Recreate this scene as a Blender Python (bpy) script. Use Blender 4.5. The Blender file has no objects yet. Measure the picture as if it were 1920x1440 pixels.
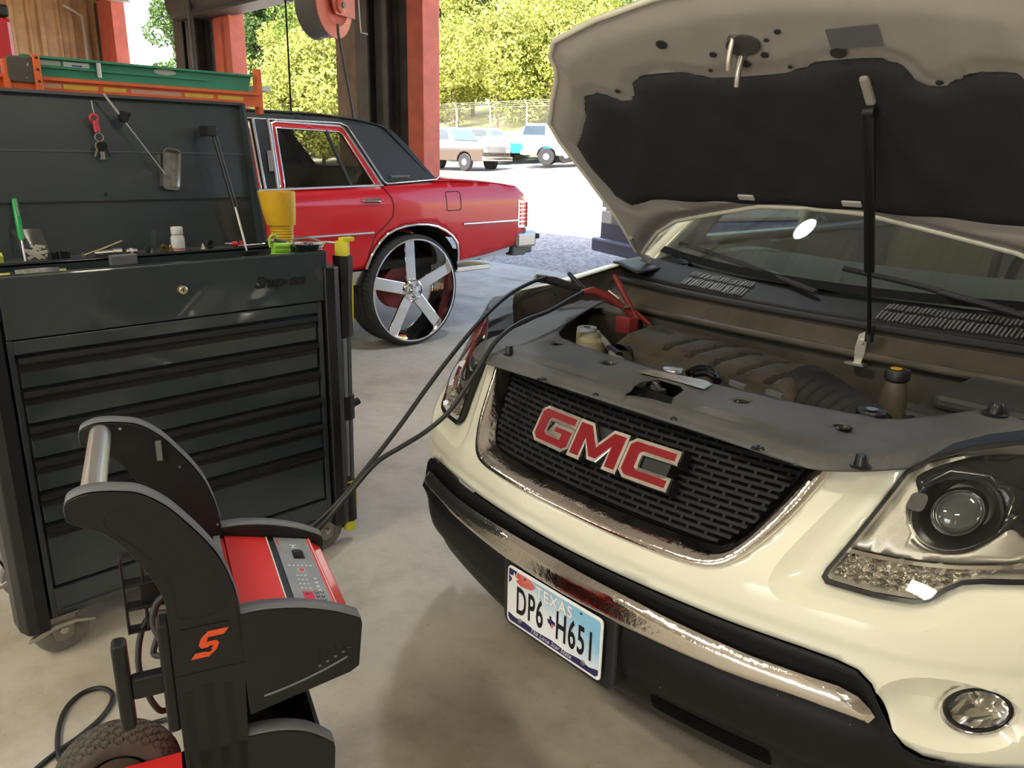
import bpy, bmesh, math, random
import numpy as np
from mathutils import Vector, Matrix
from mathutils.geometry import delaunay_2d_cdt

rnd = random.Random(7)
SC = bpy.context.scene
COL = SC.collection
R = math.radians

# ------------------------------------------------------------------ camera
CAM_H = 1.47
F_PX = 1450.0
YAW, PITCH, ROLL = R(44.75), R(16.5), R(1.25)


def cam_axes():
    f = np.array([-math.sin(YAW) * math.cos(PITCH), math.cos(YAW) * math.cos(PITCH), -math.sin(PITCH)])
    r = np.array([math.cos(YAW), math.sin(YAW), 0.0])
    u = np.cross(r, f)
    c, s = math.cos(ROLL), math.sin(ROLL)
    return c * r + s * u, -s * r + c * u, f


CR, CU, CF = cam_axes()
cam_data = bpy.data.cameras.new('camera')
cam_data.sensor_fit = 'HORIZONTAL'
cam_data.sensor_width = 36.0
cam_data.lens = F_PX / 1920.0 * 36.0
cam_data.clip_start = 0.05
cam_data.clip_end = 500
cam = bpy.data.objects.new('camera', cam_data)
COL.objects.link(cam)
cam.matrix_world = Matrix(((CR[0], CU[0], -CF[0], 0), (CR[1], CU[1], -CF[1], 0), (CR[2], CU[2], -CF[2], CAM_H), (0, 0, 0, 1)))
SC.camera = cam

# ------------------------------------------------------------------ world, sun, exposure
SC.view_settings.view_transform = 'Standard'
SC.view_settings.look = 'None'
SC.view_settings.gamma = 1.0
SC.view_settings.use_curve_mapping = False
SC.view_settings.exposure = 0.72

world = bpy.data.worlds.new('world')
SC.world = world
world.use_nodes = True
wn = world.node_tree
wn.nodes.clear()
w_out = wn.nodes.new('ShaderNodeOutputWorld')
w_bg = wn.nodes.new('ShaderNodeBackground')
w_sky = wn.nodes.new('ShaderNodeTexSky')
w_sky.sky_type = 'NISHITA'
w_sky.sun_disc = False
w_sky.sun_elevation = R(50)
w_sky.sun_rotation = R(200)
w_sky.dust_density = 3.0
w_sky.air_density = 1.0
w_bg.inputs['Strength'].default_value = 0.60
wn.links.new(w_sky.outputs[0], w_bg.inputs[0])
wn.links.new(w_bg.outputs[0], w_out.inputs[0])

sun_d = bpy.data.lights.new('sun', 'SUN')
sun_d.energy = 14.5
sun_d.color = (1.0, 0.95, 0.86)
sun_d.angle = R(0.6)
sun = bpy.data.objects.new('sun', sun_d)
COL.objects.link(sun)
SUN_DIR = Vector((-0.22, 0.50, -0.84)).normalized()      # light travels out over the yard, from behind the building
sun.rotation_euler = SUN_DIR.to_track_quat('-Z', 'Y').to_euler()
sun.location = (0, -10, 30)


# ------------------------------------------------------------------ pixel rays (a pixel only gives a direction)
def ray(u, v):
    return CR * ((u - 960) / F_PX) - CU * ((v - 720) / F_PX) + CF


CAMP = np.array([0, 0, CAM_H])


def at_z(u, v, z):
    d = ray(u, v)
    return CAMP + d * ((z - CAM_H) / d[2])


def at_x(u, v, x):
    d = ray(u, v)
    return CAMP + d * (x / d[0])


def at_y(u, v, y):
    d = ray(u, v)
    return CAMP + d * (y / d[1])


def at_plane(u, v, p0, n):
    d = ray(u, v)
    n = np.array(n, float)
    return CAMP + d * (((np.array(p0) - CAMP) @ n) / (d @ n))


# ------------------------------------------------------------------ materials
MATS = {}


def mat(name, color=(.5, .5, .5), rough=.5, metal=0., var=0., var_scale=8., bump=0., bump_scale=60., coat=0., color2=None,
        emit=None, emit_s=0., trans=0., ior=1.45, spec=.5, speck=None, speck_scale=300., speck_thr=.72, alpha=1.):
    if name in MATS:
        return MATS[name]
    m = bpy.data.materials.new(name)
    m.use_nodes = True
    nt = m.node_tree
    b = nt.nodes['Principled BSDF']
    b.inputs['Roughness'].default_value = rough
    b.inputs['Metallic'].default_value = metal
    b.inputs['IOR'].default_value = ior
    b.inputs['Specular IOR Level'].default_value = spec
    b.inputs['Coat Weight'].default_value = coat
    b.inputs['Coat Roughness'].default_value = .04
    b.inputs['Transmission Weight'].default_value = trans
    b.inputs['Alpha'].default_value = alpha
    c = (*color, 1)
    b.inputs['Base Color'].default_value = c
    if emit:
        b.inputs['Emission Color'].default_value = (*emit, 1)
        b.inputs['Emission Strength'].default_value = emit_s
    tc = nt.nodes.new('ShaderNodeTexCoord')
    last = None
    if var or color2:
        n = nt.nodes.new('ShaderNodeTexNoise')
        n.inputs['Scale'].default_value = var_scale
        n.inputs['Detail'].default_value = 6
        n.inputs['Roughness'].default_value = .6
        nt.links.new(tc.outputs['Object'], n.inputs['Vector'])
        rp = nt.nodes.new('ShaderNodeValToRGB')
        rp.color_ramp.elements[0].position = .32
        rp.color_ramp.elements[1].position = .68
        lo = color2 if color2 else tuple(max(0, k * (1 - var)) for k in color)
        hi = color if color2 else tuple(min(1, k * (1 + var)) for k in color)
        rp.color_ramp.elements[0].color = (*lo, 1)
        rp.color_ramp.elements[1].color = (*hi, 1)
        nt.links.new(n.outputs['Fac'], rp.inputs['Fac'])
        last = rp.outputs['Color']
    if speck:
        n2 = nt.nodes.new('ShaderNodeTexNoise')
        n2.inputs['Scale'].default_value = speck_scale
        n2.inputs['Detail'].default_value = 2
        nt.links.new(tc.outputs['Object'], n2.inputs['Vector'])
        r2 = nt.nodes.new('ShaderNodeValToRGB')
        r2.color_ramp.elements[0].position = speck_thr
        r2.color_ramp.elements[1].position = speck_thr + .03
        nt.links.new(n2.outputs['Fac'], r2.inputs['Fac'])
        mx = nt.nodes.new('ShaderNodeMixRGB')
        nt.links.new(r2.outputs['Color'], mx.inputs['Fac'])
        if last:
            nt.links.new(last, mx.inputs['Color1'])
        else:
            mx.inputs['Color1'].default_value = c
        mx.inputs['Color2'].default_value = (*speck, 1)
        last = mx.outputs['Color']
    if last:
        nt.links.new(last, b.inputs['Base Color'])
    if bump:
        n3 = nt.nodes.new('ShaderNodeTexNoise')
        n3.inputs['Scale'].default_value = bump_scale
        n3.inputs['Detail'].default_value = 4
        nt.links.new(tc.outputs['Object'], n3.inputs['Vector'])
        bp = nt.nodes.new('ShaderNodeBump')
        bp.inputs['Strength'].default_value = bump
        bp.inputs['Distance'].default_value = .01
        nt.links.new(n3.outputs['Fac'], bp.inputs['Height'])
        nt.links.new(bp.outputs['Normal'], b.inputs['Normal'])
    MATS[name] = m
    return m


def glass(name, tint=(1, 1, 1), refl=1.0, rough=.0, base=.04):
    """thin pane: see-through with a real Fresnel reflection"""
    if name in MATS:
        return MATS[name]
    m = bpy.data.materials.new(name)
    m.use_nodes = True
    nt = m.node_tree
    nt.nodes.clear()
    o = nt.nodes.new('ShaderNodeOutputMaterial')
    t = nt.nodes.new('ShaderNodeBsdfTransparent')
    t.inputs[0].default_value = (*tint, 1)
    g = nt.nodes.new('ShaderNodeBsdfGlossy')
    g.inputs['Roughness'].default_value = rough
    f = nt.nodes.new('ShaderNodeFresnel')
    geo = nt.nodes.new('ShaderNodeNewGeometry')
    io = nt.nodes.new('ShaderNodeMath')
    io.operation = 'MULTIPLY_ADD'
    io.inputs[1].default_value = 1 / 1.5 - 1.5
    io.inputs[2].default_value = 1.5
    nt.links.new(geo.outputs['Backfacing'], io.inputs[0])
    nt.links.new(io.outputs[0], f.inputs[0])
    ad = nt.nodes.new('ShaderNodeMath')
    ad.operation = 'MULTIPLY'
    ad.inputs[1].default_value = refl
    mx = nt.nodes.new('ShaderNodeMixShader')
    nt.links.new(f.outputs[0], ad.inputs[0])
    nt.links.new(ad.outputs[0], mx.inputs[0])
    nt.links.new(t.outputs[0], mx.inputs[1])
    nt.links.new(g.outputs[0], mx.inputs[2])
    nt.links.new(mx.outputs[0], o.inputs[0])
    MATS[name] = m
    return m


# ------------------------------------------------------------------ geometry: every function returns (verts, faces)
def join(*gs):
    v, f = [], []
    for g in gs:
        n = len(v)
        v += list(g[0])
        f += [tuple(i + n for i in q) for q in g[1]]
    return v, f


def xf(g, fn):
    return [tuple(fn(*p)) for p in g[0]], g[1]


def move(g, dx=0, dy=0, dz=0):
    return [(p[0] + dx, p[1] + dy, p[2] + dz) for p in g[0]], g[1]


def rot(g, ang, axis='z', c=(0, 0, 0)):
    m = Matrix.Rotation(ang, 3, axis.upper())
    c = Vector(c)
    return [tuple(m @ (Vector(p) - c) + c) for p in g[0]], g[1]


def mirx(g):
    return [(-p[0], p[1], p[2]) for p in g[0]], [tuple(reversed(q)) for q in g[1]]


def box(x0, x1, y0, y1, z0, z1):
    v = [(x0, y0, z0), (x1, y0, z0), (x1, y1, z0), (x0, y1, z0), (x0, y0, z1), (x1, y0, z1), (x1, y1, z1), (x0, y1, z1)]
    return v, [(0, 3, 2, 1), (4, 5, 6, 7), (0, 1, 5, 4), (1, 2, 6, 5), (2, 3, 7, 6), (3, 0, 4, 7)]


def cbox(c, s):
    return box(c[0] - s[0] / 2, c[0] + s[0] / 2, c[1] - s[1] / 2, c[1] + s[1] / 2, c[2] - s[2] / 2, c[2] + s[2] / 2)


AX = {'x': lambda a, b, d: (d, a, b), 'y': lambda a, b, d: (a, d, b), 'z': lambda a, b, d: (a, b, d)}


def prism(o, d0, d1, axis='z'):
    n = len(o)
    t = AX[axis]
    v = [t(a, b, d0) for a, b in o] + [t(a, b, d1) for a, b in o]
    f = [tuple(range(n))[::-1], tuple(range(n, 2 * n))] + [(i, (i + 1) % n, n + (i + 1) % n, n + i) for i in range(n)]
    return v, f


def lathe(prof, n=32, axis='z', c=(0, 0, 0), cap=True):
    v, f = [], []
    for r, h in prof:
        for k in range(n):
            a = 2 * math.pi * k / n
            p = AX[axis](r * math.cos(a), r * math.sin(a), h)
            v.append((p[0] + c[0], p[1] + c[1], p[2] + c[2]))
    for j in range(len(prof) - 1):
        for k in range(n):
            f.append((j * n + k, j * n + (k + 1) % n, (j + 1) * n + (k + 1) % n, (j + 1) * n + k))
    if cap:
        f.append(tuple(range(n))[::-1])
        f.append(tuple(range((len(prof) - 1) * n, len(prof) * n)))
    return v, f


def cyl(p, q, r, r2=None, n=16):
    return tube([p, q], r, n, r2)


def tube(path, r, n=10, r2=None, closed=False):
    P = [Vector(p) for p in path]
    m = len(P)
    v, f = [], []
    t0 = (P[1] - P[0]).normalized()
    ref = Vector((0, 0, 1)) if abs(t0.z) < .9 else Vector((1, 0, 0))
    nrm = t0.cross(ref).normalized()
    for i in range(m):
        if closed:
            t = (P[(i + 1) % m] - P[i - 1]).normalized()
        elif i == 0:
            t = t0
        elif i == m - 1:
            t = (P[i] - P[i - 1]).normalized()
        else:
            t = (P[i + 1] - P[i - 1]).normalized()
        nrm = (nrm - t * nrm.dot(t)).normalized()
        b = t.cross(nrm)
        rr = r[i] if isinstance(r, (list, tuple)) else (r if r2 is None else r + (r2 - r) * i / (m - 1))
        for k in range(n):
            a = 2 * math.pi * k / n
            v.append(tuple(P[i] + nrm * (rr * math.cos(a)) + b * (rr * math.sin(a))))
    for j in range(m if closed else m - 1):
        for k in range(n):
            f.append((j * n + k, j * n + (k + 1) % n, ((j + 1) % m) * n + (k + 1) % n, ((j + 1) % m) * n + k))
    if not closed:
        f.append(tuple(range(n))[::-1])
        f.append(tuple(range((m - 1) * n, m * n)))
    return v, f


def spline(pts, n=8, closed=False):
    P = [np.array(p, float) for p in pts]
    m = len(P)
    out = []
    for i in range(m if closed else m - 1):
        if closed:
            p0, p1, p2, p3 = P[i - 1], P[i], P[(i + 1) % m], P[(i + 2) % m]
        else:
            p0, p1, p2, p3 = P[max(i - 1, 0)], P[i], P[i + 1], P[min(i + 2, m - 1)]
        for k in range(n):
            t = k / n
            out.append(tuple(.5 * (2 * p1 + (p2 - p0) * t + (2 * p0 - 5 * p1 + 4 * p2 - p3) * t * t + (3 * p1 - p0 - 3 * p2 + p3) * t ** 3)))
    if not closed:
        out.append(tuple(P[-1]))
    return out


def grid(fn, nu, nv):
    v = [tuple(fn(i / nu, j / nv)) for j in range(nv + 1) for i in range(nu + 1)]
    f = [(j * (nu + 1) + i, j * (nu + 1) + i + 1, (j + 1) * (nu + 1) + i + 1, (j + 1) * (nu + 1) + i) for j in range(nv) for i in range(nu)]
    return v, f


def resample(o, step, closed=True):
    out = []
    m = len(o)
    for i in range(m if closed else m - 1):
        a, b = np.array(o[i]), np.array(o[(i + 1) % m])
        k = max(1, int(math.ceil(np.linalg.norm(b - a) / step)))
        out += [tuple(a + (b - a) * j / k) for j in range(k)]
    if not closed:
        out.append(tuple(o[-1]))
    return out


def inside(o, P):
    o = np.array(o)
    P = np.atleast_2d(P)
    x, y = P[:, 0], P[:, 1]
    r = np.zeros(len(P), bool)
    a = o
    b = np.roll(o, -1, 0)
    for (x1, y1), (x2, y2) in zip(a, b):
        c = (y1 > y) != (y2 > y)
        if y1 != y2:
            r ^= c & (x < (x2 - x1) * (y - y1) / (y2 - y1) + x1)
    return r


def dist_to(o, P, closed=True):
    P = np.atleast_2d(P)
    o = np.array(o, float)
    d = np.full(len(P), 1e9)
    m = len(o)
    for i in range(m if closed else m - 1):
        a, b = o[i], o[(i + 1) % m]
        ab = b - a
        L = ab @ ab
        t = np.clip(((P - a) @ ab) / (L if L > 0 else 1), 0, 1)
        d = np.minimum(d, np.linalg.norm(P - (a + t[:, None] * ab), axis=1))
    return d


def patch(outline, fn, holes=(), step=.02, lines=()):
    """triangulated sheet inside a 2-D outline (with holes), mapped to 3-D by fn(array Nx2) -> Nx3"""
    pts, edges = [], []

    def loop(o, closed=True):
        q = resample(o, step, closed)
        n = len(pts)
        pts.extend(q)
        for i in range(len(q) if closed else len(q) - 1):
            edges.append((n + i, n + (i + 1) % len(q)))
    loop(outline)
    for h in holes:
        loop(h)
    for l in lines:
        loop(l, False)
    o = np.array(outline)
    g = np.array([(a, b) for a in np.arange(o[:, 0].min(), o[:, 0].max(), step) for b in np.arange(o[:, 1].min(), o[:, 1].max(), step)])
    if len(g):
        k = inside(outline, g) & (dist_to(np.array(pts), g, False) > step * .5)
        for h in holes:
            k &= ~inside(h, g)
        pts.extend([tuple(p) for p in g[k]])
    vs, es, fs, *_ = delaunay_2d_cdt([Vector((float(p[0]), float(p[1]))) for p in pts], edges, [], 0, 1e-6)
    V = np.array([(v.x, v.y) for v in vs])
    C = np.array([V[list(f)].mean(0) for f in fs])
    k = inside(outline, C)
    for h in holes:
        k &= ~inside(h, C)
    P3 = fn(V)
    return [tuple(p) for p in P3], [tuple(f) for f, q in zip(fs, k) if q]


def mirror_outline(half):
    """half outline from the centre line (x=0) round to x=0 again; returns the whole outline"""
    return list(half) + [(-a, b) for a, b in reversed(half) if abs(a) > 1e-9]


# ------------------------------------------------------------------ objects
def obj(name, g, m, parent=None, smooth=0, bevel=0, seg=2, solid=0, offset=-1., label=None, kind=None):
    me = bpy.data.meshes.new(name)
    me.from_pydata([tuple(float(c) for c in p) for p in g[0]], [], g[1])
    bm = bmesh.new()
    bm.from_mesh(me)
    loose = [v for v in bm.verts if not v.link_faces]
    if loose:
        bmesh.ops.delete(bm, geom=loose, context='VERTS')
    bmesh.ops.recalc_face_normals(bm, faces=bm.faces)
    bm.to_mesh(me)
    bm.free()
    if smooth:
        me.shade_smooth()
        me.set_sharp_from_angle(angle=R(smooth))
    o = bpy.data.objects.new(name, me)
    COL.objects.link(o)
    me.materials.append(m)
    if parent:
        o.parent = parent
    if solid:
        md = o.modifiers.new('thickness', 'SOLIDIFY')
        md.thickness = solid
        md.offset = offset
    if bevel:
        md = o.modifiers.new('bevel', 'BEVEL')
        md.width = bevel
        md.segments = seg
        md.limit_method = 'ANGLE'
        md.angle_limit = R(40)
    if label:
        o['label'] = label
    if kind:
        o['kind'] = kind
    return o


def up_normals(g):
    return g


def tag(o, label, cat, group=None):
    o['label'] = label
    o['category'] = cat
    if group:
        o['group'] = group
    return o


def thing(name, label, cat, loc=(0, 0, 0), rz=0, group=None):
    o = bpy.data.objects.new(name, None)
    o.empty_display_size = .1
    COL.objects.link(o)
    o.location = loc
    o.rotation_euler = (0, 0, rz)
    return tag(o, label, cat, group)


def copy_tree(o, parent=None):
    c = o.copy()
    COL.objects.link(c)
    c.parent = parent
    for ch in o.children:
        copy_tree(ch, c)
    return c


def text_geo(s, size=1., shear=0., extrude=0., sx=1., align='CENTER', offset=0., spacing=1., res=4):
    cu = bpy.data.curves.new('t', 'FONT')
    cu.body = s
    cu.size = size
    cu.shear = shear
    cu.extrude = extrude
    cu.offset = offset
    cu.space_character = spacing
    cu.align_x = align
    cu.align_y = 'CENTER'
    cu.resolution_u = res
    o = bpy.data.objects.new('t', cu)
    COL.objects.link(o)
    dg = bpy.context.evaluated_depsgraph_get()
    me = o.evaluated_get(dg).to_mesh()
    g = ([(v.co.x * sx, v.co.y, v.co.z) for v in me.vertices], [tuple(p.vertices) for p in me.polygons])
    o.evaluated_get(dg).to_mesh_clear()
    bpy.data.objects.remove(o)
    bpy.data.curves.remove(cu)
    return g


def circle(cx, cy, r, n=24, ry=None, rot_=0.):
    ry = r if ry is None else ry
    c, s = math.cos(rot_), math.sin(rot_)
    out = []
    for k in range(n):
        a, b = r * math.cos(2 * math.pi * k / n), ry * math.sin(2 * math.pi * k / n)
        out.append((cx + c * a - s * b, cy + s * a + c * b))
    return out


def rrect(x0, x1, y0, y1, r, n=5):
    o = []
    for cx, cy, a0 in ((x1 - r, y1 - r, 0), (x0 + r, y1 - r, 90), (x0 + r, y0 + r, 180), (x1 - r, y0 + r, 270)):
        for k in range(n + 1):
            a = R(a0 + 90 * k / n)
            o.append((cx + r * math.cos(a), cy + r * math.sin(a)))
    return o
# ================================================================== the place: slab, walls, roof, yard
WALL_Y = 7.35
EAVE = 4.75
X_LEFT, X_RIGHT, Y_BACK = -21.7, 8.0, -10.0


def concrete():
    m = bpy.data.materials.new('concrete_floor')
    m.use_nodes = True
    nt = m.node_tree
    b = nt.nodes['Principled BSDF']
    tc = nt.nodes.new('ShaderNodeTexCoord')
    cols = [(.46, .405, .325), (.53, .48, .40)]

    def noise(scale, detail=6, rough=.6):
        n = nt.nodes.new('ShaderNodeTexNoise')
        n.inputs['Scale'].default_value = scale
        n.inputs['Detail'].default_value = detail
        n.inputs['Roughness'].default_value = rough
        nt.links.new(tc.outputs['Object'], n.inputs['Vector'])
        return n

    def ramp(src, p0, c0, p1, c1):
        r = nt.nodes.new('ShaderNodeValToRGB')
        r.color_ramp.elements[0].position = p0
        r.color_ramp.elements[0].color = (*c0, 1)
        r.color_ramp.elements[1].position = p1
        r.color_ramp.elements[1].color = (*c1, 1)
        nt.links.new(src, r.inputs['Fac'])
        return r

    def mul(a, b_, fac=1.):
        x = nt.nodes.new('ShaderNodeMixRGB')
        x.blend_type = 'MULTIPLY'
        x.inputs['Fac'].default_value = fac
        nt.links.new(a, x.inputs['Color1'])
        nt.links.new(b_, x.inputs['Color2'])
        return x.outputs['Color']
    a = ramp(noise(1.3).outputs['Fac'], .35, cols[0], .68, cols[1]).outputs['Color']
    s = ramp(noise(2.6, 8, .65).outputs['Fac'], .30, (.72, .70, .68), .52, (1, 1, 1)).outputs['Color']      # broad stains
    t = ramp(noise(14, 5).outputs['Fac'], .28, (.86, .85, .84), .55, (1, 1, 1)).outputs['Color']
    k = ramp(noise(130, 1).outputs['Fac'], .22, (.45, .43, .4), .27, (1, 1, 1)).outputs['Color']               # grit specks
    c = mul(mul(mul(a, s, .8), t), k)
    nt.links.new(c, b.inputs['Base Color'])
    b.inputs['Roughness'].default_value = .62
    rr = ramp(noise(3.5).outputs['Fac'], .3, (.42, .42, .42), .7, (.72, .72, .72))
    nt.links.new(rr.outputs['Color'], b.inputs['Roughness'])
    bp = nt.nodes.new('ShaderNodeBump')
    bp.inputs['Strength'].default_value = .12
    bp.inputs['Distance'].default_value = .004
    nt.links.new(noise(60).outputs['Fac'], bp.inputs['Height'])
    nt.links.new(bp.outputs['Normal'], b.inputs['Normal'])
    return m


def gravel(name, c0, c1, scale):
    m = bpy.data.materials.new(name)
    m.use_nodes = True
    nt = m.node_tree
    b = nt.nodes['Principled BSDF']
    b.inputs['Roughness'].default_value = .95
    tc = nt.nodes.new('ShaderNodeTexCoord')
    v = nt.nodes.new('ShaderNodeTexVoronoi')
    v.inputs['Scale'].default_value = scale
    nt.links.new(tc.outputs['Object'], v.inputs['Vector'])
    n = nt.nodes.new('ShaderNodeTexNoise')
    n.inputs['Scale'].default_value = .6
    n.inputs['Detail'].default_value = 8
    nt.links.new(tc.outputs['Object'], n.inputs['Vector'])
    r = nt.nodes.new('ShaderNodeValToRGB')
    r.color_ramp.elements[0].color = (*c0, 1)
    r.color_ramp.elements[1].color = (*c1, 1)
    sep = nt.nodes.new('ShaderNodeSeparateColor')
    nt.links.new(v.outputs['Color'], sep.inputs[0])
    nt.links.new(sep.outputs[0], r.inputs['Fac'])
    r2 = nt.nodes.new('ShaderNodeValToRGB')
    r2.color_ramp.elements[0].position = .3
    r2.color_ramp.elements[0].color = (.7, .7, .68, 1)
    r2.color_ramp.elements[1].position = .7
    r2.color_ramp.elements[1].color = (1, 1, 1, 1)
    nt.links.new(n.outputs['Fac'], r2.inputs['Fac'])
    x = nt.nodes.new('ShaderNodeMixRGB')
    x.blend_type = 'MULTIPLY'
    x.inputs['Fac'].default_value = 1
    nt.links.new(r.outputs['Color'], x.inputs['Color1'])
    nt.links.new(r2.outputs['Color'], x.inputs['Color2'])
    nt.links.new(x.outputs['Color'], b.inputs['Base Color'])
    bp = nt.nodes.new('ShaderNodeBump')
    bp.inputs['Strength'].default_value = .9
    bp.inputs['Distance'].default_value = .03
    nt.links.new(v.outputs['Distance'], bp.inputs['Height'])
    nt.links.new(bp.outputs['Normal'], b.inputs['Normal'])
    return m


def struct(name, g, m, parent=None, **k):
    o = obj(name, g, m, parent, **k)
    if parent is None:
        o['kind'] = 'structure'
    return o


CONC = concrete()
floor = struct('floor', box(X_LEFT - .3, X_RIGHT + .3, Y_BACK - .3, 7.66, -.30, -.02), mat('slab_core', (.2, .19, .17), .9))
xs = [X_LEFT - .3, -13.5, X_RIGHT + .3]
ys = [Y_BACK - .3, -4.2, 6.72, 7.66]
for i in range(2):
    for j in range(3):
        g = .004
        obj('slab', box(xs[i] + g, xs[i + 1] - g, ys[j] + g, ys[j + 1] - g, -.02, 0), CONC, floor)

# --- door wall: piers between the big openings
M_DARK = mat('dark_steel', (.085, .075, .068), .55, .3, var=.25, var_scale=3)
M_BROWN = mat('brown_panel', (.22, .155, .105), .7, var=.2, var_scale=5)
M_RED_POST = mat('red_oxide_paint', (.62, .13, .075), .55, var=.15, var_scale=4)
M_RIB = mat('rusty_ribbed_sheet', (.60, .36, .18), .5, .0, color2=(.42, .24, .115), var_scale=2.5)
M_WALL_SHEET = mat('beige_wall_sheet', (.40, .36, .30), .6, var=.08, var_scale=2)
HEAD_Z = 3.87
wall = struct('wall_doors', join(box(-16.5, X_RIGHT, WALL_Y - .05, WALL_Y + .12, HEAD_Z, EAVE + .3), box(X_LEFT, -16.5, WALL_Y - .05, WALL_Y + .12, EAVE - .05, EAVE + .3)), M_DARK)


def pier(x0, x1, m, y0=WALL_Y - .12, y1=WALL_Y + .12, z1=EAVE, name='pier'):
    return obj(name, box(x0, x1, y0, y1, 0, z1), m, wall, bevel=.01)


def hbeam(x0, x1, y0, y1, z1=EAVE):
    t = .03
    xm = (x0 + x1) / 2
    return obj('steel_column', join(box(x0, x1, y0, y0 + t, 0, z1), box(x0, x1, y1 - t, y1, 0, z1), box(xm - t, xm + t, y0 + t, y1 - t, 0, z1)), M_DARK, wall)


pier(-11.20, -10.24, M_BROWN, name='brown_panel')
hbeam(-10.22, -9.92, WALL_Y - .42, WALL_Y - .1)
hbeam(-9.90, -9.62, WALL_Y - .30, WALL_Y - .1)
pier(-10.22, -9.34, M_DARK, WALL_Y - .09)
pier(-9.34, -8.99, M_RED_POST, WALL_Y - .16, WALL_Y + .14, name='red_post')
pier(-15.28, -14.62, M_RED_POST, WALL_Y - .16, WALL_Y + .14, name='red_post')
pier(-16.35, -15.28, M_DARK)
hbeam(-15.95, -15.55, WALL_Y - .4, WALL_Y - .13)
hbeam(-16.5, -16.1, WALL_Y - .4, WALL_Y - .13)
pier(-21.3, -20.38, M_RED_POST, WALL_Y - .16, WALL_Y + .14, name='red_post')
pier(-21.7, -21.3, M_DARK)
for x in (-4.75, .05, 4.85):
    pier(x - .17, x + .17, M_RED_POST, WALL_Y - .16, WALL_Y + .14, name='red_post')
# rolled-up door drum and guide over the middle opening
struct('trim_1', tube([(-16.2, WALL_Y - .38, HEAD_Z + .22), (-11.1, WALL_Y - .38, HEAD_Z + .22)], .27, 20), mat('rolled_door_sheet', (.09, .085, .08), .5, .4), smooth=40)
struct('trim_2', join(box(-16.2, -12.5, WALL_Y - .50, WALL_Y - .06, HEAD_Z - .06, HEAD_Z + .02)), M_DARK)
# hanging pull chain and a thin pole in the left openings
tag(obj('pull_chain', tube([tuple(at_y(535, 0, 6.6)), tuple(at_y(541, 110, 6.6)), tuple(at_y(546, 215, 6.6))], .016, 6), mat('chain_steel', (.03, .03, .03), .5, .6)),
    'thin dark chain hanging in the middle doorway above the red sedan', 'chain')
tag(obj('door_track', tube([tuple(at_y(350, -40, 6.7)), tuple(at_y(366, 135, 6.7)), (float(at_y(366, 135, 6.7)[0]), 6.7, 0)], .05, 8), M_DARK),
    'slim dark pole standing in the far left doorway', 'pole')
obj('conduit', join(tube([(-21.45, 6.9, 2.2), (-21.45, 6.9, 4.4), (-21.4, 6.5, 4.6)], .04, 8)), mat('pale_conduit', (.5, .45, .36), .5), wall)
obj('switch_box', cbox((-20.9, WALL_Y - .22, 2.05), (.7, .14, .6)), mat('grey_box', (.3, .3, .28), .5), wall, bevel=.02)


# --- ribbed side walls and roof
def ribbed(length, height, pitch=.46, d=.05):
    o = []
    n = int(length / pitch)
    for i in range(n):
        a = i * pitch
        for t, h in ((0, 0), (.40, 0), (.47, d * .7), (.52, d * .7), (.59, 0), (.78, 0), (.84, d), (.95, d)):
            o.append((a + t * pitch, h))
    o.append((n * pitch, 0))
    v = [(p[0], p[1], 0) for p in o] + [(p[0], p[1], height) for p in o]
    k = len(o)
    return v, [(i, i + 1, k + i + 1, k + i) for i in range(k - 1)]


L_ = WALL_Y - Y_BACK
struct('wall_left', xf(ribbed(L_ + .06, EAVE + .3, L_ / 28, .09), lambda a, b, c: (X_LEFT + b, Y_BACK + a, c)), M_RIB, solid=.02)
struct('wall_right', xf(ribbed(L_, EAVE + .3), lambda a, b, c: (X_RIGHT - b, Y_BACK + a, c)), M_WALL_SHEET, solid=.02)
wb = struct('wall_back', xf(ribbed(8.0, EAVE + .3), lambda a, b, c: (X_LEFT + a, Y_BACK + b, c)), M_WALL_SHEET, solid=.02)
obj('wall_sheet', xf(ribbed(7.0, EAVE + .3), lambda a, b, c: (-9.0 + a, Y_BACK + b, c)), M_WALL_SHEET, wb, solid=.02)
obj('wall_sheet', xf(ribbed(4.6, EAVE + .3), lambda a, b, c: (3.4 + a, Y_BACK + b, c)), M_WALL_SHEET, wb, solid=.02)
obj('wall_sheet', box(X_LEFT, X_RIGHT, Y_BACK - .05, Y_BACK + .05, HEAD_Z, EAVE + .3), M_WALL_SHEET, wb)

M_ROOF = mat('roof_sheet', (.70, .68, .63), .55, .0, var=.06, var_scale=1.5)
W_ = X_RIGHT - X_LEFT
ceil = struct('ceiling', xf(ribbed(W_ + 1.0, L_ + .9, .46, .05), lambda a, b, c: (X_LEFT - .3 + a, Y_BACK - .4 + c, EAVE + .42 + b)), M_ROOF, solid=.03)
M_PURLIN = mat('purlin_steel', (.40, .36, .32), .5, .2)
for i in range(9):
    y = Y_BACK + .8 + i * 1.95
    obj('purlin', join(box(X_LEFT, X_RIGHT, y, y + .015, EAVE + .20, EAVE + .41), box(X_LEFT, X_RIGHT, y, y + .07, EAVE + .20, EAVE + .215)), M_PURLIN, ceil)
for i in range(6):
    x = X_LEFT + 2 + i * 5.3
    obj('rafter', join(box(x - .1, x + .1, Y_BACK, WALL_Y, EAVE + .17, EAVE + .195), box(x - .012, x + .012, Y_BACK, WALL_Y, EAVE - .15, EAVE + .17),
                       box(x - .1, x + .1, Y_BACK, WALL_Y, EAVE - .175, EAVE - .15)), M_PURLIN, ceil)


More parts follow.
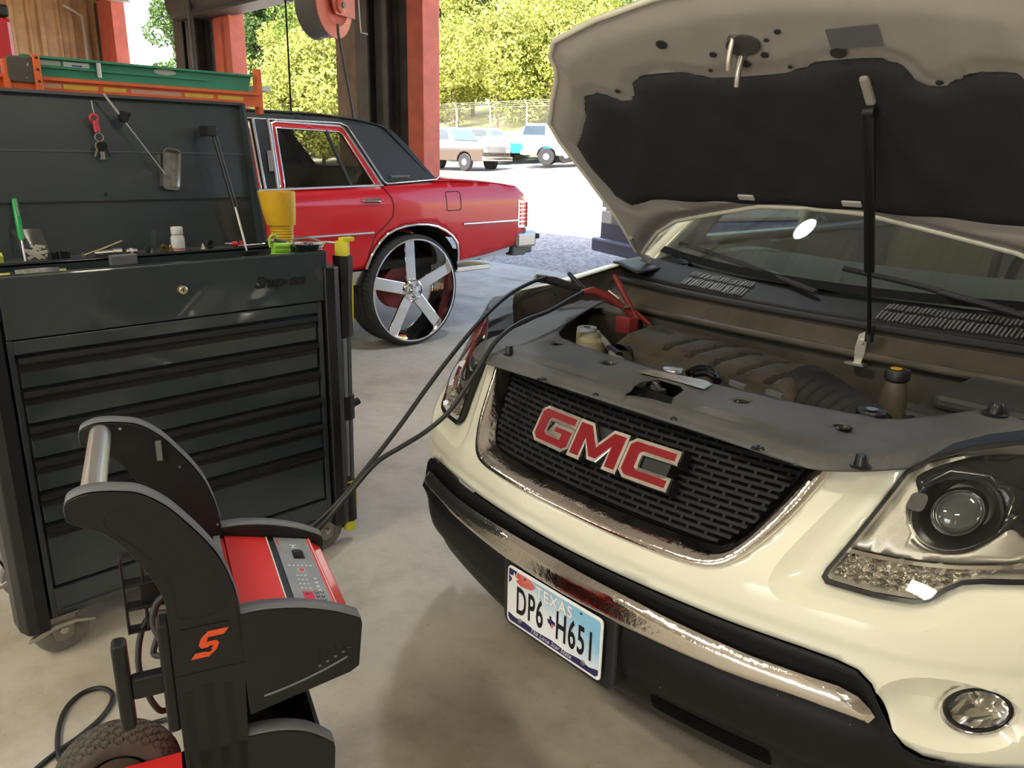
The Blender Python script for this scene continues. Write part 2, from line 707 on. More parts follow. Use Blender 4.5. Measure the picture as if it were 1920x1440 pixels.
# --- LED shop lights under the roof
def shop_light(i, x, y, rz, power, label, col=(1., .93, .72), sx=1.2, sy=.30):
    t = thing('ceiling_light', label, 'ceiling light', (x, y, 4.20), rz, 'shop lights under the roof')
    obj('housing', box(-sx / 2 - .03, sx / 2 + .03, -sy / 2 - .03, sy / 2 + .03, .012, .08), mat('lamp_housing', (.7, .7, .68), .4), t, bevel=.01)
    obj('diffuser', box(-sx / 2, sx / 2, -sy / 2, sy / 2, 0, .012), mat('lamp_diffuser_%d' % i, (.9, .9, .9), .5, emit=col, emit_s=power), t)
    for s in (-.45, .45):
        obj('hanging_rod', tube([(s, 0, .08), (s, 0, .66)], .006, 6), M_DARK, t)


shop_light(0, 1.9, 2.2, 0, 30, 'long LED shop light hung above the white vehicle')
shop_light(1, -1.9, -2.2, 0, 60, 'long LED shop light hung behind the battery charger')
hb = thing('high_bay_light', 'round LED high bay lamp hung between the white vehicle and the red sedan', 'ceiling light', (-3.15, 3.48, 4.18))
obj('housing', lathe([(.10, .20), (.15, .16), (.17, .04), (.17, .0), (.15, .0)], 32), mat('lamp_housing', (.7, .7, .68), .4), hb, smooth=40)
obj('diffuser', lathe([(.15, .001), (.14, -.004), (.001, -.006)], 32), mat('lamp_diffuser_cool', (.9, .9, .9), .5, emit=(.86, .94, 1.), emit_s=170), hb)
obj('hanging_hook', tube([(0, 0, .20), (0, 0, .66)], .008, 6), M_DARK, hb)
shop_light(3, 2.6, -2.6, 0, 60, 'long LED shop light hung nearest the right wall')
shop_light(4, -7.5, -1.5, R(90), 45, 'long LED shop light hung beyond the red sedan', (1., .97, .86))
shop_light(5, -17.0, 2.5, R(90), 150, 'unseen long LED shop light boosted to brighten the brown ribbed wall', (1., .90, .75))  # lamp out of view, its power raised to brighten the ribbed wall


# --- the yard
def ground_z(x, y):
    r = np.interp(y, [7.6, 9, 25, 29, 34, 46, 90], [-.03, -.02, .80, 1.15, 2.7, 5.2, 11.])
    return float(r)


def yard():
    xs_ = np.linspace(-120, 70, 60)
    ys_ = np.concatenate([np.linspace(7.66, 14, 12), np.linspace(15, 60, 40), np.linspace(65, 130, 12)])
    v = [(x, y, ground_z(x, y)) for y in ys_ for x in xs_]
    n = len(xs_)
    return v, [(j * n + i, j * n + i + 1, (j + 1) * n + i + 1, (j + 1) * n + i) for j in range(len(ys_) - 1) for i in range(n - 1)]


o = obj('ground', yard(), gravel('gravel', (.30, .26, .24), (.62, .56, .50), 22), smooth=60)
o['kind'] = 'structure'
o = obj('ground', box(-200, 150, -120, 7.6, -.5, -.31), mat('dirt', (.38, .34, .27), .9))
o['kind'] = 'structure'
# grassy bank under the fence
M_GRASS = mat('bank_grass', (.42, .44, .12), .95, color2=(.55, .48, .20), var_scale=1.2, bump=.6, bump_scale=12)
o = obj('ground', grid(lambda a, b: (-120 + 180 * a, 29.5 + 60 * b, ground_z(0, 29.5 + 60 * b) + .03 + .05 * math.sin(a * 300)), 90, 30), M_GRASS, smooth=60)
o['kind'] = 'structure'
# ================================================================== the white vehicle with its bonnet up (own frame: x across, y towards its tail, z up)
SUV_O = np.array([-1.005, 1.166, 0.0])
SUV_RZ = R(-3.5)
_c, _s = math.cos(SUV_RZ), math.sin(SUV_RZ)
SUV_A = np.array([[_c, _s, 0], [-_s, _c, 0], [0, 0, 1]])
SUV_CAM = SUV_A @ (CAMP - SUV_O)


def sray(u, v):
    return SUV_A @ ray(u, v)


def sz(u, v, z):
    d = sray(u, v)
    return SUV_CAM + d * ((z - SUV_CAM[2]) / d[2])


def sy(u, v, y):
    d = sray(u, v)
    return SUV_CAM + d * ((y - SUV_CAM[1]) / d[1])


def sx(u, v, x):
    d = sray(u, v)
    return SUV_CAM + d * ((x - SUV_CAM[0]) / d[0])


_bz = np.linspace(0, 1.2, 601)
_by = np.interp(_bz, [.10, .18, .25, .33, .42, .52, .62, .72, .80, .88, .95, 1.02, 1.2], [.30, .20, .11, .05, .02, .01, .015, .035, .09, .15, .195, .25, .40])
_k = np.exp(-np.linspace(-2, 2, 31) ** 2)
_by = np.convolve(np.pad(_by, 15, 'edge'), _k / _k.sum(), 'valid')


def NF(x, z):
    """nose surface: how far back the front skin lies at (x, z)"""
    a = np.abs(x)
    return np.interp(z, _bz, _by) + .24 * a * a + 1.5 * np.maximum(0, a - .6) ** 2


def nose(off=0., extra=None):
    def f(P):
        y = NF(P[:, 0], P[:, 1]) + off
        if extra is not None:
            y = y + extra(P)
        return np.column_stack([P[:, 0], y, P[:, 1]])
    return f


def sst(t):
    t = np.clip(t, 0, 1)
    return t * t * (3 - 2 * t)


PAINT = mat('pearl_paint', (.75, .73, .59), .33, coat=.75, speck=(.20, .13, .08), speck_scale=75, speck_thr=.775)
CHROME = mat('chrome', (.86, .84, .81), .07, 1.)
CHROME_DIRTY = mat('chrome_dirty', (.80, .76, .71), .10, 1., bump=.10, bump_scale=90)
BLACK = mat('black_plastic', (.012, .012, .013), .42, bump=.05, bump_scale=300)
BLACK_S = mat('black_satin', (.010, .010, .011), .30)
VALANCE = mat('black_valance', (.006, .006, .0065), .5, spec=.3, speck=(.22, .20, .17), speck_scale=120, speck_thr=.76)
SHIELD = mat('dusty_black_cover', (.105, .102, .098), .58, color2=(.070, .069, .067), var_scale=7, bump=.06, bump_scale=250)
DUST = mat('dusty_plastic', (.085, .070, .048), .62, color2=(.042, .036, .027), var_scale=9, bump=.08, bump_scale=120)
DUST2 = mat('dusty_firewall', (.075, .062, .045), .75, color2=(.035, .031, .026), var_scale=7)
RUBBER = mat('rubber', (.014, .014, .014), .7)
STEEL = mat('bare_steel', (.55, .53, .5), .35, 1.)

suv = thing('suv', 'pearl white vehicle with its bonnet propped open and a chrome ringed mesh grille', 'car', tuple(SUV_O), SUV_RZ)

# ---- outlines on the nose, right half (x, z)
G_OUT = [(0, .715), (.14, .714), (.25, .715), (.325, .719), (.368, .732), (.398, .757), (.425, .795), (.448, .840), (.468, .89), (.485, .94), (.488, .955)]
G_IN = [(0, .748), (.12, .748), (.24, .749), (.31, .750), (.345, .760), (.368, .780), (.392, .820), (.412, .868), (.430, .92), (.440, .955)]
BLK = [(0, .633), (.2, .634), (.4, .633), (.53, .635), (.590, .634), (.625, .628), (.648, .609), (.669, .570), (.688, .534), (.709, .508), (.735, .492), (.80, .482), (.9, .478), (.985, .475)]
HL = [(.586, .944), (.574, .905), (.562, .866), (.546, .814), (.531, .772), (.530, .760), (.540, .752), (.575, .752), (.612, .752), (.671, .755), (.691, .762), (.706, .780), (.722, .793), (.745, .798),
      (.80, .802), (.86, .816), (.905, .845), (.928, .885), (.930, .94), (.915, .990), (.88, 1.014), (.80, 1.022), (.721, 1.015), (.66, .998), (.615, .975)]
REC = [(.535, .960), (.526, .921), (.491, .847), (.460, .776), (.452, .738), (.461, .718), (.486, .707), (.53, .709), (.576, .713), (.674, .713), (.694, .719), (.711, .732), (.736, .752), (.760, .761), (.82, .765), (.90, .78), (.99, .81),
       (1.05, 1.1), (.6, 1.1)]
FOG_C = (.770, .580)
FOG_REC = circle(.752, .574, .098, 28, .066, R(-12))
REC_ALL = REC
REC = [REC[0]] + spline(REC[1:-2], 5) + REC[-2:]
RECs, FRs = np.array(REC), np.array(FOG_REC)


def fascia_extra(P):
    Q = np.column_stack([np.abs(P[:, 0]), P[:, 1]])
    i1 = inside(REC, Q)
    d1 = dist_to(REC, Q)
    e = np.where(i1, .028 * np.sin(np.clip(d1 / .055, 0, 1) * np.pi / 2), 0)
    i2 = inside(FOG_REC, Q)
    d2 = dist_to(FOG_REC, Q)
    e += np.where(i2, .040 * np.sin(np.clip(d2 / .06, 0, 1) * np.pi / 2), 0)
    # soft horizontal crease below the grille
    e += .006 * sst((.675 - Q[:, 1]) / .02) * sst((Q[:, 1] - .5) / .1)
    return e


half = list(BLK) + [(.985, .60), (.985, .70), (.985, .86), (.975, .92), (.958, .965), (.935, .995), (.915, .990), (.930, .94)]
half += [(.965, .90)] if False else []
# lower lip of the lamp: from the outer edge back towards the grille
hl_low = [(.928, .885), (.905, .845), (.86, .816), (.80, .802), (.745, .798), (.722, .793), (.706, .780), (.691, .762), (.671, .755), (.612, .752), (.575, .752), (.540, .752), (.530, .760), (.531, .772), (.546, .814), (.562, .866), (.574, .905), (.586, .944)]
half += hl_low + [(.560, .957), (.520, .960)] + list(reversed(G_OUT))
fog_hole = circle(FOG_C[0] + .014, FOG_C[1] + .004, .046, 28)
fas = obj('front_fascia', patch(mirror_outline(half), nose(0, fascia_extra), holes=[fog_hole, [(-a, b) for a, b in fog_hole]], step=.0085,
                          lines=[REC[1:-2], [(-a, b) for a, b in REC[1:-2]], FOG_REC[:-1], [(-a, b) for a, b in FOG_REC[:-1]]]), PAINT, suv, smooth=22, solid=.004, offset=-1)
val_half = list(BLK) + [(.985, .40), (.97, .30), (.90, .24), (.7, .205), (.4, .195), (0, .195)]


def val_extra(P):
    d = dist_to(mirror_outline(list(BLK) + [(.985, .1), (0, .1)]), P)
    z = P[:, 1]
    return -.006 + .016 * sst(d / .03) - .010 * sst((.53 - z) / .03) + .018 * sst((.40 - z) / .012) * sst((.78 - np.abs(P[:, 0])) / .05)


valance = obj('lower_bumper', patch(mirror_outline(val_half), nose(0, val_extra), step=.016), VALANCE, suv, smooth=50, solid=.004)
# tow-hook / vent recesses in the valance
for sgn in (1,):
    obj('vent_slot', patch(rrect(sgn * .36 - .13, sgn * .36 + .13, .318, .366, .01), nose(.0160), step=.02), mat('vent_black', (.002, .002, .002), .9, spec=.1), valance)
# chrome strip
ST_T = [(0, .605), (.2, .600), (.3, .594), (.45, .588), (.55, .590), (.605, .592), (.636, .583), (.655, .566), (.664, .553), (.657, .538)]
ST_B = [(.60, .5425), (.55, .541), (.48, .538), (.35, .532), (.2, .530), (0, .530)]
st_out = mirror_outline(ST_T + ST_B)
st_a, st_b = np.array(ST_T), np.array(ST_B)


def strip_extra(P):
    d = dist_to(st_out, P)
    z = P[:, 1]
    return -.004 - .014 * sst(d / .012) - .006 * sst((z - .585) / .006) * sst(d / .004)


obj('chrome_strip', patch(st_out, nose(0, strip_extra), step=.008), CHROME_DIRTY, suv, smooth=60)

# ---- grille
ring = mirror_outline(G_OUT + list(reversed(G_IN)))
ring = list(G_OUT) + list(reversed(G_IN))
ring_full = G_OUT[:0] + [(-a, b) for a, b in reversed(G_OUT)] + G_OUT[1:] + list(reversed(G_IN)) + [(-a, b) for a, b in G_IN[1:]]
gof = [(-a, b) for a, b in reversed(G_OUT)] + G_OUT[1:]
gif = [(-a, b) for a, b in reversed(G_IN)] + G_IN[1:]


def ring_extra(P):
    do = dist_to(gof, P, False)
    di = dist_to(gif, P, False)
    t = do / (do + di + 1e-9)
    return -.016 * np.sin(np.pi * np.clip(t * 1.15, 0, 1)) ** .7 + .030 * sst((t - .72) / .28)




def eq(o, n):
    """n+1 points evenly spaced along a smooth curve through o"""
    q = np.array(spline(o, 10))
    L = np.concatenate([[0], np.cumsum(np.linalg.norm(np.diff(q, axis=0), axis=1))])
    t = np.linspace(0, L[-1], n + 1)
    return np.column_stack([np.interp(t, L, q[:, 0]), np.interp(t, L, q[:, 1])])


_go, _gi = eq(gof, 160), eq(gif, 160)
_cross = [(0, .004), (.0, -.004), (.06, -.011), (.18, -.016), (.34, -.0175), (.50, -.016), (.62, -.011), (.72, -.002), (.82, .010), (.92, .022), (1.0, .030)]


def ring_pt(a, b):
    i = int(round(a * 160))
    t, h = _cross[int(round(b * (len(_cross) - 1)))]
    q = _go[i] + (_gi[i] - _go[i]) * t
    return (q[0], float(NF(q[0], q[1])) + h, q[1])


obj('grille_surround', grid(ring_pt, 160, len(_cross) - 1), CHROME_DIRTY, suv, smooth=70)
gi_full = gif
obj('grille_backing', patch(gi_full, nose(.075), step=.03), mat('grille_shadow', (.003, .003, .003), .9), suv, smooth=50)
obj('grille_inner_wall', join(*[grid(lambda a, b, i=i: (gif[i][0] + (gif[i + 1][0] - gif[i][0]) * a,
                                                    float(NF(gif[i][0] + (gif[i + 1][0] - gif[i][0]) * a, gif[i][1] + (gif[i + 1][1] - gif[i][1]) * a)) + .022 + .05 * b,
                                                    gif[i][1] + (gif[i + 1][1] - gif[i][1]) * a), 2, 1) for i in range(len(gif) - 1)]), BLACK_S, suv, smooth=50)


def mesh_bars():
    gs = []
    pitch, slot = .01175, .0400
    z = .756
    row = 0
    gi = np.array(gi_full)
    while z < .955:
        xs_ = np.linspace(-.46, .46, 93)
        keep = inside(gi_full, np.column_stack([xs_, np.full(93, z)]))
        xk = xs_[keep]
        if len(xk) > 2:
            def pt(x, zz, off):
                return (x, float(NF(x, zz)) + off, zz)
            v, f = [], []
            h = .0030
            for i, x in enumerate(xk):
                v += [pt(x, z - h, .024), pt(x, z + h, .024), pt(x, z + h + .001, .034), pt(x, z - h - .001, .034)]
                if i:
                    a = (i - 1) * 4
                    for k in range(4):
                        f.append((a + k, a + (k + 1) % 4, a + 4 + (k + 1) % 4, a + 4 + k))
            gs.append((v, f))
            x = -.46 + (row % 2) * slot / 2
            while x < .46:
                if x > xk[0] and x < xk[-1]:
                    w = .0030
                    zt = z + pitch
                    v = [pt(x - w, z, .025), pt(x + w, z, .025), pt(x + w, zt, .025), pt(x - w, zt, .025), pt(x - w, z, .034), pt(x + w, z, .034), pt(x + w, zt, .034), pt(x - w, zt, .034)]
                    gs.append((v, [(0, 1, 2, 3), (0, 4, 5, 1), (1, 5, 6, 2), (3, 2, 6, 7), (0, 3, 7, 4)]))
                x += slot
        z += pitch
        row += 1
    return join(*gs)


obj('grille_mesh', mesh_bars(), mat('grille_mesh_grey', (.0085, .009, .0095), .5, spec=.22), suv)


# ---- emblem
def offset_poly(o, d):
    n = len(o)
    area = sum(o[i][0] * o[(i + 1) % n][1] - o[(i + 1) % n][0] * o[i][1] for i in range(n))
    s = 1 if area > 0 else -1
    out = []
    for i in range(n):
        p, q, r_ = (np.array(o[j % n], float) for j in (i - 1, i, i + 1))
        e1 = (q - p) / np.linalg.norm(q - p)
        e2 = (r_ - q) / np.linalg.norm(r_ - q)
        n1 = np.array([e1[1], -e1[0]]) * s
        n2 = np.array([e2[1], -e2[0]]) * s
        m = n1 + n2
        m = m / max(.35, (m @ m) / 2)
        out.append(tuple(q + m * d))
    return out


L_G = [(0, .14), (0, .86), (.12, 1), (1, 1), (1, .72), (.34, .72), (.29, .67), (.29, .33), (.34, .28), (.72, .28), (.72, .38), (.50, .38), (.50, .60), (1, .60), (1, .14), (.88, 0), (.12, 0)]
L_M = [(0, 0), (0, 1), (.27, 1), (.50, .48), (.73, 1), (1, 1), (1, 0), (.77, 0), (.77, .55), (.58, .10), (.42, .10), (.23, .55), (.23, 0)]
L_C = [(0, .14), (0, .86), (.12, 1), (1, 1), (1, .72), (.34, .72), (.29, .67), (.29, .33), (.34, .28), (1, .28), (1, 0), (.12, 0)]
E_UP = np.array([0, .52, .854])
E_N = np.array([0, -.854, .52])
EC = np.array([.006, float(NF(0, .856)) - .022, .856])
emb = obj('emblem', xf(prism(rrect(-.188, .188, -.040, .040, .012), 0, .040, 'y'), lambda a, d, b: tuple(EC + E_UP * b + np.array([a, .24 * a * a, 0]) - E_N * d)), BLACK, suv)


def epl(o, d0, d1):
    return xf(prism(o, d0, d1, 'y'), lambda a, d, b: tuple(EC + E_UP * b + np.array([a, .24 * a * a, 0]) + E_N * d))


EH = .082
for L_, x0, w in ((L_G, -.194, .118), (L_M, -.066, .138), (L_C, .082, .118)):
    base = [(x0 + a * w, (b - .5) * EH) for a, b in L_]
    obj('letter_body', epl(offset_poly(base, .005), -.034, .001), BLACK, emb)
    obj('letter_edge', epl(offset_poly(base, .0045), 0, .008), CHROME, emb, bevel=.0012)
    obj('letter_face', epl(offset_poly(base, -.0035), .0075, .0092), mat('emblem_red', (.20, .002, .008), .38, spec=.25), emb)

# ---- number plate
plate_mount = obj('plate_mount', join(xf(prism(rrect(-.180, .180, .365, .556, .022), -.003, .045, 'y'), lambda a, b, c: (a, b + .24 * a * a, c))), BLACK, suv, bevel=.006)


def plate_mat():
    m = bpy.data.materials.new('plate_print')
    m.use_nodes = True
    nt = m.node_tree
    b = nt.nodes['Principled BSDF']
    b.inputs['Roughness'].default_value = .35
    tc = nt.nodes.new('ShaderNodeTexCoord')
    sp = nt.nodes.new('ShaderNodeSeparateXYZ')
    nt.links.new(tc.outputs['Object'], sp.inputs[0])
    n = nt.nodes.new('ShaderNodeTexNoise')
    n.inputs['Scale'].default_value = 14
    n.inputs['Detail'].default_value = 5
    nt.links.new(tc.outputs['Object'], n.inputs['Vector'])

    def math_(op, a, b_):
        q = nt.nodes.new('ShaderNodeMath')
        q.operation = op
        for i, k in enumerate((a, b_)):
            if hasattr(k, 'links'):
                nt.links.new(k, q.inputs[i])
            else:
                q.inputs[i].default_value = k
        return q.outputs[0]
    t = math_('ADD', math_('MULTIPLY', math_('SUBTRACT', sp.outputs['Z'], .42), 7.), math_('MULTIPLY', sp.outputs['X'], 2.6))
    t = math_('ADD', t, math_('MULTIPLY', math_('SUBTRACT', n.outputs['Fac'], .5), .9))
    r = nt.nodes.new('ShaderNodeValToRGB')
    r.color_ramp.elements[0].position = .15
    r.color_ramp.elements[0].color = (.80, .82, .82, 1)
    r.color_ramp.elements[1].position = .75
    r.color_ramp.elements[1].color = (.24, .52, .72, 1)
    nt.links.new(t, r.inputs['Fac'])
    nt.links.new(r.outputs['Color'], b.inputs['Base Color'])
    return m


WHITE_P = mat('plate_white', (.82, .82, .80), .35)
NAVY = mat('plate_navy', (.022, .020, .10), .35)
PRED = mat('plate_red', (.55, .05, .04), .35, color2=(.7, .25, .2), var_scale=60)
INK = mat('plate_ink', (.008, .009, .012), .4)
plate = obj('licence_plate', prism(rrect(-.1525, .1525, .384, .536, .012), -.008, -.0035, 'y'), WHITE_P, suv, bevel=.0015, label='white and blue plate reading TEXAS DP6 H651')


def pl(name, o, m, lay=1):
    return obj(name, prism(o, -.0080 - .0004 * lay, -.0076, 'y'), m, plate)


pl('print', rrect(-.1465, .1465, .390, .530, .008), plate_mat(), 1)
pl('corner_field', [(-.1465, .492), (-.1465, .528), (-.143, .530), (-.118, .530), (-.128, .510), (-.1465, .490)], NAVY, 2)
pl('red_field', [(-.128, .507), (-.116, .529), (-.070, .528), (-.055, .516), (-.066, .505), (-.085, .500), (-.105, .498)], PRED, 2)
star = []
for k in range(10):
    a = R(90 + 36 * k)
    rr_ = .0175 if k % 2 == 0 else .0072
    star.append((-.128 + rr_ * math.cos(a), .508 + rr_ * math.sin(a)))
pl('star', star, WHITE_P, 3)
pl('bottom_band', [(-.1465, .398), (-.1465, .411), (-.12, .406), (-.09, .410), (-.05, .405), (.0, .409), (.05, .404), (.09, .409), (.12, .404), (.1465, .411), (.1465, .398), (.138, .391), (-.138, .391)], NAVY, 2)
pl('state_outline', [(-.0135, .459), (-.006, .459), (-.006, .469), (.000, .469), (.000, .462), (.012, .459), (.0125, .451), (.006, .446), (.004, .438), (-.002, .443), (-.006, .449), (-.009, .447)], NAVY, 2)
pl('state_outline_red', [(.0005, .452), (.0118, .452), (.006, .4455), (.004, .439), (.0005, .443)], PRED, 3)


def ptext(name, s, x, z, size, m, lay=3, **k):
    g = text_geo(s, size, extrude=.0, **k)
    g = [(p[0] + x, -.0081 - .0004 * lay, p[1] + z) for p in g[0]], g[1]
    return obj(name, g, m, plate)


ptext('lettering', 'TEXAS', .006, .5085, .040, mat('plate_grey', (.42, .44, .47), .4), 3, sx=.92, offset=.0022, spacing=1.12)
ptext('lettering', 'TEXAS', .006, .5085, .040, WHITE_P, 4, sx=.92, offset=.0006, spacing=1.12)
ptext('lettering', 'DP6', -.073, .4535, .100, INK, 3, sx=.50, offset=.0018, spacing=1.12)
ptext('lettering', 'H651', .0735, .4535, .100, INK, 3, sx=.50, offset=.0018, spacing=1.12)
ptext('lettering', 'The Lone Star State', .0, .4005, .0165, WHITE_P, 4, sx=.92, shear=.35, spacing=1.08)
for x, z in ((-.103, .4055), (.103, .4055)):
    obj('screw', lathe([(.001, -.0125), (.005, -.012), (.0062, -.010), (.0064, -.008)], 16, 'y', (x, 0, z)), STEEL, plate, smooth=40)
for x in (-.09, .09):
    obj('bolt_hole', prism(circle(x, .5225, .0035, 14, .0022), -.0098, -.0085, 'y'), INK, plate)


# ---- lamps
def lamp(sg):
    m = (lambda g: g) if sg > 0 else mirx
    hl = obj('headlight', m(patch(HL, nose(.10), step=.02)), mat('lamp_bucket', (.55, .53, .49), .5, .3), suv, smooth=50)
    inn = offset_poly(HL, -.007)
    # gasket ring and side walls
    obj('gasket', m(patch(HL, nose(.003), holes=[inn], step=.012)), BLACK_S, hl, solid=.006)
    walls = [grid(lambda a, b, p=inn[i], q=inn[(i + 1) % len(inn)]: (p[0] + (q[0] - p[0]) * a, float(NF(p[0] + (q[0] - p[0]) * a, p[1] + (q[1] - p[1]) * a)) + .006 + .09 * b, p[1] + (q[1] - p[1]) * a), 1, 1) for i in range(len(inn))]
    obj('bowl_wall', m(join(*walls)), mat('bowl_chrome', (.70, .68, .63), .42, .7), hl)
    shell = [grid(lambda a, b, p=HL[i], q=HL[(i + 1) % len(HL)]: (p[0] + (q[0] - p[0]) * a, float(NF(p[0] + (q[0] - p[0]) * a, p[1] + (q[1] - p[1]) * a)) + .004 + .098 * b, p[1] + (q[1] - p[1]) * a), 1, 1) for i in range(len(HL))]
    obj('lamp_shell', m(join(*shell)), BLACK, hl)
    # silver bezel with the dark projector pocket
    bez = [(.549, .802), (.562, .852), (.575, .902), (.588, .940), (.625, .965), (.69, .985), (.78, .992), (.86, .988), (.905, .965), (.915, .92), (.90, .872), (.85, .836), (.76, .822), (.70, .812), (.62, .806)]
    p1 = circle(.672, .885, .062, 30, .056)
    p2 = circle(.828, .895, .060, 30, .055)
    obj('bezel', m(patch(bez, nose(.028, lambda P: .018 * np.sin(P[:, 0] * 20) * 0 + .01), holes=[p1, p2], step=.014)), mat('silver_bezel', (.52, .50, .46), .28, .85, bump=.12, bump_scale=700), hl, smooth=50, solid=.003)
    dk = [(.600, .932), (.612, .905), (.607, .880), (.618, .858), (.640, .836), (.672, .826), (.705, .832), (.730, .852), (.748, .872), (.768, .862), (.79, .846), (.828, .836), (.868, .846), (.890, .876), (.905, .905), (.905, .94), (.895, .965), (.86, .984), (.78, .990), (.69, .983), (.637, .962)]
    dk = spline(dk, 4, closed=True)
    obj('dark_bezel', m(patch(dk, nose(.031), holes=[p1, p2], step=.014)), mat('bezel_black', (.012, .012, .014), .15), hl, smooth=50, solid=.003)
    for (cx_, cz_), big in (((.672, .885), 1), ((.828, .895), 0)):
        y0 = float(NF(cx_, cz_)) + .036
        sl = .24 * 2 * cx_ + 3 * max(0, cx_ - .6)

        def put(g, cx=cx_, cz=cz_, y0=y0, sl=sl):
            # lathe built along y; tilt with the lens line
            return xf(g, lambda x, y, z: (cx + x, y0 + y + x * sl * .75 + z * .55, cz + z))
        obj('projector_pocket', m(put(lathe([(.063, 0), (.056, .008), (.050, .03), (.040, .05), (.001, .052)], 32, 'y', cap=False))), BLACK_S, hl, smooth=40)
        obj('projector_ring', m(put(lathe([(.036, .030), (.040, .012), (.037, .004), (.033, .010), (.032, .03)], 32, 'y', cap=False))), CHROME, hl, smooth=40)
        lens = [(.0325 * math.cos(a), .012 - .024 * math.sin(a)) for a in np.linspace(0, math.pi / 2 * .98, 8)]
        obj('projector_lens', m(put(lathe(lens, 28, 'y', cap=True))), mat('projector_glass', (.05, .058, .062), .03, spec=1., coat=1.), hl, smooth=60)
    obj('side_reflector', m(patch(rrect(.602, .628, .880, .908, .008), nose(.030), step=.01)), mat('mesh_reflector', (.25, .25, .25), .3, .6, bump=.8, bump_scale=500), hl, solid=.003)
    # turn-signal strip: facetted reflector
    sig = [(.540, .764), (.549, .796), (.62, .800), (.70, .806), (.76, .815), (.735, .802), (.712, .788), (.692, .768), (.668, .762), (.612, .759), (.560, .758)]
    obj('turn_signal', m(patch(sig, nose(.030, lambda P: .008 * np.sin(P[:, 1] * 700 + 2 * np.sin(P[:, 0] * 90)) + .006 * np.sin(P[:, 0] * 300)), step=.005)),
        mat('facet_reflector', (.58, .55, .5), .12, 1., bump=.5, bump_scale=160), hl, smooth=20)
    obj('divider', m(patch([(.548, .800), (.62, .803), (.70, .809), (.80, .822), (.80, .828), (.70, .815), (.62, .809), (.549, .806)], nose(.018), step=.015)), CHROME, hl, solid=.012, offset=-1)
    obj('lens', m(patch(offset_poly(HL, -.005), nose(.002), step=.02)), glass('lamp_glass', (.97, .97, .95), 1.0), hl, smooth=60)
    # fog lamp
    fx, fz = FOG_C[0] + .014, FOG_C[1] + .004
    y0 = float(NF(fx, fz))
    sl = .24 * 2 * fx + 3 * (fx - .6)

    def pf(g):
        return xf(g, lambda x, y, z: (fx + x * .95, y0 + y + x * sl * .86, fz + z))
    fl = obj('fog_lamp', m(pf(lathe([(.051, .050), (.051, .020), (.047, .014), (.044, .018), (.043, .04)], 36, 'y', cap=False))), CHROME, suv, smooth=40)
    obj('seal', m(pf(lathe([(.0435, .020), (.039, .018), (.038, .03)], 32, 'y', cap=False))), BLACK_S, fl)
    obj('reflector', m(pf(lathe([(.039, .022), (.034, .045), (.020, .062), (.001, .068)], 32, 'y', cap=False))), CHROME, fl, smooth=40)
    obj('bulb_cap', m(pf(lathe([(.012, .065), (.012, .045), (.006, .038), (.001, .037)], 18, 'y'))), STEEL, fl, smooth=40)
    ll = [(.040 * math.cos(a), .026 - .014 * math.sin(a)) for a in np.linspace(0, math.pi / 2 * .98, 6)]
    obj('lens', m(pf(lathe(ll, 32, 'y', cap=True))), glass('lamp_glass', (.97, .97, .95), 1.0), fl, smooth=60)


lamp(1)
lamp(-1)

# ---- fenders (y, z grid)
ARCH_Y, ARCH_Z, ARCH_R = 1.02, .38, .44


def fender(sg):
    def f(a, b):
        y = .50 + 1.02 * a
        zt = float(np.interp(y, [.45, .75, 1.1, 1.55], [.985, 1.045, 1.09, 1.11]))
        q = (y - ARCH_Y) / ARCH_R
        zb = ARCH_Z + ARCH_R * math.sqrt(max(0, 1 - q * q)) if abs(q) < 1 else .34
        if y < .62:
            zb = max(zb, .50)
        if b <= .8:
            t = b / .8
            z = zb + (zt - .015 - zb) * t
            x = .985 + .022 * math.sin(min(1, max(0, (z - .4) / .5)) * math.pi) - .10 * sst(np.array((z - (zt - .14)) / .14)) ** 1.3
            x -= .045 * max(0, (.62 - y) / .12)
        else:
            t = (b - .8) / .2
            x0 = .985 + .022 * math.sin(min(1, max(0, (zt - .015 - .4) / .5)) * math.pi) - .10
            x0 -= .045 * max(0, (.62 - y) / .12)
            xin = float(np.interp(y, [.50, .62, .80, 1.52], [.925, .895, .80, .815]))
            x = x0 - (x0 - min(xin, x0 - .005)) * t
            z = zt - .015 + .015 * math.sin(t * math.pi * .6)
        return (sg * float(x), y, float(z))
    o = obj('front_fender', grid(f, 50, 26), PAINT, suv, smooth=50, solid=.004)
    # inner flange and apron down into the bay
    obj('inner_apron', grid(lambda a, b: (sg * (.80 + .03 * a - .07 * b ** .5), .46 + 1.02 * a, float(np.interp(.46 + 1.02 * a, [.45, .75, 1.1, 1.55], [.975, 1.035, 1.08, 1.10])) - .42 * b), 16, 8), DUST2, o, smooth=50)
    obj('wheel_liner', grid(lambda a, b: (sg * (.97 - .33 * b), ARCH_Y - (ARCH_R + .005) * math.cos(a * math.pi), ARCH_Z + (ARCH_R + .005) * math.sin(a * math.pi)), 20, 4), RUBBER, o, smooth=50)
    return o


def wheel(x, y, r, w, parent, sg, name='wheel'):
    t = obj(name, xf(lathe([(r * .62, -w / 2), (r * .80, -w / 2 - .005), (r * .95, -w / 2 + .01), (r, -w / 2 + .03), (r, w / 2 - .03), (r * .95, w / 2 - .01), (r * .80, w / 2 + .005), (r * .62, w / 2)], 40, 'x', cap=False), lambda a, b, c: (a + x, b + y, c + r)), RUBBER, parent, smooth=40)
    obj('rim', xf(lathe([(r * .64, -w / 2), (r * .6, -w / 2 + .03), (r * .55, 0), (r * .2, sg * w * .3), (r * .05, sg * w * .32)], 30, 'x'), lambda a, b, c: (a + x, b + y, c + r)), STEEL, t, smooth=40)
    return t


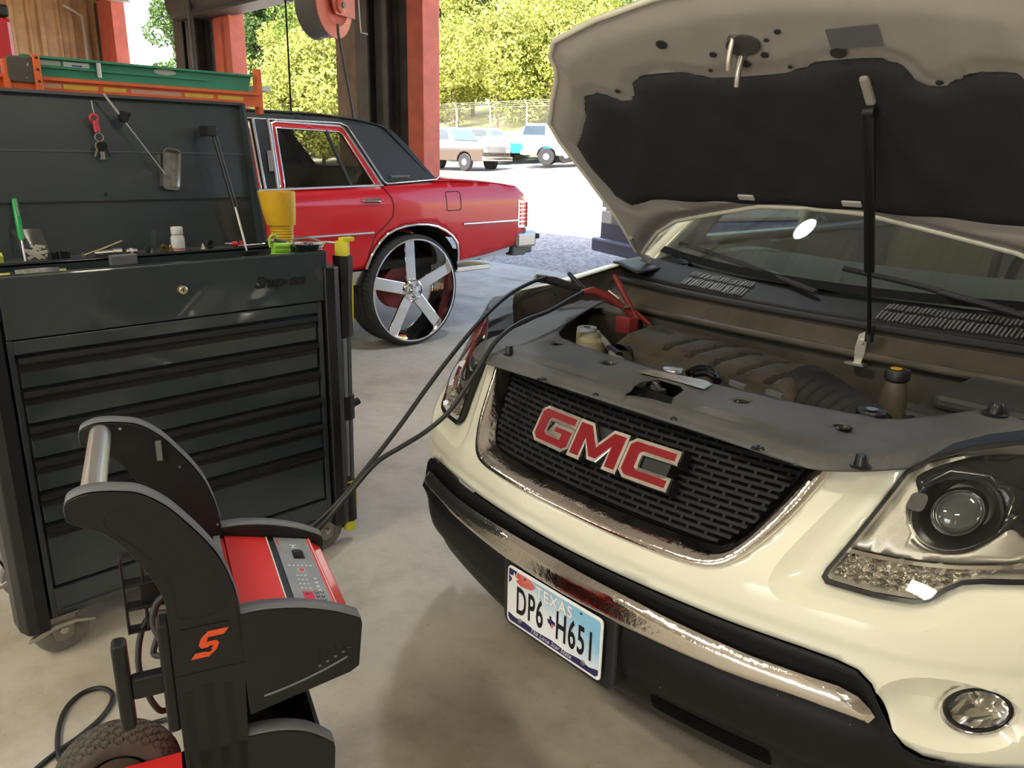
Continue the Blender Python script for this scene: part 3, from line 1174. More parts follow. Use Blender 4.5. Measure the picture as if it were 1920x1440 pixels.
for sg in (-1, 1):
    fender(sg)
    wheel(sg * .87, ARCH_Y, .372, .245, suv, sg)
    wheel(sg * .87, ARCH_Y + 3.02, .372, .245, suv, sg)

# ---- cabin, sides, roof
def side_pt(y, z, sg):
    x = 1.0 - .012 * ((z - .75) / .4) ** 2 if z < 1.12 else 1.0 - .012 - .36 * (z - 1.12)
    return (sg * x, y, z)


GLASS = glass('car_glass', (.55, .62, .60), 1.7)
GLASS_D = glass('privacy_glass', (.08, .09, .09), 1.1)
for sg in (-1, 1):
    lo = [(1.50, .34), (3.58, .34)] + [(4.04 - .44 * math.cos(R(a)), .38 + .44 * math.sin(R(a))) for a in range(0, 181, 15)] + [(4.48, .34), (4.98, .40), (5.06, .75), (5.02, 1.12), (1.46, 1.12), (1.46, .80), (1.50, .6)]
    bs = obj('body_side', patch(lo, lambda P, sg=sg: np.array([side_pt(p[0], p[1], sg) for p in P]), step=.08), PAINT, suv, smooth=50, solid=.01)
    up = [(1.42, 1.12), (5.02, 1.12), (4.90, 1.45), (4.72, 1.72), (3.6, 1.80), (2.45, 1.74), (2.0, 1.54)]
    w1 = [(1.82, 1.15), (2.66, 1.15), (2.66, 1.66), (2.42, 1.66), (2.10, 1.50)]
    w2 = [(2.78, 1.15), (3.66, 1.16), (3.70, 1.67), (2.78, 1.67)]
    w3 = [(3.82, 1.18), (4.84, 1.22), (4.66, 1.62), (3.84, 1.67)]
    fm = lambda P, sg=sg: np.array([side_pt(p[0], p[1], sg) for p in P])
    obj('pillar_frame', patch(up, fm, holes=[w1, w2, w3], step=.08), PAINT, bs, smooth=50, solid=.03)
    for w in (w1, w2, w3):
        obj('window', patch(w, fm, step=.15), GLASS if w is w1 else GLASS_D, bs)


# windshield and roof
def ws_pt(a, b):
    x = -1 + 2 * a
    base = np.array([.80 * x, 1.10 + .22 * x * x, 1.105 + .02 * x * x])
    top = np.array([.66 * x, 1.98 + .14 * x * x, 1.645 - .05 * x * x])
    p = base + (top - base) * b
    p[2] += .05 * math.sin(b * math.pi)
    return p


ws = obj('windshield', grid(ws_pt, 24, 12), GLASS, suv, smooth=60)
obj('glass_band', grid(lambda a, b: ws_pt(a, b * .03) - np.array([0, .002, -.002]), 24, 1), mat('band_black', (.006, .006, .006), .8, spec=.1), ws)
for sg in (-1, 1):
    path = [ws_pt(.5 + .5 * sg, b) + np.array([sg * .02, .02, -.01]) for b in np.linspace(-.05, 1, 8)]
    obj('pillar', tube(path, .035, 10), PAINT, ws, smooth=50)
roof = obj('roof', grid(lambda a, b: ((-.70 + 1.4 * a) * (1 - .04 * b), 1.96 + .14 * (2 * a - 1) ** 2 * (1 - b) + 2.75 * b, 1.66 + .12 * math.sin(min(1, b * 1.6) * math.pi / 2) - .05 * (2 * a - 1) ** 2 - .05 * max(0, b - .6)), 16, 20), PAINT, suv, smooth=50, solid=.03)
obj('tailgate', join(grid(lambda a, b: (-.98 + 1.96 * a, 5.02 + .06 * math.sin(b * 3) - .30 * max(0, b - .55), .40 + 1.30 * b), 10, 14)), PAINT, suv, smooth=50, solid=.02)
CABIN = mat('cabin_grey', (.16, .155, .145), .8)
CABIN_T = mat('cabin_tan', (.30, .26, .20), .85)
dash = obj('dashboard', grid(lambda a, b: (-.74 + 1.48 * a, 1.22 + .20 * (2 * a - 1) ** 2 + .62 * b, 1.085 + .04 * math.sin(b * 2.6) - .30 * max(0, b - .85) / .15), 20, 14), CABIN, suv, smooth=50, solid=.02)
for x in (-.38, .38):
    st = obj('seat', join(cbox((x, 2.62, .78), (.52, .52, .20))), CABIN_T, suv, bevel=.05)
    obj('seat_back', rot(cbox((x, 2.95, 1.12), (.50, .16, .66)), R(-14), 'x', (x, 2.95, .85)), CABIN_T, st, bevel=.05)
    obj('headrest', cbox((x, 3.04, 1.52), (.26, .10, .18)), CABIN_T, st, bevel=.04)
obj('steering_wheel', xf(tube([(.19 * math.cos(a), 0, .19 * math.sin(a)) for a in np.linspace(0, 2 * math.pi, 24, endpoint=False)], .016, 8, closed=True), lambda a, b, c: (a + .40, 1.98 + c * .4, 1.10 + c * .9)), BLACK, suv, smooth=50)
obj('cabin_floor', box(-.95, .95, 1.3, 4.9, .32, .42), CABIN, suv)

# ---- engine bay
bay = obj('bay_floor', join(box(-.72, .72, .30, 1.05, .35, .42), box(-.75, .75, 1.02, 1.10, .35, 1.0), box(-.46, .46, .30, .36, .35, .90)), mat('bay_black', (.012, .011, .010), .8), suv)

SH_F = [(0, .150), (.10, .150), (.24, .152), (.40, .146), (.470, .148), (.500, .160), (.545, .200), (.590, .262), (.612, .345), (.650, .46), (.688, .557), (.745, .70), (.79, .83)]
SH_B = [(.70, .90), (.655, .80), (.60, .68), (.545, .56), (.492, .475), (.42, .415), (.32, .392), (.20, .380), (.07, .370), (0, .366)]
sh_half = SH_F + SH_B
sh_out = [(-a, b) for a, b in reversed(SH_F)] + SH_F[1:] + SH_B + [(-a, b) for a, b in reversed(SH_B[:-1])]
SH_Z = .968


def shield_fn(P):
    x, y = P[:, 0], P[:, 1]
    dB = dist_to([(-a, b) for a, b in reversed(SH_F)] + SH_F[1:], P, False)
    z = SH_Z - .020 * (1 - sst(dB / .035)) + .012 * sst((y - .25) / .5) + .010 * sst((np.abs(x) - .45) / .2)
    z += .008 * sst((dB - .055) / .012) * sst((.46 - np.abs(x)) / .03) - .004 * np.exp(-((dB - .055) / .006) ** 2)
    return np.column_stack([x, y, z])


holes = []
for (u, v), r_ in (((1045, 648), .011), ((1141, 684), .014), ((1390, 755), .0125), ((1578, 803), .013)):
    p = sz(u, v, SH_Z + .004)
    holes.append(circle(p[0], p[1], r_ + .004, 18))
latch_hole = [tuple(sz(u, v, SH_Z)[:2]) for u, v in ((1170, 738), (1205, 720), (1235, 716), (1275, 728), (1283, 737), (1258, 755), (1225, 748))]
holes.append(latch_hole)
sh = obj('radiator_cover', patch(sh_out, shield_fn, holes=holes, step=.0125), SHIELD, suv, smooth=40, solid=.005)
for h in holes[:4]:
    c = np.mean(h, 0)
    zs0 = float(shield_fn(np.array([[c[0], c[1]]]))[0, 2])
    obj('clip_recess', lathe([(.019, zs0 + .001), (.016, zs0 - .006), (.010, zs0 - .011), (.001, zs0 - .012)], 18, 'z', (c[0], c[1], 0), cap=False), BLACK_S, sh, smooth=40)
for (u, v), r_ in (((955, 650), .011), ((1865, 777), .016), ((1617, 853), .012), ((1017, 687), .010), ((1118, 721), .006), ((1265, 768), .006), ((1038, 565), .012), ((1424, 815), .010)):
    p = sz(u, v, SH_Z + .020)
    zs0 = float(shield_fn(np.array([[p[0], p[1]]]))[0, 2])
    if v in (650, 777, 853, 565):
        g = join(lathe([(r_ * 1.5, .004), (r_ * 1.5, .007), (r_, .008), (r_ * .85, .026), (r_ * .7, .029), (.001, .029)], 12, 'z', (p[0], p[1], zs0 - .003)))
    else:
        g = lathe([(r_ * 1.3, .002), (r_, .006), (r_ * .6, .007), (.001, .005)], 16, 'z', (p[0], p[1], zs0 - .002))
    obj('bolt', g, BLACK_S, sh, smooth=40)
# latch striker in the hole, pale label on the cover, shiny caps behind
p = sz(1226, 735, .94)
obj('hood_latch', join(cbox((p[0], p[1], .92), (.05, .03, .06)), tube([(p[0] - .02, p[1], .95), (p[0], p[1] - .01, .972), (p[0] + .02, p[1], .95)], .006, 8)), mat('latch_metal', (.12, .11, .10), .35, .8), suv)
obj('radiator_support', xf(box(-.45, .45, .20, .30, .86, .925), lambda a, b, c: (a, b + .22 * a * a, c)), DUST2, suv)
lab = [tuple(sz(u, v, SH_Z + .009)[:2]) for u, v in ((1197, 701), (1215, 695), (1325, 717), (1335, 724), (1320, 733), (1270, 718))]
obj('sticker', prism(lab, SH_Z + .0125, SH_Z + .0135), mat('pale_label', (.13, .125, .115), .25, color2=(.26, .25, .23), var_scale=40), sh)
for u0, v0, u1, v1 in ((1372, 718, 1400, 728), (1440, 735, 1470, 745)):
    a, b_ = sz(u0, v0, SH_Z + .01), sz(u1, v1, SH_Z + .01)
    obj('rib', prism([(a[0], a[1]), (b_[0], b_[1]), (b_[0], b_[1] - .012), (a[0], a[1] - .012)], SH_Z + .008, SH_Z + .018), SHIELD, sh)
txt = text_geo('DU', .03, extrude=.0008)
p = sz(986, 662, SH_Z)
obj('moulded_mark', xf(rot(txt, R(8)), lambda a, b, c: (a + p[0], b + p[1], c + SH_Z + .0065)), BLACK_S, sh)


# engine cover
def ec(a, b):
    x = -.45 + .68 * a
    y0 = .615 - .14 * a
    y = y0 + .31 * b - .02 * a * b
    prof = float(np.interp(b, [0, .04, .10, .30, .62, .9, .97, 1], [.82, .900, .932, .960, .970, .960, .925, .86]))
    z = prof - .09 * max(0, (abs(a - .5) - .42) / .08) ** 2 * .5
    # slanted grooves over the top
    k = (a - .30 - .10 * b) / .135
    if b > .22 and k > -.3 and k < 5.2:
        w = abs((k % 1) - .5) * 2
        z -= .022 * float(sst(np.array((w - .70) / .12))) * float(sst(np.array((b - .22) / .06))) * float(sst(np.array((.97 - b) / .05)))
        z += .004 * float(sst(np.array((.7 - w) / .4)))
    # round notch in the front left corner
    return (x, y, z)


ecv = obj('engine_cover', grid(ec, 150, 60), DUST, suv, smooth=35, solid=.006)
p = np.array(ec(.135, .03))
hole = [(p[0] + .052 * math.cos(a), p[1] - .004, p[2] - .005 + .050 * math.sin(a)) for a in np.linspace(0, 2 * math.pi, 24, endpoint=False)]
obj('filler_notch', lathe([(.055, -.012), (.050, -.004), (.044, .03), (.001, .032)], 28, 'y', (p[0], p[1], p[2] + .012), cap=False), mat('notch_black', (.006, .006, .006), .7), ecv, smooth=40)
g = text_geo('3.6L VVT', .032, extrude=.001, shear=.2)
q = np.array(ec(.14, .55))
obj('moulded_mark', xf(rot(g, R(-12)), lambda a, b, c: (a + q[0], b + q[1], q[2] + .0045 + c + .05 * b)), DUST2, ecv)
obj('engine_block', join(box(-.38, .20, .56, .88, .45, .84)), DUST2, suv, bevel=.02)
# intake bellows
pa, pb = np.array((.185, .665, .905)), np.array((.405, .545, .890))
n_ = 44
rad = [.084 - .018 * (i / (n_ - 1)) + (.0065 * math.sin(i * 1.05) if 8 < i < 38 else .003) for i in range(n_)]
hose = obj('intake_hose', tube([tuple(pa + (pb - pa) * i / (n_ - 1)) for i in range(n_)], rad, 28), RUBBER, suv, smooth=60)
obj('clamp', tube([tuple(pa + (pb - pa) * .90), tuple(pa + (pb - pa) * .955)], .066, 28), STEEL, hose, smooth=40)
obj('air_duct', tube([tuple(pb), tuple(pb + (.10, -.06, -.01)), tuple(pb + (.20, -.04, -.03))], [.058, .058, .06], 20), DUST2, suv, smooth=60)


def cap_(u, v, z, r_, h, m, name, tex=None, steps=None):
    p = sz(u, v, z)
    o = obj(name, lathe([(r_ * .9, -h), (r_, -h * .9), (r_, -.004), (r_ * .93, 0), (r_ * .8, -.001), (.001, -.001)], 30, 'z', (p[0], p[1], z)), m, suv, smooth=40)
    return o, p


cap, p = cap_(1635, 768, .978, .030, .014, BLACK_S, 'coolant_cap')
obj('cap_mark', lathe([(.012, .979), (.012, .9805)], 18, 'z', (p[0], p[1], 0)), STEEL, cap)
obj('filler_neck', lathe([(.024, .86), (.024, .966)], 20, 'z', (p[0], p[1], 0)), STEEL, cap)
cap, p = cap_(1262, 691, .972, .026, .016, STEEL, 'radiator_cap')
obj('filler_neck', lathe([(.030, .90), (.030, .955), (.020, .957)], 20, 'z', (p[0], p[1], 0)), BLACK, cap)
# brake fluid reservoir with yellow printed cap
cap, p = cap_(1684, 692, 1.000, .029, .026, BLACK, 'brake_fluid_cap')
obj('cap_print', lathe([(.013, 1.0), (.013, 1.0015)], 20, 'z', (p[0] - .004, p[1], 0)), mat('yellow_print', (.75, .42, .02), .5), cap)
obj('reservoir', join(lathe([(.035, .84), (.030, .93), (.024, .97)], 18, 'z', (p[0], p[1], 0)), cbox((p[0] + .05, p[1] + .03, .86), (.16, .12, .08))), mat('smoky_plastic', (.095, .08, .055), .5), cap, smooth=40)
# washer tank, translucent, with its cap
cap, p = cap_(1101, 613, .985, .030, .012, mat('grey_cap', (.25, .26, .28), .3), 'washer_cap')
obj('cap_mark', join(box(p[0] - .012, p[0] + .012, p[1] - .002, p[1] + .002, .985, .9865), box(p[0] - .002, p[0] + .002, p[1] - .010, p[1] + .010, .985, .9865)), BLACK, cap)
obj('tank', join(lathe([(.045, .84), (.048, .90), (.040, .945), (.027, .955), (.027, .972)], 20, 'z', (p[0] + .005, p[1] + .012, 0))), mat('washer_tank', (.42, .37, .25), .5, color2=(.30, .26, .17), var_scale=20), cap, smooth=40)
obj('tank_bracket', cbox((p[0] - .045, p[1] + .03, .94), (.02, .04, .05)), mat('washer_tank', (.42, .37, .25)), cap, bevel=.004)
obj('coolant_hose', tube(spline([tuple(sz(1120, 625, .955)), tuple(sz(1138, 645, .945)), tuple(sz(1150, 668, .94)), tuple(sz(1165, 675, .93)), tuple(sz(1170, 690, .91))], 6), .009, 10), mat('grey_hose', (.25, .24, .22), .4), suv, smooth=60)
obj('hose_joint', tube([tuple(sz(1142, 655, .945)), tuple(sz(1160, 668, .94))], .014, 12), BLACK, suv, smooth=50)
# battery box behind the washer tank
q = sz(1150, 575, .97)
bat = obj('battery', box(q[0] - .13, q[0] + .11, q[1] - .06, q[1] + .12, .74, .968), DUST2, suv, bevel=.012)
obj('terminal', lathe([(.010, .968), (.010, .990)], 12, 'z', (q[0] + .085, q[1] - .02, 0)), STEEL, bat)
obj('battery_cable', tube(spline([(q[0] + .085, q[1] - .02, .985), (q[0] + .12, q[1] - .03, .975), (q[0] + .17, q[1] + .0, .93)], 6), .008, 8), mat('red_cable', (.30, .02, .015), .5), bat)
# fuse box and air box
q = sz(1250, 700, .93)
obj('small_hoses', join(tube(spline([tuple(sz(1290, 700, .955)), tuple(sz(1310, 690, .965)), tuple(sz(1335, 695, .96)), tuple(sz(1345, 715, .95))], 6), .010, 10),
                        tube(spline([tuple(sz(1300, 702, .95)), tuple(sz(1325, 700, .96)), tuple(sz(1340, 708, .955))], 6), .008, 10)), BLACK_S, suv, smooth=50)
q0, q1 = sz(1740, 720, .95), sz(1960, 760, .95)
ab = obj('air_box', xf(join(box(.45, .76, .58, .88, .72, .965), box(.49, .74, .63, .86, .965, 1.0)), lambda a, b, c: (a, b, c)), mat('air_box_black', (.028, .026, .023), .6), suv, bevel=.012)
for i in range(9):
    obj('rib', box(.47 + i * .03, .478 + i * .03, .566, .582, .76, .955), BLACK, ab)
obj('bay_trim', xf(box(-.02, .02, 0, 1, 0, .03), lambda a, b, c: (.60 + a + .06 * b, .62 + .32 * b, .955 + c)), DUST, suv, bevel=.008)


# firewall, cowl
def cowl(a, b):
    x = -.80 + 1.6 * a
    k = x * x
    pts = [(.935 + .02 * k, .80), (.945 + .06 * k, .955), (.925 + .08 * k, .975), (.93 + .10 * k, .985), (.962 + .14 * k, 1.030), (.952 + .14 * k, 1.042), (.985 + .16 * k, 1.050), (1.05 + .20 * k, 1.052)]
    t = b * (len(pts) - 1)
    i = min(int(t), len(pts) - 2)
    f_ = t - i
    return (x, pts[i][0] + (pts[i + 1][0] - pts[i][0]) * f_, pts[i][1] + (pts[i + 1][1] - pts[i][1]) * f_)


cw = obj('firewall', grid(cowl, 40, 28), DUST2, suv, smooth=30, solid=.004)
obj('rubber_seal', tube([(x, .958 + .14 * x * x, 1.048) for x in np.linspace(-.76, .76, 40)], .010, 10), RUBBER, cw, smooth=60)
obj('ledge_seal', tube([(x, .922 + .08 * x * x, .978) for x in np.linspace(-.72, .74, 40)], .011, 10), DUST, cw, smooth=60)
cg = obj('cowl_panel', grid(lambda a, b: (-.80 + 1.6 * a, (1.00 + .18 * (-.8 + 1.6 * a) ** 2) + .125 * b, 1.050 + .052 * b ** .8 + .012 * (-.8 + 1.6 * a) ** 2), 40, 8), mat('cowl_black', (.010, .010, .011), .6, spec=.3), suv, smooth=40, solid=.004)
lv = []
for x0, x1 in ((-.50, -.24), (.18, .62)):
    x = x0
    while x < x1:
        y = 1.02 + .18 * x * x
        for t0, t1 in ((.10, .40), (.50, .72)):
            za, zb = 1.0545 + .052 * t0 ** .8 + .012 * x * x, 1.0545 + .052 * t1 ** .8 + .012 * x * x
            lv.append(([(x, y - .02 + .125 * t0, za), (x + .0048, y - .02 + .125 * t0, za), (x + .0048, y - .02 + .125 * t1, zb), (x, y - .02 + .125 * t1, zb)], [(0, 1, 2, 3)]))
        x += .0105
obj('louvres', join(*lv), mat('louvre_grey', (.09, .09, .088), .5), cg, solid=.003, kind='stuff')


# wipers
def wiper(p_piv, p_bl0, p_bl1, name='wiper'):
    w = obj(name, tube(spline([p_piv, tuple((np.array(p_piv) + np.array(p_bl0)) / 2 + (0, 0, .012)), tuple((np.array(p_bl0) * .6 + np.array(p_bl1) * .4))], 8), [.013] * 1 + [.012] * 7 + [.009] * 8 + [.007] if False else .010, 8), BLACK_S, suv, smooth=50)
    obj('blade', tube([p_bl0, tuple((np.array(p_bl0) + np.array(p_bl1)) / 2 + (0, 0, .006)), p_bl1], .009, 6), RUBBER, w)
    obj('pivot_cap', lathe([(.020, -.006), (.020, .006), (.012, .016), (.001, .018)], 16, 'z', p_piv), BLACK, w, smooth=40)
    return w


def on_ws(u, v, lift=.014):
    d = sray(u, v)
    best = None
    for b in np.linspace(-.1, .8, 200):
        for side in (0,):
            pass
    # march: y as function of x,z on the glass
    for t in np.linspace(.8, 4.5, 3000):
        p = SUV_CAM + d * t
        x = p[0] / .76
        k = min(1, x * x)
        yb = 1.10 + .22 * k
        zb = 1.105 + .02 * k + (p[1] - yb) * .62
        if p[1] > yb - .12 and p[2] <= zb + lift:
            return tuple(p)
    return tuple(SUV_CAM + d * 2.5)


wiper(tuple(sz(1598, 556, 1.085)), on_ws(1530, 548), on_ws(1276, 456))
wiper(tuple(sz(1990, 640, 1.085)), on_ws(1900, 585), on_ws(1582, 503))

# ---- the bonnet, propped open
HA = R(43.5)
H0 = np.array([0, 1.10, 1.165])
HS = np.array([0, -math.cos(HA), math.sin(HA)])
HN = np.array([0, -math.sin(HA), -math.cos(HA)])      # towards the engine


def on_hood(u, v):
    d = sray(u, v)
    n = HN
    t = ((H0 - SUV_CAM) @ n) / (d @ n)
    q = SUV_CAM + d * t
    return (q[0], float((q - H0) @ HS))


H_HALF = [(0, .262), (.15, .255), (.32, .207), (.49, .155), (.60, .085), (.68, .01), (.735, -.045), (.762, -.035), (.752, .06), (.748, .14), (.766, .35), (.783, .50), (.776, .580), (.70, .668), (.628, .745), (.606, .782), (.600, .822), (.552, .868), (.375, .912), (.175, .943), (0, .955)]
H_OUTL = mirror_outline(H_HALF)
PAD_H = [(0, .287), (.15, .283), (.34, .275), (.52, .268), (.62, .232), (.672, .268), (.695, .40), (.700, .50), (.640, .555), (.585, .615), (.575, .645), (.545, .690), (.485, .702), (.452, .690), (.42, .671), (.385, .672), (.362, .690), (.350, .725), (.31, .746), (.24, .752), (.17, .748), (.105, .728), (0, .726)]
PAD = mirror_outline(PAD_H)


def hood_fn(off=0., extra=None):
    def f(P):
        x, s = P[:, 0], P[:, 1]
        d = dist_to(H_OUTL, P)
        # the underside bows away from the engine, flange rolls back at the rim
        h = off - .045 * sst(1 - (x / .78) ** 2) * sst((s - .1) / .5) * 0 - .02 * (1 - sst(d / .05)) * 0
        if extra is not None:
            h = h + extra(P, d)
        return H0 + np.outer(s, HS) + np.outer(h, HN) + np.column_stack([x, 0 * x, 0 * x])
    return f


def inner_extra(P, d):
    dp = dist_to(PAD, P)
    ip = inside(PAD, P)
    e = .018 * sst(d / .05) - .030 * sst((d - .055) / .03) * 0
    e = np.where(ip, e - .02 * sst(dp / .02), e)
    # raised ribs of the pressed frame
    e += .006 * sst((dp - .02) / .015) * (~ip) * sst((d - .04) / .02)
    return e


U_HOOD = mat('hood_shaded_paint', (.30, .285, .26), .45, var=.06, var_scale=8)  # bonnet's white paint darkened, the underside's shade put into the colour
hood = obj('hood', patch(H_OUTL, hood_fn(-.006, inner_extra), step=.0135), U_HOOD, suv, smooth=40)
obj('outer_skin', patch(H_OUTL, hood_fn(-.008, lambda P, d: -.05 * sst(d / .25)), step=.03), PAINT, hood, smooth=50)
obj('rim_flange', tube([tuple(p) for p in hood_fn(-.006)(np.array(resample(H_OUTL, .03)))], .008, 8, closed=True), PAINT, hood, smooth=60)
pad = obj('insulation_pad', patch(PAD, hood_fn(.010, lambda P, d: .012 * sst(dist_to(PAD, P) / .03) + .003 * np.sin(P[:, 0] * 30) * np.sin(P[:, 1] * 26)), step=.016), mat('pad_felt', (.018, .019, .022), .9, bump=.2, bump_scale=200), hood, smooth=50, solid=.012, offset=1)


def hpt(x, s, h=0.):
    return tuple(H0 + HS * s + HN * h + np.array([x, 0, 0]))


def hbox(x0, x1, s0, s1, h0, h1):
    return xf(box(x0, x1, s0, s1, h0, h1), lambda a, b, c: hpt(a, b, c))


for x in (-.145, .155):
    obj('pad_clip', hbox(x - .028, x + .022, .318, .336, .024, .030), mat('clip_grey', (.42, .40, .38), .5), hood, bevel=.002)
for u, v, r_ in ((1248, 72, .016), (1345, 90, .010), (1445, 62, .006), (1442, 90, .010), (1490, 112, .006), (1580, 85, .018), (1407, 107, .012), (1340, 120, .006), (1165, 160, .008), (1770, 140, .008), (1466, 46, .008)):
    x, s = on_hood(u, v)
    obj('hole', xf(lathe([(r_, .0215), (r_ * .85, .0235), (.001, .0235)], 16, 'z'), lambda a, b, c: hpt(x + a, s + b * .8, c)), mat('hole_black', (.02, .02, .02), .8), hood)
x, s = on_hood(1402, 72)
obj('striker_plate', xf(prism(circle(x, s, .042, 22, .026), .020, .0255), lambda a, b, c: hpt(a, b, c)), mat('striker_dark', (.05, .048, .045), .6), hood)
for (u0, v0), (u1, v1), h in (((1382, 60), (1366, 90), .060), ((1398, 92), (1382, 122), .060)):
    x0, s0 = on_hood(u0, v0)
    obj('striker_pin', tube([hpt(x0, s0, .018), hpt(x0 + .004, s0 - .012, .050), hpt(x0 - .006, s0 - .045, .066)], .007, 10), STEEL, hood, smooth=50)
    obj('pin_base', xf(lathe([(.012, .018), (.012, .024)], 14, 'z'), lambda a, b, c: hpt(x0 + a, s0 + b, c)), STEEL, hood)
x0, s0 = on_hood(1557, 45)
x1, s1 = on_hood(1663, 66)
obj('sticker', hbox(min(x0, x1), max(x0, x1), min(s0, s1) - .005, max(s0, s1) + .005, .0222, .0228), mat('dark_label', (.11, .11, .125), .5), hood)
# tab that carries the stay
x, s = on_hood(1632, 150)
obj('stay_bracket', hbox(x - .008, x + .012, s - .045, s + .030, .012, .030), U_HOOD, hood, bevel=.006)
# gas stay
top = np.array(hpt(x + .004, s - .05, .040))
bot = np.array(sy(1630, 632, .905))
mid = top + (bot - top) * .66
stay = obj('gas_stay', tube([tuple(top), tuple(mid)], .0125, 16), BLACK_S, suv, smooth=50)
obj('rod', tube([tuple(mid), tuple(bot)], .0055, 12), BLACK_S, stay, smooth=50)
obj('ball_socket', tube([tuple(bot + (0, 0, .03)), tuple(bot - (0, 0, .012))], .011, 12), BLACK, stay, smooth=50)
obj('ball_socket', lathe([(.012, -.012), (.012, .012)], 14, 'x', tuple(top)), BLACK, stay, smooth=50)
br = bot + np.array([-.022, .012, -.03])
obj('stay_mount', join(xf(prism([(-.012, -.045), (-.016, -.010), (-.010, .030), (.004, .040), (.014, .026), (.012, -.02), (.006, -.045)], -.003, .003, 'y'), lambda a, b, c: (br[0] + a, br[1] + b, br[2] + c)),
                       cbox((br[0] - .002, br[1] - .012, br[2] - .046), (.05, .03, .006)), lathe([(.008, -.014), (.008, .004)], 12, 'y', (br[0], br[1], br[2] + .012))), mat('zinc', (.62, .60, .52), .4, 1.), suv)
# hinges
for sg in (-1, 1):
    obj('hood_hinge', join(tube([(sg * .745, 1.20, 1.09), (sg * .745, 1.12, 1.15), hpt(sg * .725, .06, .01)], .010, 8), cbox((sg * .745, 1.20, 1.085), (.03, .12, .012))), U_HOOD, suv)
    obj('cowl_corner', grid(lambda a, b: (sg * (.66 + .20 * a), 1.02 + .10 * a + .30 * b, 1.085 + .01 * a + .012 * b), 8, 8), BLACK, suv, smooth=50, solid=.006)
# ================================================================== tool chest
CX, CY0, CY1 = -2.35, .435, 1.450          # front plane and sides
CB = -2.83                                  # back
RIM = 1.139
NAVY_PAINT = mat('slate_chest_paint', (.030, .040, .046), .30, coat=.5, var=.1, var_scale=3)
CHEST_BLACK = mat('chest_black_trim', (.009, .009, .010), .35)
chest = thing('tool_chest', 'dark slate rolling tool chest with six drawers and a raised lid', 'tool chest', (CX, (CY0 + CY1) / 2, 0))
chest_off = np.array([CX, (CY0 + CY1) / 2, 0])


def cl(g):
    return move(g, -chest_off[0], -chest_off[1], 0)


def cobj(name, g, m, parent=chest, **k):
    return obj(name, cl(g), m, parent, **k)


t_ = .012
body = cobj('cabinet', join(box(CB, CX - .02, CY0, CY0 + t_, .13, RIM - .01), box(CB, CX - .02, CY1 - t_, CY1, .13, RIM - .01), box(CB, CB + t_, CY0, CY1, .13, RIM - .01), box(CB, CX - .02, CY0, CY1, .125, .15),
                            box(CB, CX - .03, CY0, CY1, .955, .967)), NAVY_PAINT)
# face frame round the drawers
DY0, DY1 = .484, 1.398
cobj('face_frame', join(box(CX - .02, CX, CY0 + .03, DY0 - .004, .125, .967), box(CX - .02, CX, DY1 + .004, CY1 - .03, .125, .967), box(CX - .02, CX, DY0 - .004, DY1 + .004, .928, .965),
                        box(CX - .02, CX, DY0 - .004, DY1 + .004, .145, .218), box(CX - .03, CX - .022, DY0 - .004, DY1 + .004, .20, .94)), NAVY_PAINT, bevel=.002)
cobj('kick_panel', xf(box(CX - .04, CX + .006, DY0 + .01, DY1 - .0, .122, .150), lambda a, b, c: (a - .0 + (.150 - c) * -.6, b, c)), NAVY_PAINT)
# top till front
till = cobj('till_front', box(CX - .015, CX + .004, CY0 + .03, CY1 - .004, .969, RIM), NAVY_PAINT, bevel=.004)
cobj('till_rim', join(box(CX - .028, CX + .004, CY0, CY1, RIM - .004, RIM), box(CB, CX, CY0, CY0 + .02, RIM - .012, RIM), box(CB, CX, CY1 - .02, CY1, RIM - .012, RIM)), NAVY_PAINT, bevel=.002)
g = text_geo('Snap-on', .050, shear=.32, extrude=.0025, offset=.0016, sx=1.16, spacing=.95)
yc = (1.162 + 1.361) / 2 + .002
cobj('logo', xf(g, lambda a, b, c: (CX + .0045 + c, yc + a, 1.0525 + b)), CHEST_BLACK)
lock = cobj('lock', lathe([(.015, .004), (.015, .008), (.013, .011), (.013, .016), (.010, .018), (.006, .017), (.001, .0165)], 24, 'x', (CX, .939, 1.058)), mat('brassy_steel', (.62, .55, .38), .3, 1.), smooth=40)
cobj('keyhole', prism([(.9378, 1.053), (.9402, 1.053), (.9402, 1.063), (.9378, 1.063)], CX + .0170, CX + .0180, 'x'), CHEST_BLACK)
# drawers
zs_ = [.922, .828, .726, .624, .524, .424, .222]
for i in range(6):
    z1, z0 = zs_[i] - .004, zs_[i + 1] + .004
    d = cobj('drawer', box(CX - .35, CX - .004, DY0 + .003, DY1 - .003, z0, z1), NAVY_PAINT, bevel=.003)
    obj('pull', cl(xf(prism([(0, 0), (.012, .001), (.017, .006), (.017, .010), (.012, .008), (.008, .022), (0, .024)], DY0 + .001, DY1 - .001, 'y'), lambda a, b, c: (CX - .004 + a, b, z1 - .022 + c))), CHEST_BLACK, d)
    obj('pull_shadow', cl(box(CX - .004, CX - .001, DY0 + .004, DY1 - .004, z1 - .040, z1 - .022)), CHEST_BLACK, d)  # black strip standing in for the shadow below the pull
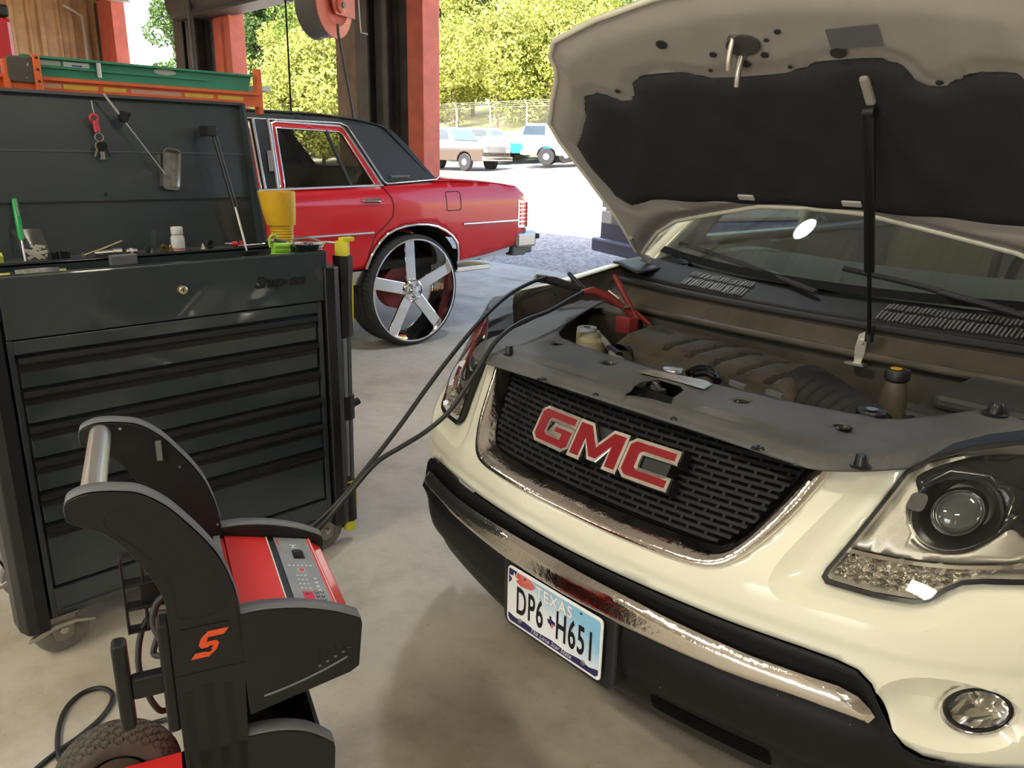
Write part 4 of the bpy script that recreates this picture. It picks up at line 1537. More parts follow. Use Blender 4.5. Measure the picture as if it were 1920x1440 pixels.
# corner posts
for y, s in ((CY0, -1), (CY1, 1)):
    yo = y + s * .050
    yi = y - s * .022
    o_ = [(CX - .10, min(yo, yi) if s < 0 else yi), (CX - .10, yo), (CX - .03, yo), (CX + .008, yo - s * .012), (CX + .020, yo - s * .038), (CX + .014, yi), (CX - .02, yi)]
    o_[0] = (CX - .10, yi)
    cobj('corner_post', prism(o_, .100, 1.085), CHEST_BLACK, bevel=.006, seg=3)
    for k in range(4):
        cobj('post_ridge', box(CX - .09, CX + .004, yo - .002 if s > 0 else yo - .003, yo + .003 if s > 0 else yo + .002, 1.03 - k * .02, 1.04 - k * .02), CHEST_BLACK)
# side handle rail
cobj('side_rail', tube(spline([(CX - .07, CY0 - .03, 1.0), (CX - .12, CY0 - .085, 1.0), (CB + .12, CY0 - .085, 1.0), (CB + .07, CY0 - .0, 1.0)], 6), .012, 10), CHEST_BLACK, smooth=50)


# casters
def caster(x, y, brake, face):
    c = cobj('caster', lathe([(.012, -.020), (.066, -.022), (.077, -.016), (.079, 0), (.077, .016), (.066, .022), (.012, .020)], 36, 'x', (x, y, .079)), mat('caster_grey', (.20, .19, .17), .6, color2=(.11, .10, .09), var_scale=20), smooth=40)
    obj('fork', cl(join(prism([(y - .038, .125), (y + .038, .125), (y + .026, .050), (y, .040), (y - .026, .050)], x + .024, x + .028, 'x'), prism([(y - .038, .125), (y + .038, .125), (y + .026, .050), (y, .040), (y - .026, .050)], x - .028, x - .024, 'x'),
                        box(x - .035, x + .035, y - .045, y + .045, .122, .128))), mat('zinc_dirty', (.28, .26, .23), .4, .9), c)
    obj('axle_nut', cl(lathe([(.012, .026), (.012, .040), (.007, .042)], 6, 'x', (x, y, .079))), STEEL, c)
    if brake:
        obj('brake_lever', cl(join(xf(prism([(-.085, -.006), (-.055, .006), (-.02, .016), (.03, .016), (.075, .000), (.075, -.010), (.03, .004), (-.02, .002), (-.05, -.010), (-.08, -.016)], .030, .040, 'x'), lambda a, b, c_: (x + a, y + b * 1.15, .088 + c_)))), STEEL, c, bevel=.002)
    return c


caster(-2.385, .490, True, 1)
caster(-2.40, 1.405, False, 1)
caster(-2.78, .50, True, 1)
caster(-2.78, 1.40, False, 1)

# lid, leaning back
LB, LT = np.array([-2.815, 1.105]), np.array([-2.895, 1.632])


def lid_pt(y, h, d=0.):
    """h along the lid 0..1, d towards the front"""
    p = LB + (LT - LB) * h
    return (p[0] + d, y, p[1])


ll = obj('lid', cl(xf(box(-.010, 0, CY0 + .004, CY1 - .006, 0, 1), lambda a, b, c: lid_pt(b, c, a))), NAVY_PAINT, chest)
obj('lid_edge', cl(join(xf(box(-.03, .038, CY1 - .016, CY1 - .006, -.02, 1.0), lambda a, b, c: lid_pt(b, c, a * (1 if a < 0 else 1.6 - .6 * c))), xf(box(-.012, .022, CY0 + .004, CY1 - .006, .985, 1.004), lambda a, b, c: lid_pt(b, c, a)),
                        xf(box(-.012, .03, CY0 + .004, CY0 + .014, 0, 1.0), lambda a, b, c: lid_pt(b, c, a)))), NAVY_PAINT, ll)
obj('lid_seam', cl(join(xf(box(.0, .0045, CY0 + .02, CY1 - .02, .352, .362), lambda a, b, c: lid_pt(b, c, a)))), CHEST_BLACK, ll)
obj('lid_channel', cl(xf(box(.0, .003, CY0 + .02, CY1 - .02, .655, .662), lambda a, b, c: lid_pt(b, c, a))), mat('channel_edge', (.08, .09, .105), .3), ll)
obj('bolt_hole', cl(xf(lathe([(.005, 0.0005), (.005, .001)], 12, 'x'), lambda a, b, c: (at_x(196, 364, -2.85)[0] + .012 + a, at_x(196, 364, -2.85)[1] + b, at_x(196, 364, -2.85)[2] + c))), CHEST_BLACK, ll)
# lid stay
p0 = at_x(400, 246, -2.80)
p1 = at_x(441, 388, -2.74)
p2 = at_x(463, 472, -2.70)
stay = cobj('lid_stay', tube([tuple(p0), tuple(p1)], .0095, 12), CHEST_BLACK, smooth=50)
obj('rod', cl(tube([tuple(p1), tuple(p2)], .0042, 10)), STEEL, stay, smooth=50)
obj('end_fitting', cl(join(cbox((p0[0] - .02, p0[1] - .010, p0[2]), (.07, .035, .035)), tube([tuple(p0 + (0, -.02, 0)), tuple(p0 + (0, .016, 0))], .007, 10))), CHEST_BLACK, stay, bevel=.003)
obj('foot_bracket', cl(cbox((p2[0], p2[1] + .012, p2[2] - .01), (.03, .05, .03))), CHEST_BLACK, stay, bevel=.003)
# inner ledge at the back of the till
LEDGE_Z = 1.124
led = cobj('back_ledge', join(box(CB + .012, -2.70, CY0 + .012, CY1 - .012, LEDGE_Z - .01, LEDGE_Z), box(-2.712, -2.70, CY0 + .012, CY1 - .012, LEDGE_Z - .055, LEDGE_Z)), NAVY_PAINT, bevel=.002)
obj('ledge_liner', cl(box(CB + .014, -2.712, CY0 + .014, CY1 - .014, LEDGE_Z, LEDGE_Z + .002)), mat('worn_mat', (.05, .048, .045), .8, color2=(.03, .03, .03), var_scale=30), led)
cobj('till_floor', box(CB + .012, CX - .016, CY0 + .012, CY1 - .012, .967, 1.02), mat('liner_blue', (.016, .017, .030), .7))
q = at_x(231, 487, -2.69)
cobj('lid_catch', cbox((q[0], q[1], q[2]), (.02, .085, .035)), mat('catch_grey', (.14, .145, .15), .4), bevel=.004)

# ------------------------------------------------------------------ things in and on the chest
GREEN = mat('green_plastic', (.02, .30, .07), .3)
LIME = mat('lime_plastic', (.32, .62, .06), .4)
YEL = mat('yellow_plastic', (.72, .42, .012), .45, color2=(.58, .33, .02), var_scale=14)
LZ = LEDGE_Z + .002


def ledge_xy(u, v, x=-2.75):
    p = at_x(u, v, x)
    return p[0], p[1]


# green pick leaning on the lid
a, b_ = at_x(46, 482, -2.735), at_x(27, 373, -2.835)
a[2] = LZ
t = thing('pick_tool', 'slim green handled pick leaning against the raised lid', 'tool', tuple(a))
d_ = b_ - a
obj('handle', tube([tuple(d_ * .33), tuple(d_ * .38), tuple(d_ * .95), tuple(d_)], [.0055, .0085, .009, .006], 12), GREEN, t, smooth=50)
obj('clip', tube([tuple(d_ * .72 + (.011, 0, 0)), tuple(d_ * .99 + (.010, 0, 0))], .0025, 6), STEEL, t)
obj('shaft', tube([(0, 0, 0), tuple(d_ * .05 + (.002, 0, 0)), tuple(d_ * .34)], .0034, 8), STEEL, t, smooth=50)
# bag of white clips
x, y = ledge_xy(75, 476, -2.755)
t = thing('parts_bag', 'small clear zip bag of white plastic clips beside the green pick', 'bag', (x, y, LZ))
bag = glass('bag_film', (.90, .90, .88), 1.6, .15)
obj('film', join(grid(lambda a, b: (.018 * math.sin(a * math.pi) * (1 - b) - .05 * b, -.045 + .08 * a - .012 * b, .002 + .088 * b), 10, 10), grid(lambda a, b: (-.018 * math.sin(a * math.pi) * (1 - b) - .05 * b - .002, -.045 + .08 * a - .012 * b, .002 + .088 * b), 10, 10)), bag, t, smooth=60)
for k in range(12):
    yy, zz = rnd.uniform(-.03, .03), rnd.uniform(.006, .04)
    obj('clip', rot(cbox((0, 0, 0), (.006, .028, .008)), rnd.uniform(-.9, .9), 'x'), mat('clip_white', (.66, .62, .54), .5), t).location = (rnd.uniform(-.004, .004) - .02 * zz / .04, yy, zz)


def small(name, label, cat, u, v, x=-2.735):
    xx, yy = ledge_xy(u, v, x)
    return thing(name, label, cat, (xx, yy, LZ), 0, 'odds and ends on the chest ledge')


# torx screwdrivers / flare wrench pile
t = small('flat_wrench', 'thin brass coloured wrench propped up on the chest ledge', 'wrench', 195, 468)
obj('shank', tube([(-.005, -.060, .006), (-.012, .0, .022), (-.022, .066, .042)], .0048, 8), mat('worn_brass', (.52, .44, .26), .35, 1.), t, smooth=50)
obj('jaw', lathe([(.008, -.003), (.008, .003)], 14, 'x', (-.005, -.062, .008)), STEEL, t)
t = small('wrench_adapter', 'small chrome ratchet adapter lying under the thin wrench', 'tool', 198, 470, -2.725)
obj('shank', tube([(0, -.035, .010), (0, .03, .012)], .0085, 12), STEEL, t, smooth=50)
obj('end_socket', tube([(0, .02, .012), (0, .048, .012)], .012, 14), STEEL, t, smooth=50)
for nm, lb, u, r_, h, m in (('socket', 'short black impact socket next to the bag of clips', 97, .0125, .022, CHEST_BLACK), ('socket', 'pair-mate black socket left of the thin wrench', 115, .013, .024, CHEST_BLACK),
                            ('socket', 'dark socket right of the first black socket', 124, .011, .022, CHEST_BLACK)):
    t = small(nm, lb, 'socket', u, 473)
    obj('barrel', lathe([(r_ * .6, .0), (r_, .001), (r_, h), (r_ * .7, h + .001)], 18), m, t, smooth=40)
    obj('drive_hole', lathe([(r_ * .5, h), (r_ * .5, h + .0015)], 4), mat('hole_black', (.02, .02, .02), .8), t)
t = small('spark_plug_socket', 'pale metal coupling lying near the middle of the ledge', 'coupling', 245, 466)
obj('barrel', tube([(0, -.016, .009), (0, .018, .009)], .009, 14), STEEL, t, smooth=50)
obj('collar', tube([(0, -.004, .009), (0, .004, .009)], .0105, 14), mat('ivory', (.6, .56, .48), .4), t, smooth=50)
t = small('rubber_plug', 'black rubber plug with a metal stud by the brass nut', 'plug', 276, 463)
obj('cap', lathe([(.001, .026), (.014, .025), (.017, .017), (.016, .010), (.006, .009), (.006, 0)], 20), RUBBER, t, smooth=40)
obj('stud', tube([(.012, .008, 0), (.012, .008, .018)], .0035, 8), STEEL, t)
t = small('brass_nut', 'brass hex nut lying next to the white bottle', 'nut', 306, 460)
obj('nut', prism([(.0135 * math.cos(R(60 * k + 30)), .0135 + .0135 * math.sin(R(60 * k + 30))) for k in range(6)], -.006, .006, 'x'), mat('brass', (.50, .30, .10), .35, 1.), t, bevel=.001)
obj('bore', lathe([(.0065, .0055), (.0065, .0068)], 16, 'x', (0, 0, .0135)), mat('hole_black', (.02, .02, .02), .8), t)
t = small('brass_fitting', 'small brass fitting between the nut and the white bottle', 'fitting', 319, 459)
obj('hex', lathe([(.009, 0), (.009, .008)], 6), mat('brass', (.5, .3, .1)), t)
obj('stem', lathe([(.005, .008), (.006, .016), (.004, .022)], 12), mat('brass', (.5, .3, .1)), t, smooth=40)
t = small('pill_bottle', 'small white plastic bottle standing on the chest ledge', 'bottle', 334, 460)
WHITE_PL = mat('white_plastic', (.62, .60, .57), .4)
obj('bottle_body', lathe([(.020, 0), (.0225, .002), (.0225, .044), (.019, .052), (.016, .055)], 26), mat('bottle_label', (.42, .44, .46), .5, color2=(.60, .60, .58), var_scale=40), t, smooth=40)
obj('band', lathe([(.0227, .004), (.0227, .011)], 26), mat('label_red', (.40, .13, .10), .5), t, smooth=40)
obj('cap', lathe([(.0185, .056), (.0195, .058), (.0195, .080), (.018, .082), (.001, .082)], 26), WHITE_PL, t, smooth=40)
t = small('wire_connector', 'tiny tan connector beside the black grommet', 'connector', 380, 455)
obj('base', lathe([(.009, 0), (.006, .006), (.003, .016)], 10), mat('tan_plastic', (.5, .44, .33), .5), t, smooth=40)
obj('tip', lathe([(.0032, .015), (.002, .020)], 8), mat('tan_plastic', (.5, .44, .33), .5), t)
t = small('grommet', 'round black grommet standing on edge on the ledge', 'grommet', 394, 453)
obj('ring', tube([(0, .012 * math.cos(a), .017 + .012 * math.sin(a)) for a in np.linspace(0, 2 * math.pi, 18, endpoint=False)], .0055, 8, closed=True), RUBBER, t, smooth=50)
obj('disc', lathe([(.012, -.002), (.012, .002)], 18, 'x', (0, 0, .017)), CHEST_BLACK, t)
t = small('valve_tool', 'small red capped tool lying towards the lid stay', 'tool', 432, 449)
obj('cap', tube([(0, .006, .010), (0, .024, .010)], .010, 14), mat('red_plastic', (.55, .02, .03), .35), t, smooth=50)
obj('stem', tube([(0, -.022, .014), (0, .006, .011)], .004, 8), STEEL, t)
t = small('red_cap', 'loose red cap standing just behind the lid stay rod', 'cap', 451, 447, -2.77)
obj('shell', lathe([(.008, 0), (.008, .014), (.006, .018), (.001, .018)], 16), mat('red_plastic_dark', (.32, .015, .02), .4), t, smooth=40)
obj('flange', lathe([(.0095, 0), (.0095, .003)], 16), mat('red_plastic_dark', (.32, .015, .02), .4), t)
t = small('pry_rod', 'thin steel rod lying at the right end of the ledge', 'rod', 470, 456, -2.715)
obj('rod', tube([(0, -.05, .005), (0, .05, .005)], .0035, 8), STEEL, t, smooth=50)
obj('tip', lathe([(.005, .045), (.005, .056)], 10, 'y', (0, 0, .005)), STEEL, t)

# packet in the till
p = at_x(55, 508, -2.44)
t = thing('blister_pack', 'torn dark blister packet sticking out of the chest till at left', 'packet', (p[0], p[1], 1.02))
obj('card', rot(box(-.003, .0, -.075, .10, 0, .118), R(-14), 'y'), mat('pack_dark', (.02, .02, .05), .3), t)
obj('film', rot(grid(lambda a, b: (.006 + .014 * math.sin(a * math.pi), -.03 + .11 * a, .085 + .035 * b), 10, 4), R(-14), 'y'), mat('pack_pale', (.40, .40, .36), .25, color2=(.05, .05, .06), var_scale=30), t, smooth=50)
for y_ in (-.055, .085):
    obj('print', rot(box(.0002, .001, y_ - .014, y_ + .014, .095, .115), R(-14), 'y'), mat('pack_yellow', (.62, .66, .10), .4), t)
t = thing('yellow_wrapper', 'scrap of yellow wrapper at the far left end of the ledge', 'wrapper', (-2.74, float(at_x(0, 482, -2.74)[1]) - .005, LZ))
obj('fold', rot(box(-.002, .002, -.02, .012, 0, .022), R(20), 'y'), mat('pack_yellow', (.62, .66, .10), .4), t)
obj('flap', rot(box(-.002, .0, -.02, .012, .020, .030), R(-20), 'y', (0, 0, .02)), mat('pack_yellow', (.62, .66, .10), .4), t)

# on the lid: keys, magnet rod, dish
p = at_x(176, 207, -2.855)
t = thing('key_ring', 'bunch of keys on a red clip hanging from the chest lid', 'keys', tuple(p))
REDP = mat('red_clip', (.50, .03, .05), .4)
obj('hook_wire', tube([(0, -.004, .03), (0, -.002, .0), (0, .0, -.01)], .0018, 6), STEEL, t)
kz = lambda v: float(at_x(178, v, -2.855)[2] - p[2])
obj('red_clip', join(tube([(.004, .012 * math.cos(a) - .004, kz(222) + .012 * math.sin(a)) for a in np.linspace(0, 2 * math.pi, 14, endpoint=False)], .004, 8, closed=True), tube([(.004, -.002, kz(226)), (.004, .002, kz(247))], .0095, 10)), REDP, t, smooth=50)
obj('ring', tube([(.006, .004 + .013 * math.cos(a), kz(257) + .013 * math.sin(a)) for a in np.linspace(0, 2 * math.pi, 20, endpoint=False)], .0016, 6, closed=True), STEEL, t, smooth=50)
for k, (dy, an) in enumerate(((-.012, -.35), (-.004, -.1), (.006, .15), (.014, .38))):
    key = obj('key', rot(join(prism(circle(0, -.012, .010, 14, .013), -.0015, .0015, 'x'), box(-.001, .001, -.003, .003, -.05, -.02)), an, 'x'), CHEST_BLACK if k else mat('worn_brass', (.52, .44, .26), .35, 1.), t)
    key.location = (.008 + .003 * k, .004 + dy * .3, kz(266))
    obj('blade', box(-.0012, .0012, -.0032, .0032, -.055, -.03), STEEL, key).rotation_euler = (0, 0, 0)
p0, p1, pm = at_x(190, 176, -2.862), at_x(306, 327, -2.838), at_x(228, 220, -2.858)
t = thing('pickup_tool', 'telescopic magnetic pick up rod stuck diagonally on the lid', 'tool', tuple(p1 + (.018, 0, 0)))
L0 = p0 - p1
obj('rod', tube([(0, 0, 0), tuple(L0 * .72)], .0026, 8), STEEL, t, smooth=50)
obj('handle_end', tube([tuple(L0 * .70), tuple(L0)], .0042, 8), STEEL, t, smooth=50)
lm = pm - p1
obj('magnet_knob', join(lathe([(.016, -.010), (.019, 0), (.016, .010)], 14, 'x', tuple(lm)), tube([tuple(lm + (0, -.010, .014)), tuple(lm + (0, .022, .010))], .006, 8)), CHEST_BLACK, t, smooth=40)
pc = at_x(317.5, 317, -2.850)
t = thing('magnetic_dish', 'oblong steel magnetic tray stuck upright on the chest lid', 'tray', tuple(pc))
dish_tilt = R(-11)
OUT_ = rrect(-.031, .031, -.070, .070, .016)
INN_ = rrect(-.027, .027, -.066, .066, .013)
BOT_ = rrect(-.018, .018, -.056, .056, .008)


def dish(lo, hi, d0, d1):
    n = len(lo)
    v = [(d0, a, b) for a, b in lo] + [(d1, a, b) for a, b in hi]
    return v, [(i, (i + 1) % n, n + (i + 1) % n, n + i) for i in range(n)]


dp = at_x(317.5, 317, -2.85)
obj('rim', rot(join(dish(OUT_, INN_, .024, .024), dish(OUT_, OUT_, .024, .019), dish(INN_, BOT_, .024, .004)), dish_tilt + R(4), 'x'), mat('dish_steel', (.62, .61, .58), .22, 1.), t, smooth=30)
obj('dish_bottom', rot(prism(BOT_, .002, .0045, 'x'), dish_tilt + R(4), 'x'), mat('dish_dirty', (.40, .38, .34), .45, .7, color2=(.20, .19, .17), var_scale=40), t)
obj('magnet', rot(prism(rrect(-.014, .014, -.045, .045, .004), -.012, .002, 'x'), dish_tilt + R(4), 'x'), RUBBER, t)

# right end of the till: funnel, green clamp set, clear tub, dish of bits
p = at_x(528, 452, -2.66)
fz = 1.03
t = thing('funnel', 'yellow plastic funnel standing upright at the right end of the chest', 'funnel', (p[0], p[1], fz))
k = 1.139 - fz + .0
s_ = 1.0
obj('cone', xf(lathe([(.026, 0), (.029, k * .6), (.033, k), (.038, k + .030), (.043, k + .062), (.043, k + .064), (.052, k + .066), (.060, k + .120), (.066, k + .180), (.066, k + .186), (.062, k + .186), (.048, k + .10), (.03, k + .04)], 34, cap=False), lambda a, b, c: (a, b - .10 * c + .02, c)), YEL, t, smooth=40)
for j in range(5):
    obj('step_ring', xf(lathe([(.0355 + j * .0014, k + .012 + j * .010), (.0385 + j * .0014, k + .016 + j * .010), (.0365 + j * .0014, k + .020 + j * .010)], 30, cap=False), lambda a, b, c: (a, b - .10 * c + .02, c)), YEL, t, smooth=40)
p = at_x(520, 468, -2.50)
t = thing('green_clamp', 'lime green and grey spring clamp lying in the chest beside the funnel', 'clamp', (p[0], p[1], 1.02))
zz = lambda u, v: tuple(at_x(u, v, -2.50) - np.array([p[0], p[1], 1.02]))
obj('hook', tube(spline([zz(507, 464), zz(505, 452), zz(509, 442), zz(517, 443), zz(520, 452)], 6), .005, 8), LIME, t, smooth=50)
obj('pad', join(tube([zz(512, 462), zz(541, 461)], .014, 10), tube([zz(512, 470), zz(541, 470)], .015, 10), tube([zz(512, 480), zz(541, 480)], .018, 10)), LIME, t, smooth=50)
obj('arm', tube([zz(516, 450), zz(530, 453), zz(548, 462)], .007, 8), mat('grey_plastic', (.09, .09, .09), .5), t, smooth=50)
obj('post', box(-.012, .012, -.012, .012, 0, .12), mat('grey_plastic', (.09, .09, .09), .5), t)
p = at_x(568, 462, -2.52)
t = thing('clear_tub', 'clear plastic tub lid lying tilted behind the dish of small bits', 'tub', (p[0], p[1], 1.02))
obj('shell', rot(lathe([(.045, .0), (.052, .12), (.055, .138), (.053, .140), (.043, .004)], 28, cap=False), R(14), 'y'), glass('tub_clear', (.88, .90, .90), 1.8, .1), t, smooth=40)
obj('rim', rot(lathe([(.054, .136), (.057, .138), (.054, .142)], 28, cap=False), R(14), 'y'), mat('tub_rim', (.50, .50, .48), .3), t, smooth=40)
p = at_x(592, 463, -2.40)
t = thing('bits_dish', 'shallow steel dish of small dark bits sitting on the chest corner', 'dish', (p[0] - .02, p[1] - .02, RIM))
obj('bowl', join(lathe([(.030, 0), (.040, .004), (.058, .022), (.061, .022), (.056, .020), (.038, .006), (.001, .005)], 28)), mat('dish_steel', (.62, .61, .58), .22, 1.), t, smooth=40)
for k in range(7):
    a_ = rnd.uniform(0, 6.28)
    r_ = rnd.uniform(0, .03)
    o = obj('bit', rot(tube([(-.012, 0, 0), (.012, 0, 0)], .005, 6), rnd.uniform(0, 3)), CHEST_BLACK if k % 3 else STEEL, t)
    o.location = (r_ * math.cos(a_), r_ * math.sin(a_), .014 + .004 * (k % 2))

# telescopic work light standing against the chest's right side
top_, foot = at_x(641, 446, -2.395), at_x(655, 985, -2.395)
t = thing('work_light', 'tall black and yellow telescopic work light leaning on the chest', 'work light', (foot[0], foot[1], 0))
W0 = np.array([0, 0, .02])
W1 = np.array([top_[0] - foot[0], top_[1] - foot[1], top_[2] - .01])
wz = lambda f_: W0 + (W1 - W0) * f_
YG = mat('yellow_green', (.66, .60, .03), .4)
GRIP = mat('grip_black', (.016, .016, .017), .55)


def wseg(f0, f1, r_, m, name, n=8, parent=None):
    return obj(name, tube([tuple(wz(f0)), tuple(wz(f1))], r_, n), m, parent or t, smooth=30)


wseg(.02, .055, .026, YG, 'foot_hook', 6)
wseg(.055, .10, .030, GRIP, 'collar')
lg = wseg(.10, .20, .028, GRIP, 'lower_grip')
wseg(.20, .70, .024, mat('tube_grey', (.05, .05, .053), .35), 'light_tube', 8)
for f0, f1 in ((.225, .42), (.50, .695)):
    obj('light_strip', tube([tuple(wz(f0) + (.018, -.015, 0)), tuple(wz(f1) + (.018, -.015, 0))], .012, 6), mat('diffuser_grey', (.28, .31, .34), .3), t, smooth=30)
obj('knuckle', join(tube([tuple(wz(.42)), tuple(wz(.50))], .031, 8), tube([tuple(wz(.455)), tuple(wz(.465) + (.0, .055, .006))], .014, 10)), GRIP, t, smooth=30)
ug = wseg(.70, .90, .034, GRIP, 'upper_grip')
obj('grip_trim', join(tube([tuple(wz(f) + (.014 + .012 * math.sin((f - .7) * 14), .027 - .006 * abs(math.sin((f - .7) * 15)), 0)) for f in np.linspace(.70, .895, 12)], .0045, 6)), YG, ug, smooth=40)
obj('grip_trim', join(tube([tuple(wz(f) + (.014, .025, 0)) for f in np.linspace(.10, .20, 6)], .004, 6), tube([tuple(wz(.20) + (.029 * math.cos(a), .029 * math.sin(a), 0)) for a in np.linspace(0, 6.283, 14, endpoint=False)], .004, 6, closed=True)), YG, lg, smooth=40)
wseg(.90, .955, .036, GRIP, 'head_collar')
wseg(.955, .998, .031, YG, 'head_block', 4)
hk = wz(1.0)
obj('top_hook', tube(spline([tuple(hk + (0, -.01, -.012)), tuple(hk + (-.02, -.06, -.004)), tuple(hk + (-.05, -.11, -.012)), tuple(hk + (-.03, -.125, -.03))], 6), .005, 8), STEEL, t, smooth=50)
obj('top_clip', cbox(tuple(hk + (0, .018, .004)), (.03, .05, .016)), YG, t, bevel=.003)
fk = wz(.04)
obj('foot_wire', tube(spline([tuple(fk + (0, 0, .01)), tuple(fk + (-.02, -.07, .03)), tuple(fk + (-.03, -.11, .05)), tuple(fk + (-.03, -.12, .02)), tuple(fk + (-.01, -.06, -.01)), tuple(fk)], 6), .0055, 8), GRIP, t, smooth=50)
obj('foot_pad', cbox(tuple(fk + (-.028, -.112, .035)), (.022, .03, .02)), YG, t, bevel=.003)
# ================================================================== wheeled battery charger (own frame: x across, y forwards, z up)
CH_O = np.array([-1.263, .322, 0.])
CH_RZ = R(-20)
c_, s__ = math.cos(CH_RZ), math.sin(CH_RZ)
CH_R = np.array([[c_, -s__, 0], [s__, c_, 0], [0, 0, 1]])
ch = thing('battery_charger', 'red and black wheeled battery charger with curved arms and a chrome handle', 'battery charger', tuple(CH_O), CH_RZ)


def to_ch(p):
    return CH_R.T @ (np.array(p) - CH_O)


CH_BLACK = mat('charger_black', (.0065, .0065, .007), .42, bump=.10, bump_scale=500)
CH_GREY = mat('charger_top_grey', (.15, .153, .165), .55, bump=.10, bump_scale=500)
CH_RED = mat('charger_red', (.66, .028, .028), .32, coat=.3, var=.06, var_scale=8)
W_CH = .341
ARM = spline([(-.030, .925), (-.027, .940), (-.010, .949), (.012, .952), (.045, .948), (.077, .9385), (.112, .911), (.141, .8745), (.166, .838), (.187, .798), (.203, .745), (.211, .700)], 4)
ARM += [(.2125, .60), (.205, .40), (.200, .12), (.098, .12), (.097, .40), (.096, .65)]
ARM += spline([(.096, .70), (.094, .740), (.083, .778), (.064, .816), (.045, .850), (.022, .8785), (-.002, .893), (-.022, .905), (-.030, .913)], 4)


def arm(x0, x1, face):
    a = obj('side_arm', prism(ARM, x0, x1, 'x'), CH_BLACK, ch, bevel=.005, seg=3)
    # lighter grey strip painting the light that falls on the arm's top edge
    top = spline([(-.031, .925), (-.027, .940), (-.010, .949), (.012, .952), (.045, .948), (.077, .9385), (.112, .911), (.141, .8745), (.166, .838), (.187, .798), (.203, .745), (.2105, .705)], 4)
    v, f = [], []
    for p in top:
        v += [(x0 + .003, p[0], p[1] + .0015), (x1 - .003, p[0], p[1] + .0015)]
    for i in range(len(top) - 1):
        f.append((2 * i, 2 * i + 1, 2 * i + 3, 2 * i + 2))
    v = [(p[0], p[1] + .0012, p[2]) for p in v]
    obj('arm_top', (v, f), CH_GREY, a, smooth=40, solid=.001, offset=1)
    return a


near = arm(-.016, .026, 1)
far = arm(-W_CH - .026, -W_CH + .016, -1)
obj('handle', tube([(-W_CH + .004, .008, .930), (-.008, .008, .930)], .0195, 26), mat('polished_tube', (.90, .89, .86), .34, 1.), ch, smooth=50)
# recess on the near arm and the printed badge
rec = spline([(.022, .905), (.045, .925), (.075, .915), (.115, .875), (.150, .825), (.175, .775), (.186, .715), (.180, .700), (.120, .700), (.110, .715), (.108, .760), (.088, .810), (.060, .850), (.030, .883)], 3, closed=True)
obj('arm_panel', patch(rec, lambda P: np.column_stack([.0265 - .004 * sst(dist_to(rec, P) / .008), P[:, 0], P[:, 1]]), step=.012), mat('charger_panel_black', (.0045, .0045, .005), .36), near, smooth=40)
obj('badge_plate', prism(rrect(.112, .192, .605, .680, .004), .0262, .0275, 'x'), CH_BLACK, near)
ORANGE = mat('badge_orange', (.72, .085, .02), .4)
s1 = [(.131, .619), (.160, .619), (.170, .630), (.172, .642), (.166, .648), (.150, .648), (.150, .657), (.176, .657), (.182, .668), (.148, .668), (.139, .657), (.138, .644), (.144, .637), (.158, .637), (.159, .631), (.150, .630), (.136, .630)]
sh_ = lambda o: [(a + (b - .64) * .30, b) for a, b in o]
obj('badge_mark', prism(sh_(s1), .0275, .0285, 'x'), ORANGE, near)
obj('badge_wrench', prism(sh_([(.134, .6335), (.152, .6335), (.157, .640), (.163, .6385), (.160, .6345), (.163, .6305), (.158, .6275), (.152, .6300), (.134, .6300)]), .0280, .0290, 'x'), CH_BLACK, near)
obj('arm_joint', box(-.0165, .0268, .0955, .2115, .5885, .5905), mat('joint_black', (.004, .004, .004), .6), near)
for k, (y0_, z1_) in enumerate(((.106, .555), (.140, .562), (.173, .555))):
    obj('groove', box(.0255, .0266, y0_, y0_ + .016, .13, z1_), mat('joint_black', (.004, .004, .004), .6), near)
for (u, v) in ((225, 804), (337, 875), (408, 983)):
    p = to_ch(at_plane(u, v, CH_O + CH_R @ np.array([-W_CH + .017, 0, 0]), CH_R @ np.array([1., 0, 0])))
    obj('screw', lathe([(.003, -W_CH + .0165), (.003, -W_CH + .0178)], 10, 'x', (0, p[1], p[2])), STEEL, far)
p = to_ch(at_plane(300, 846, CH_O + CH_R @ np.array([-W_CH + .017, 0, 0]), CH_R @ np.array([1., 0, 0])))
obj('tool_slot', join(box(-W_CH + .016, -W_CH + .020, p[1] - .010, p[1] + .010, p[2] - .030, p[2] + .026)), mat('slot_black', (.006, .006, .006), .5), far)
obj('slot_tab', box(-W_CH + .018, -W_CH + .030, p[1] - .007, p[1] + .004, p[2] - .016, p[2] + .024), mat('tab_grey', (.14, .14, .13), .5), far, bevel=.001)

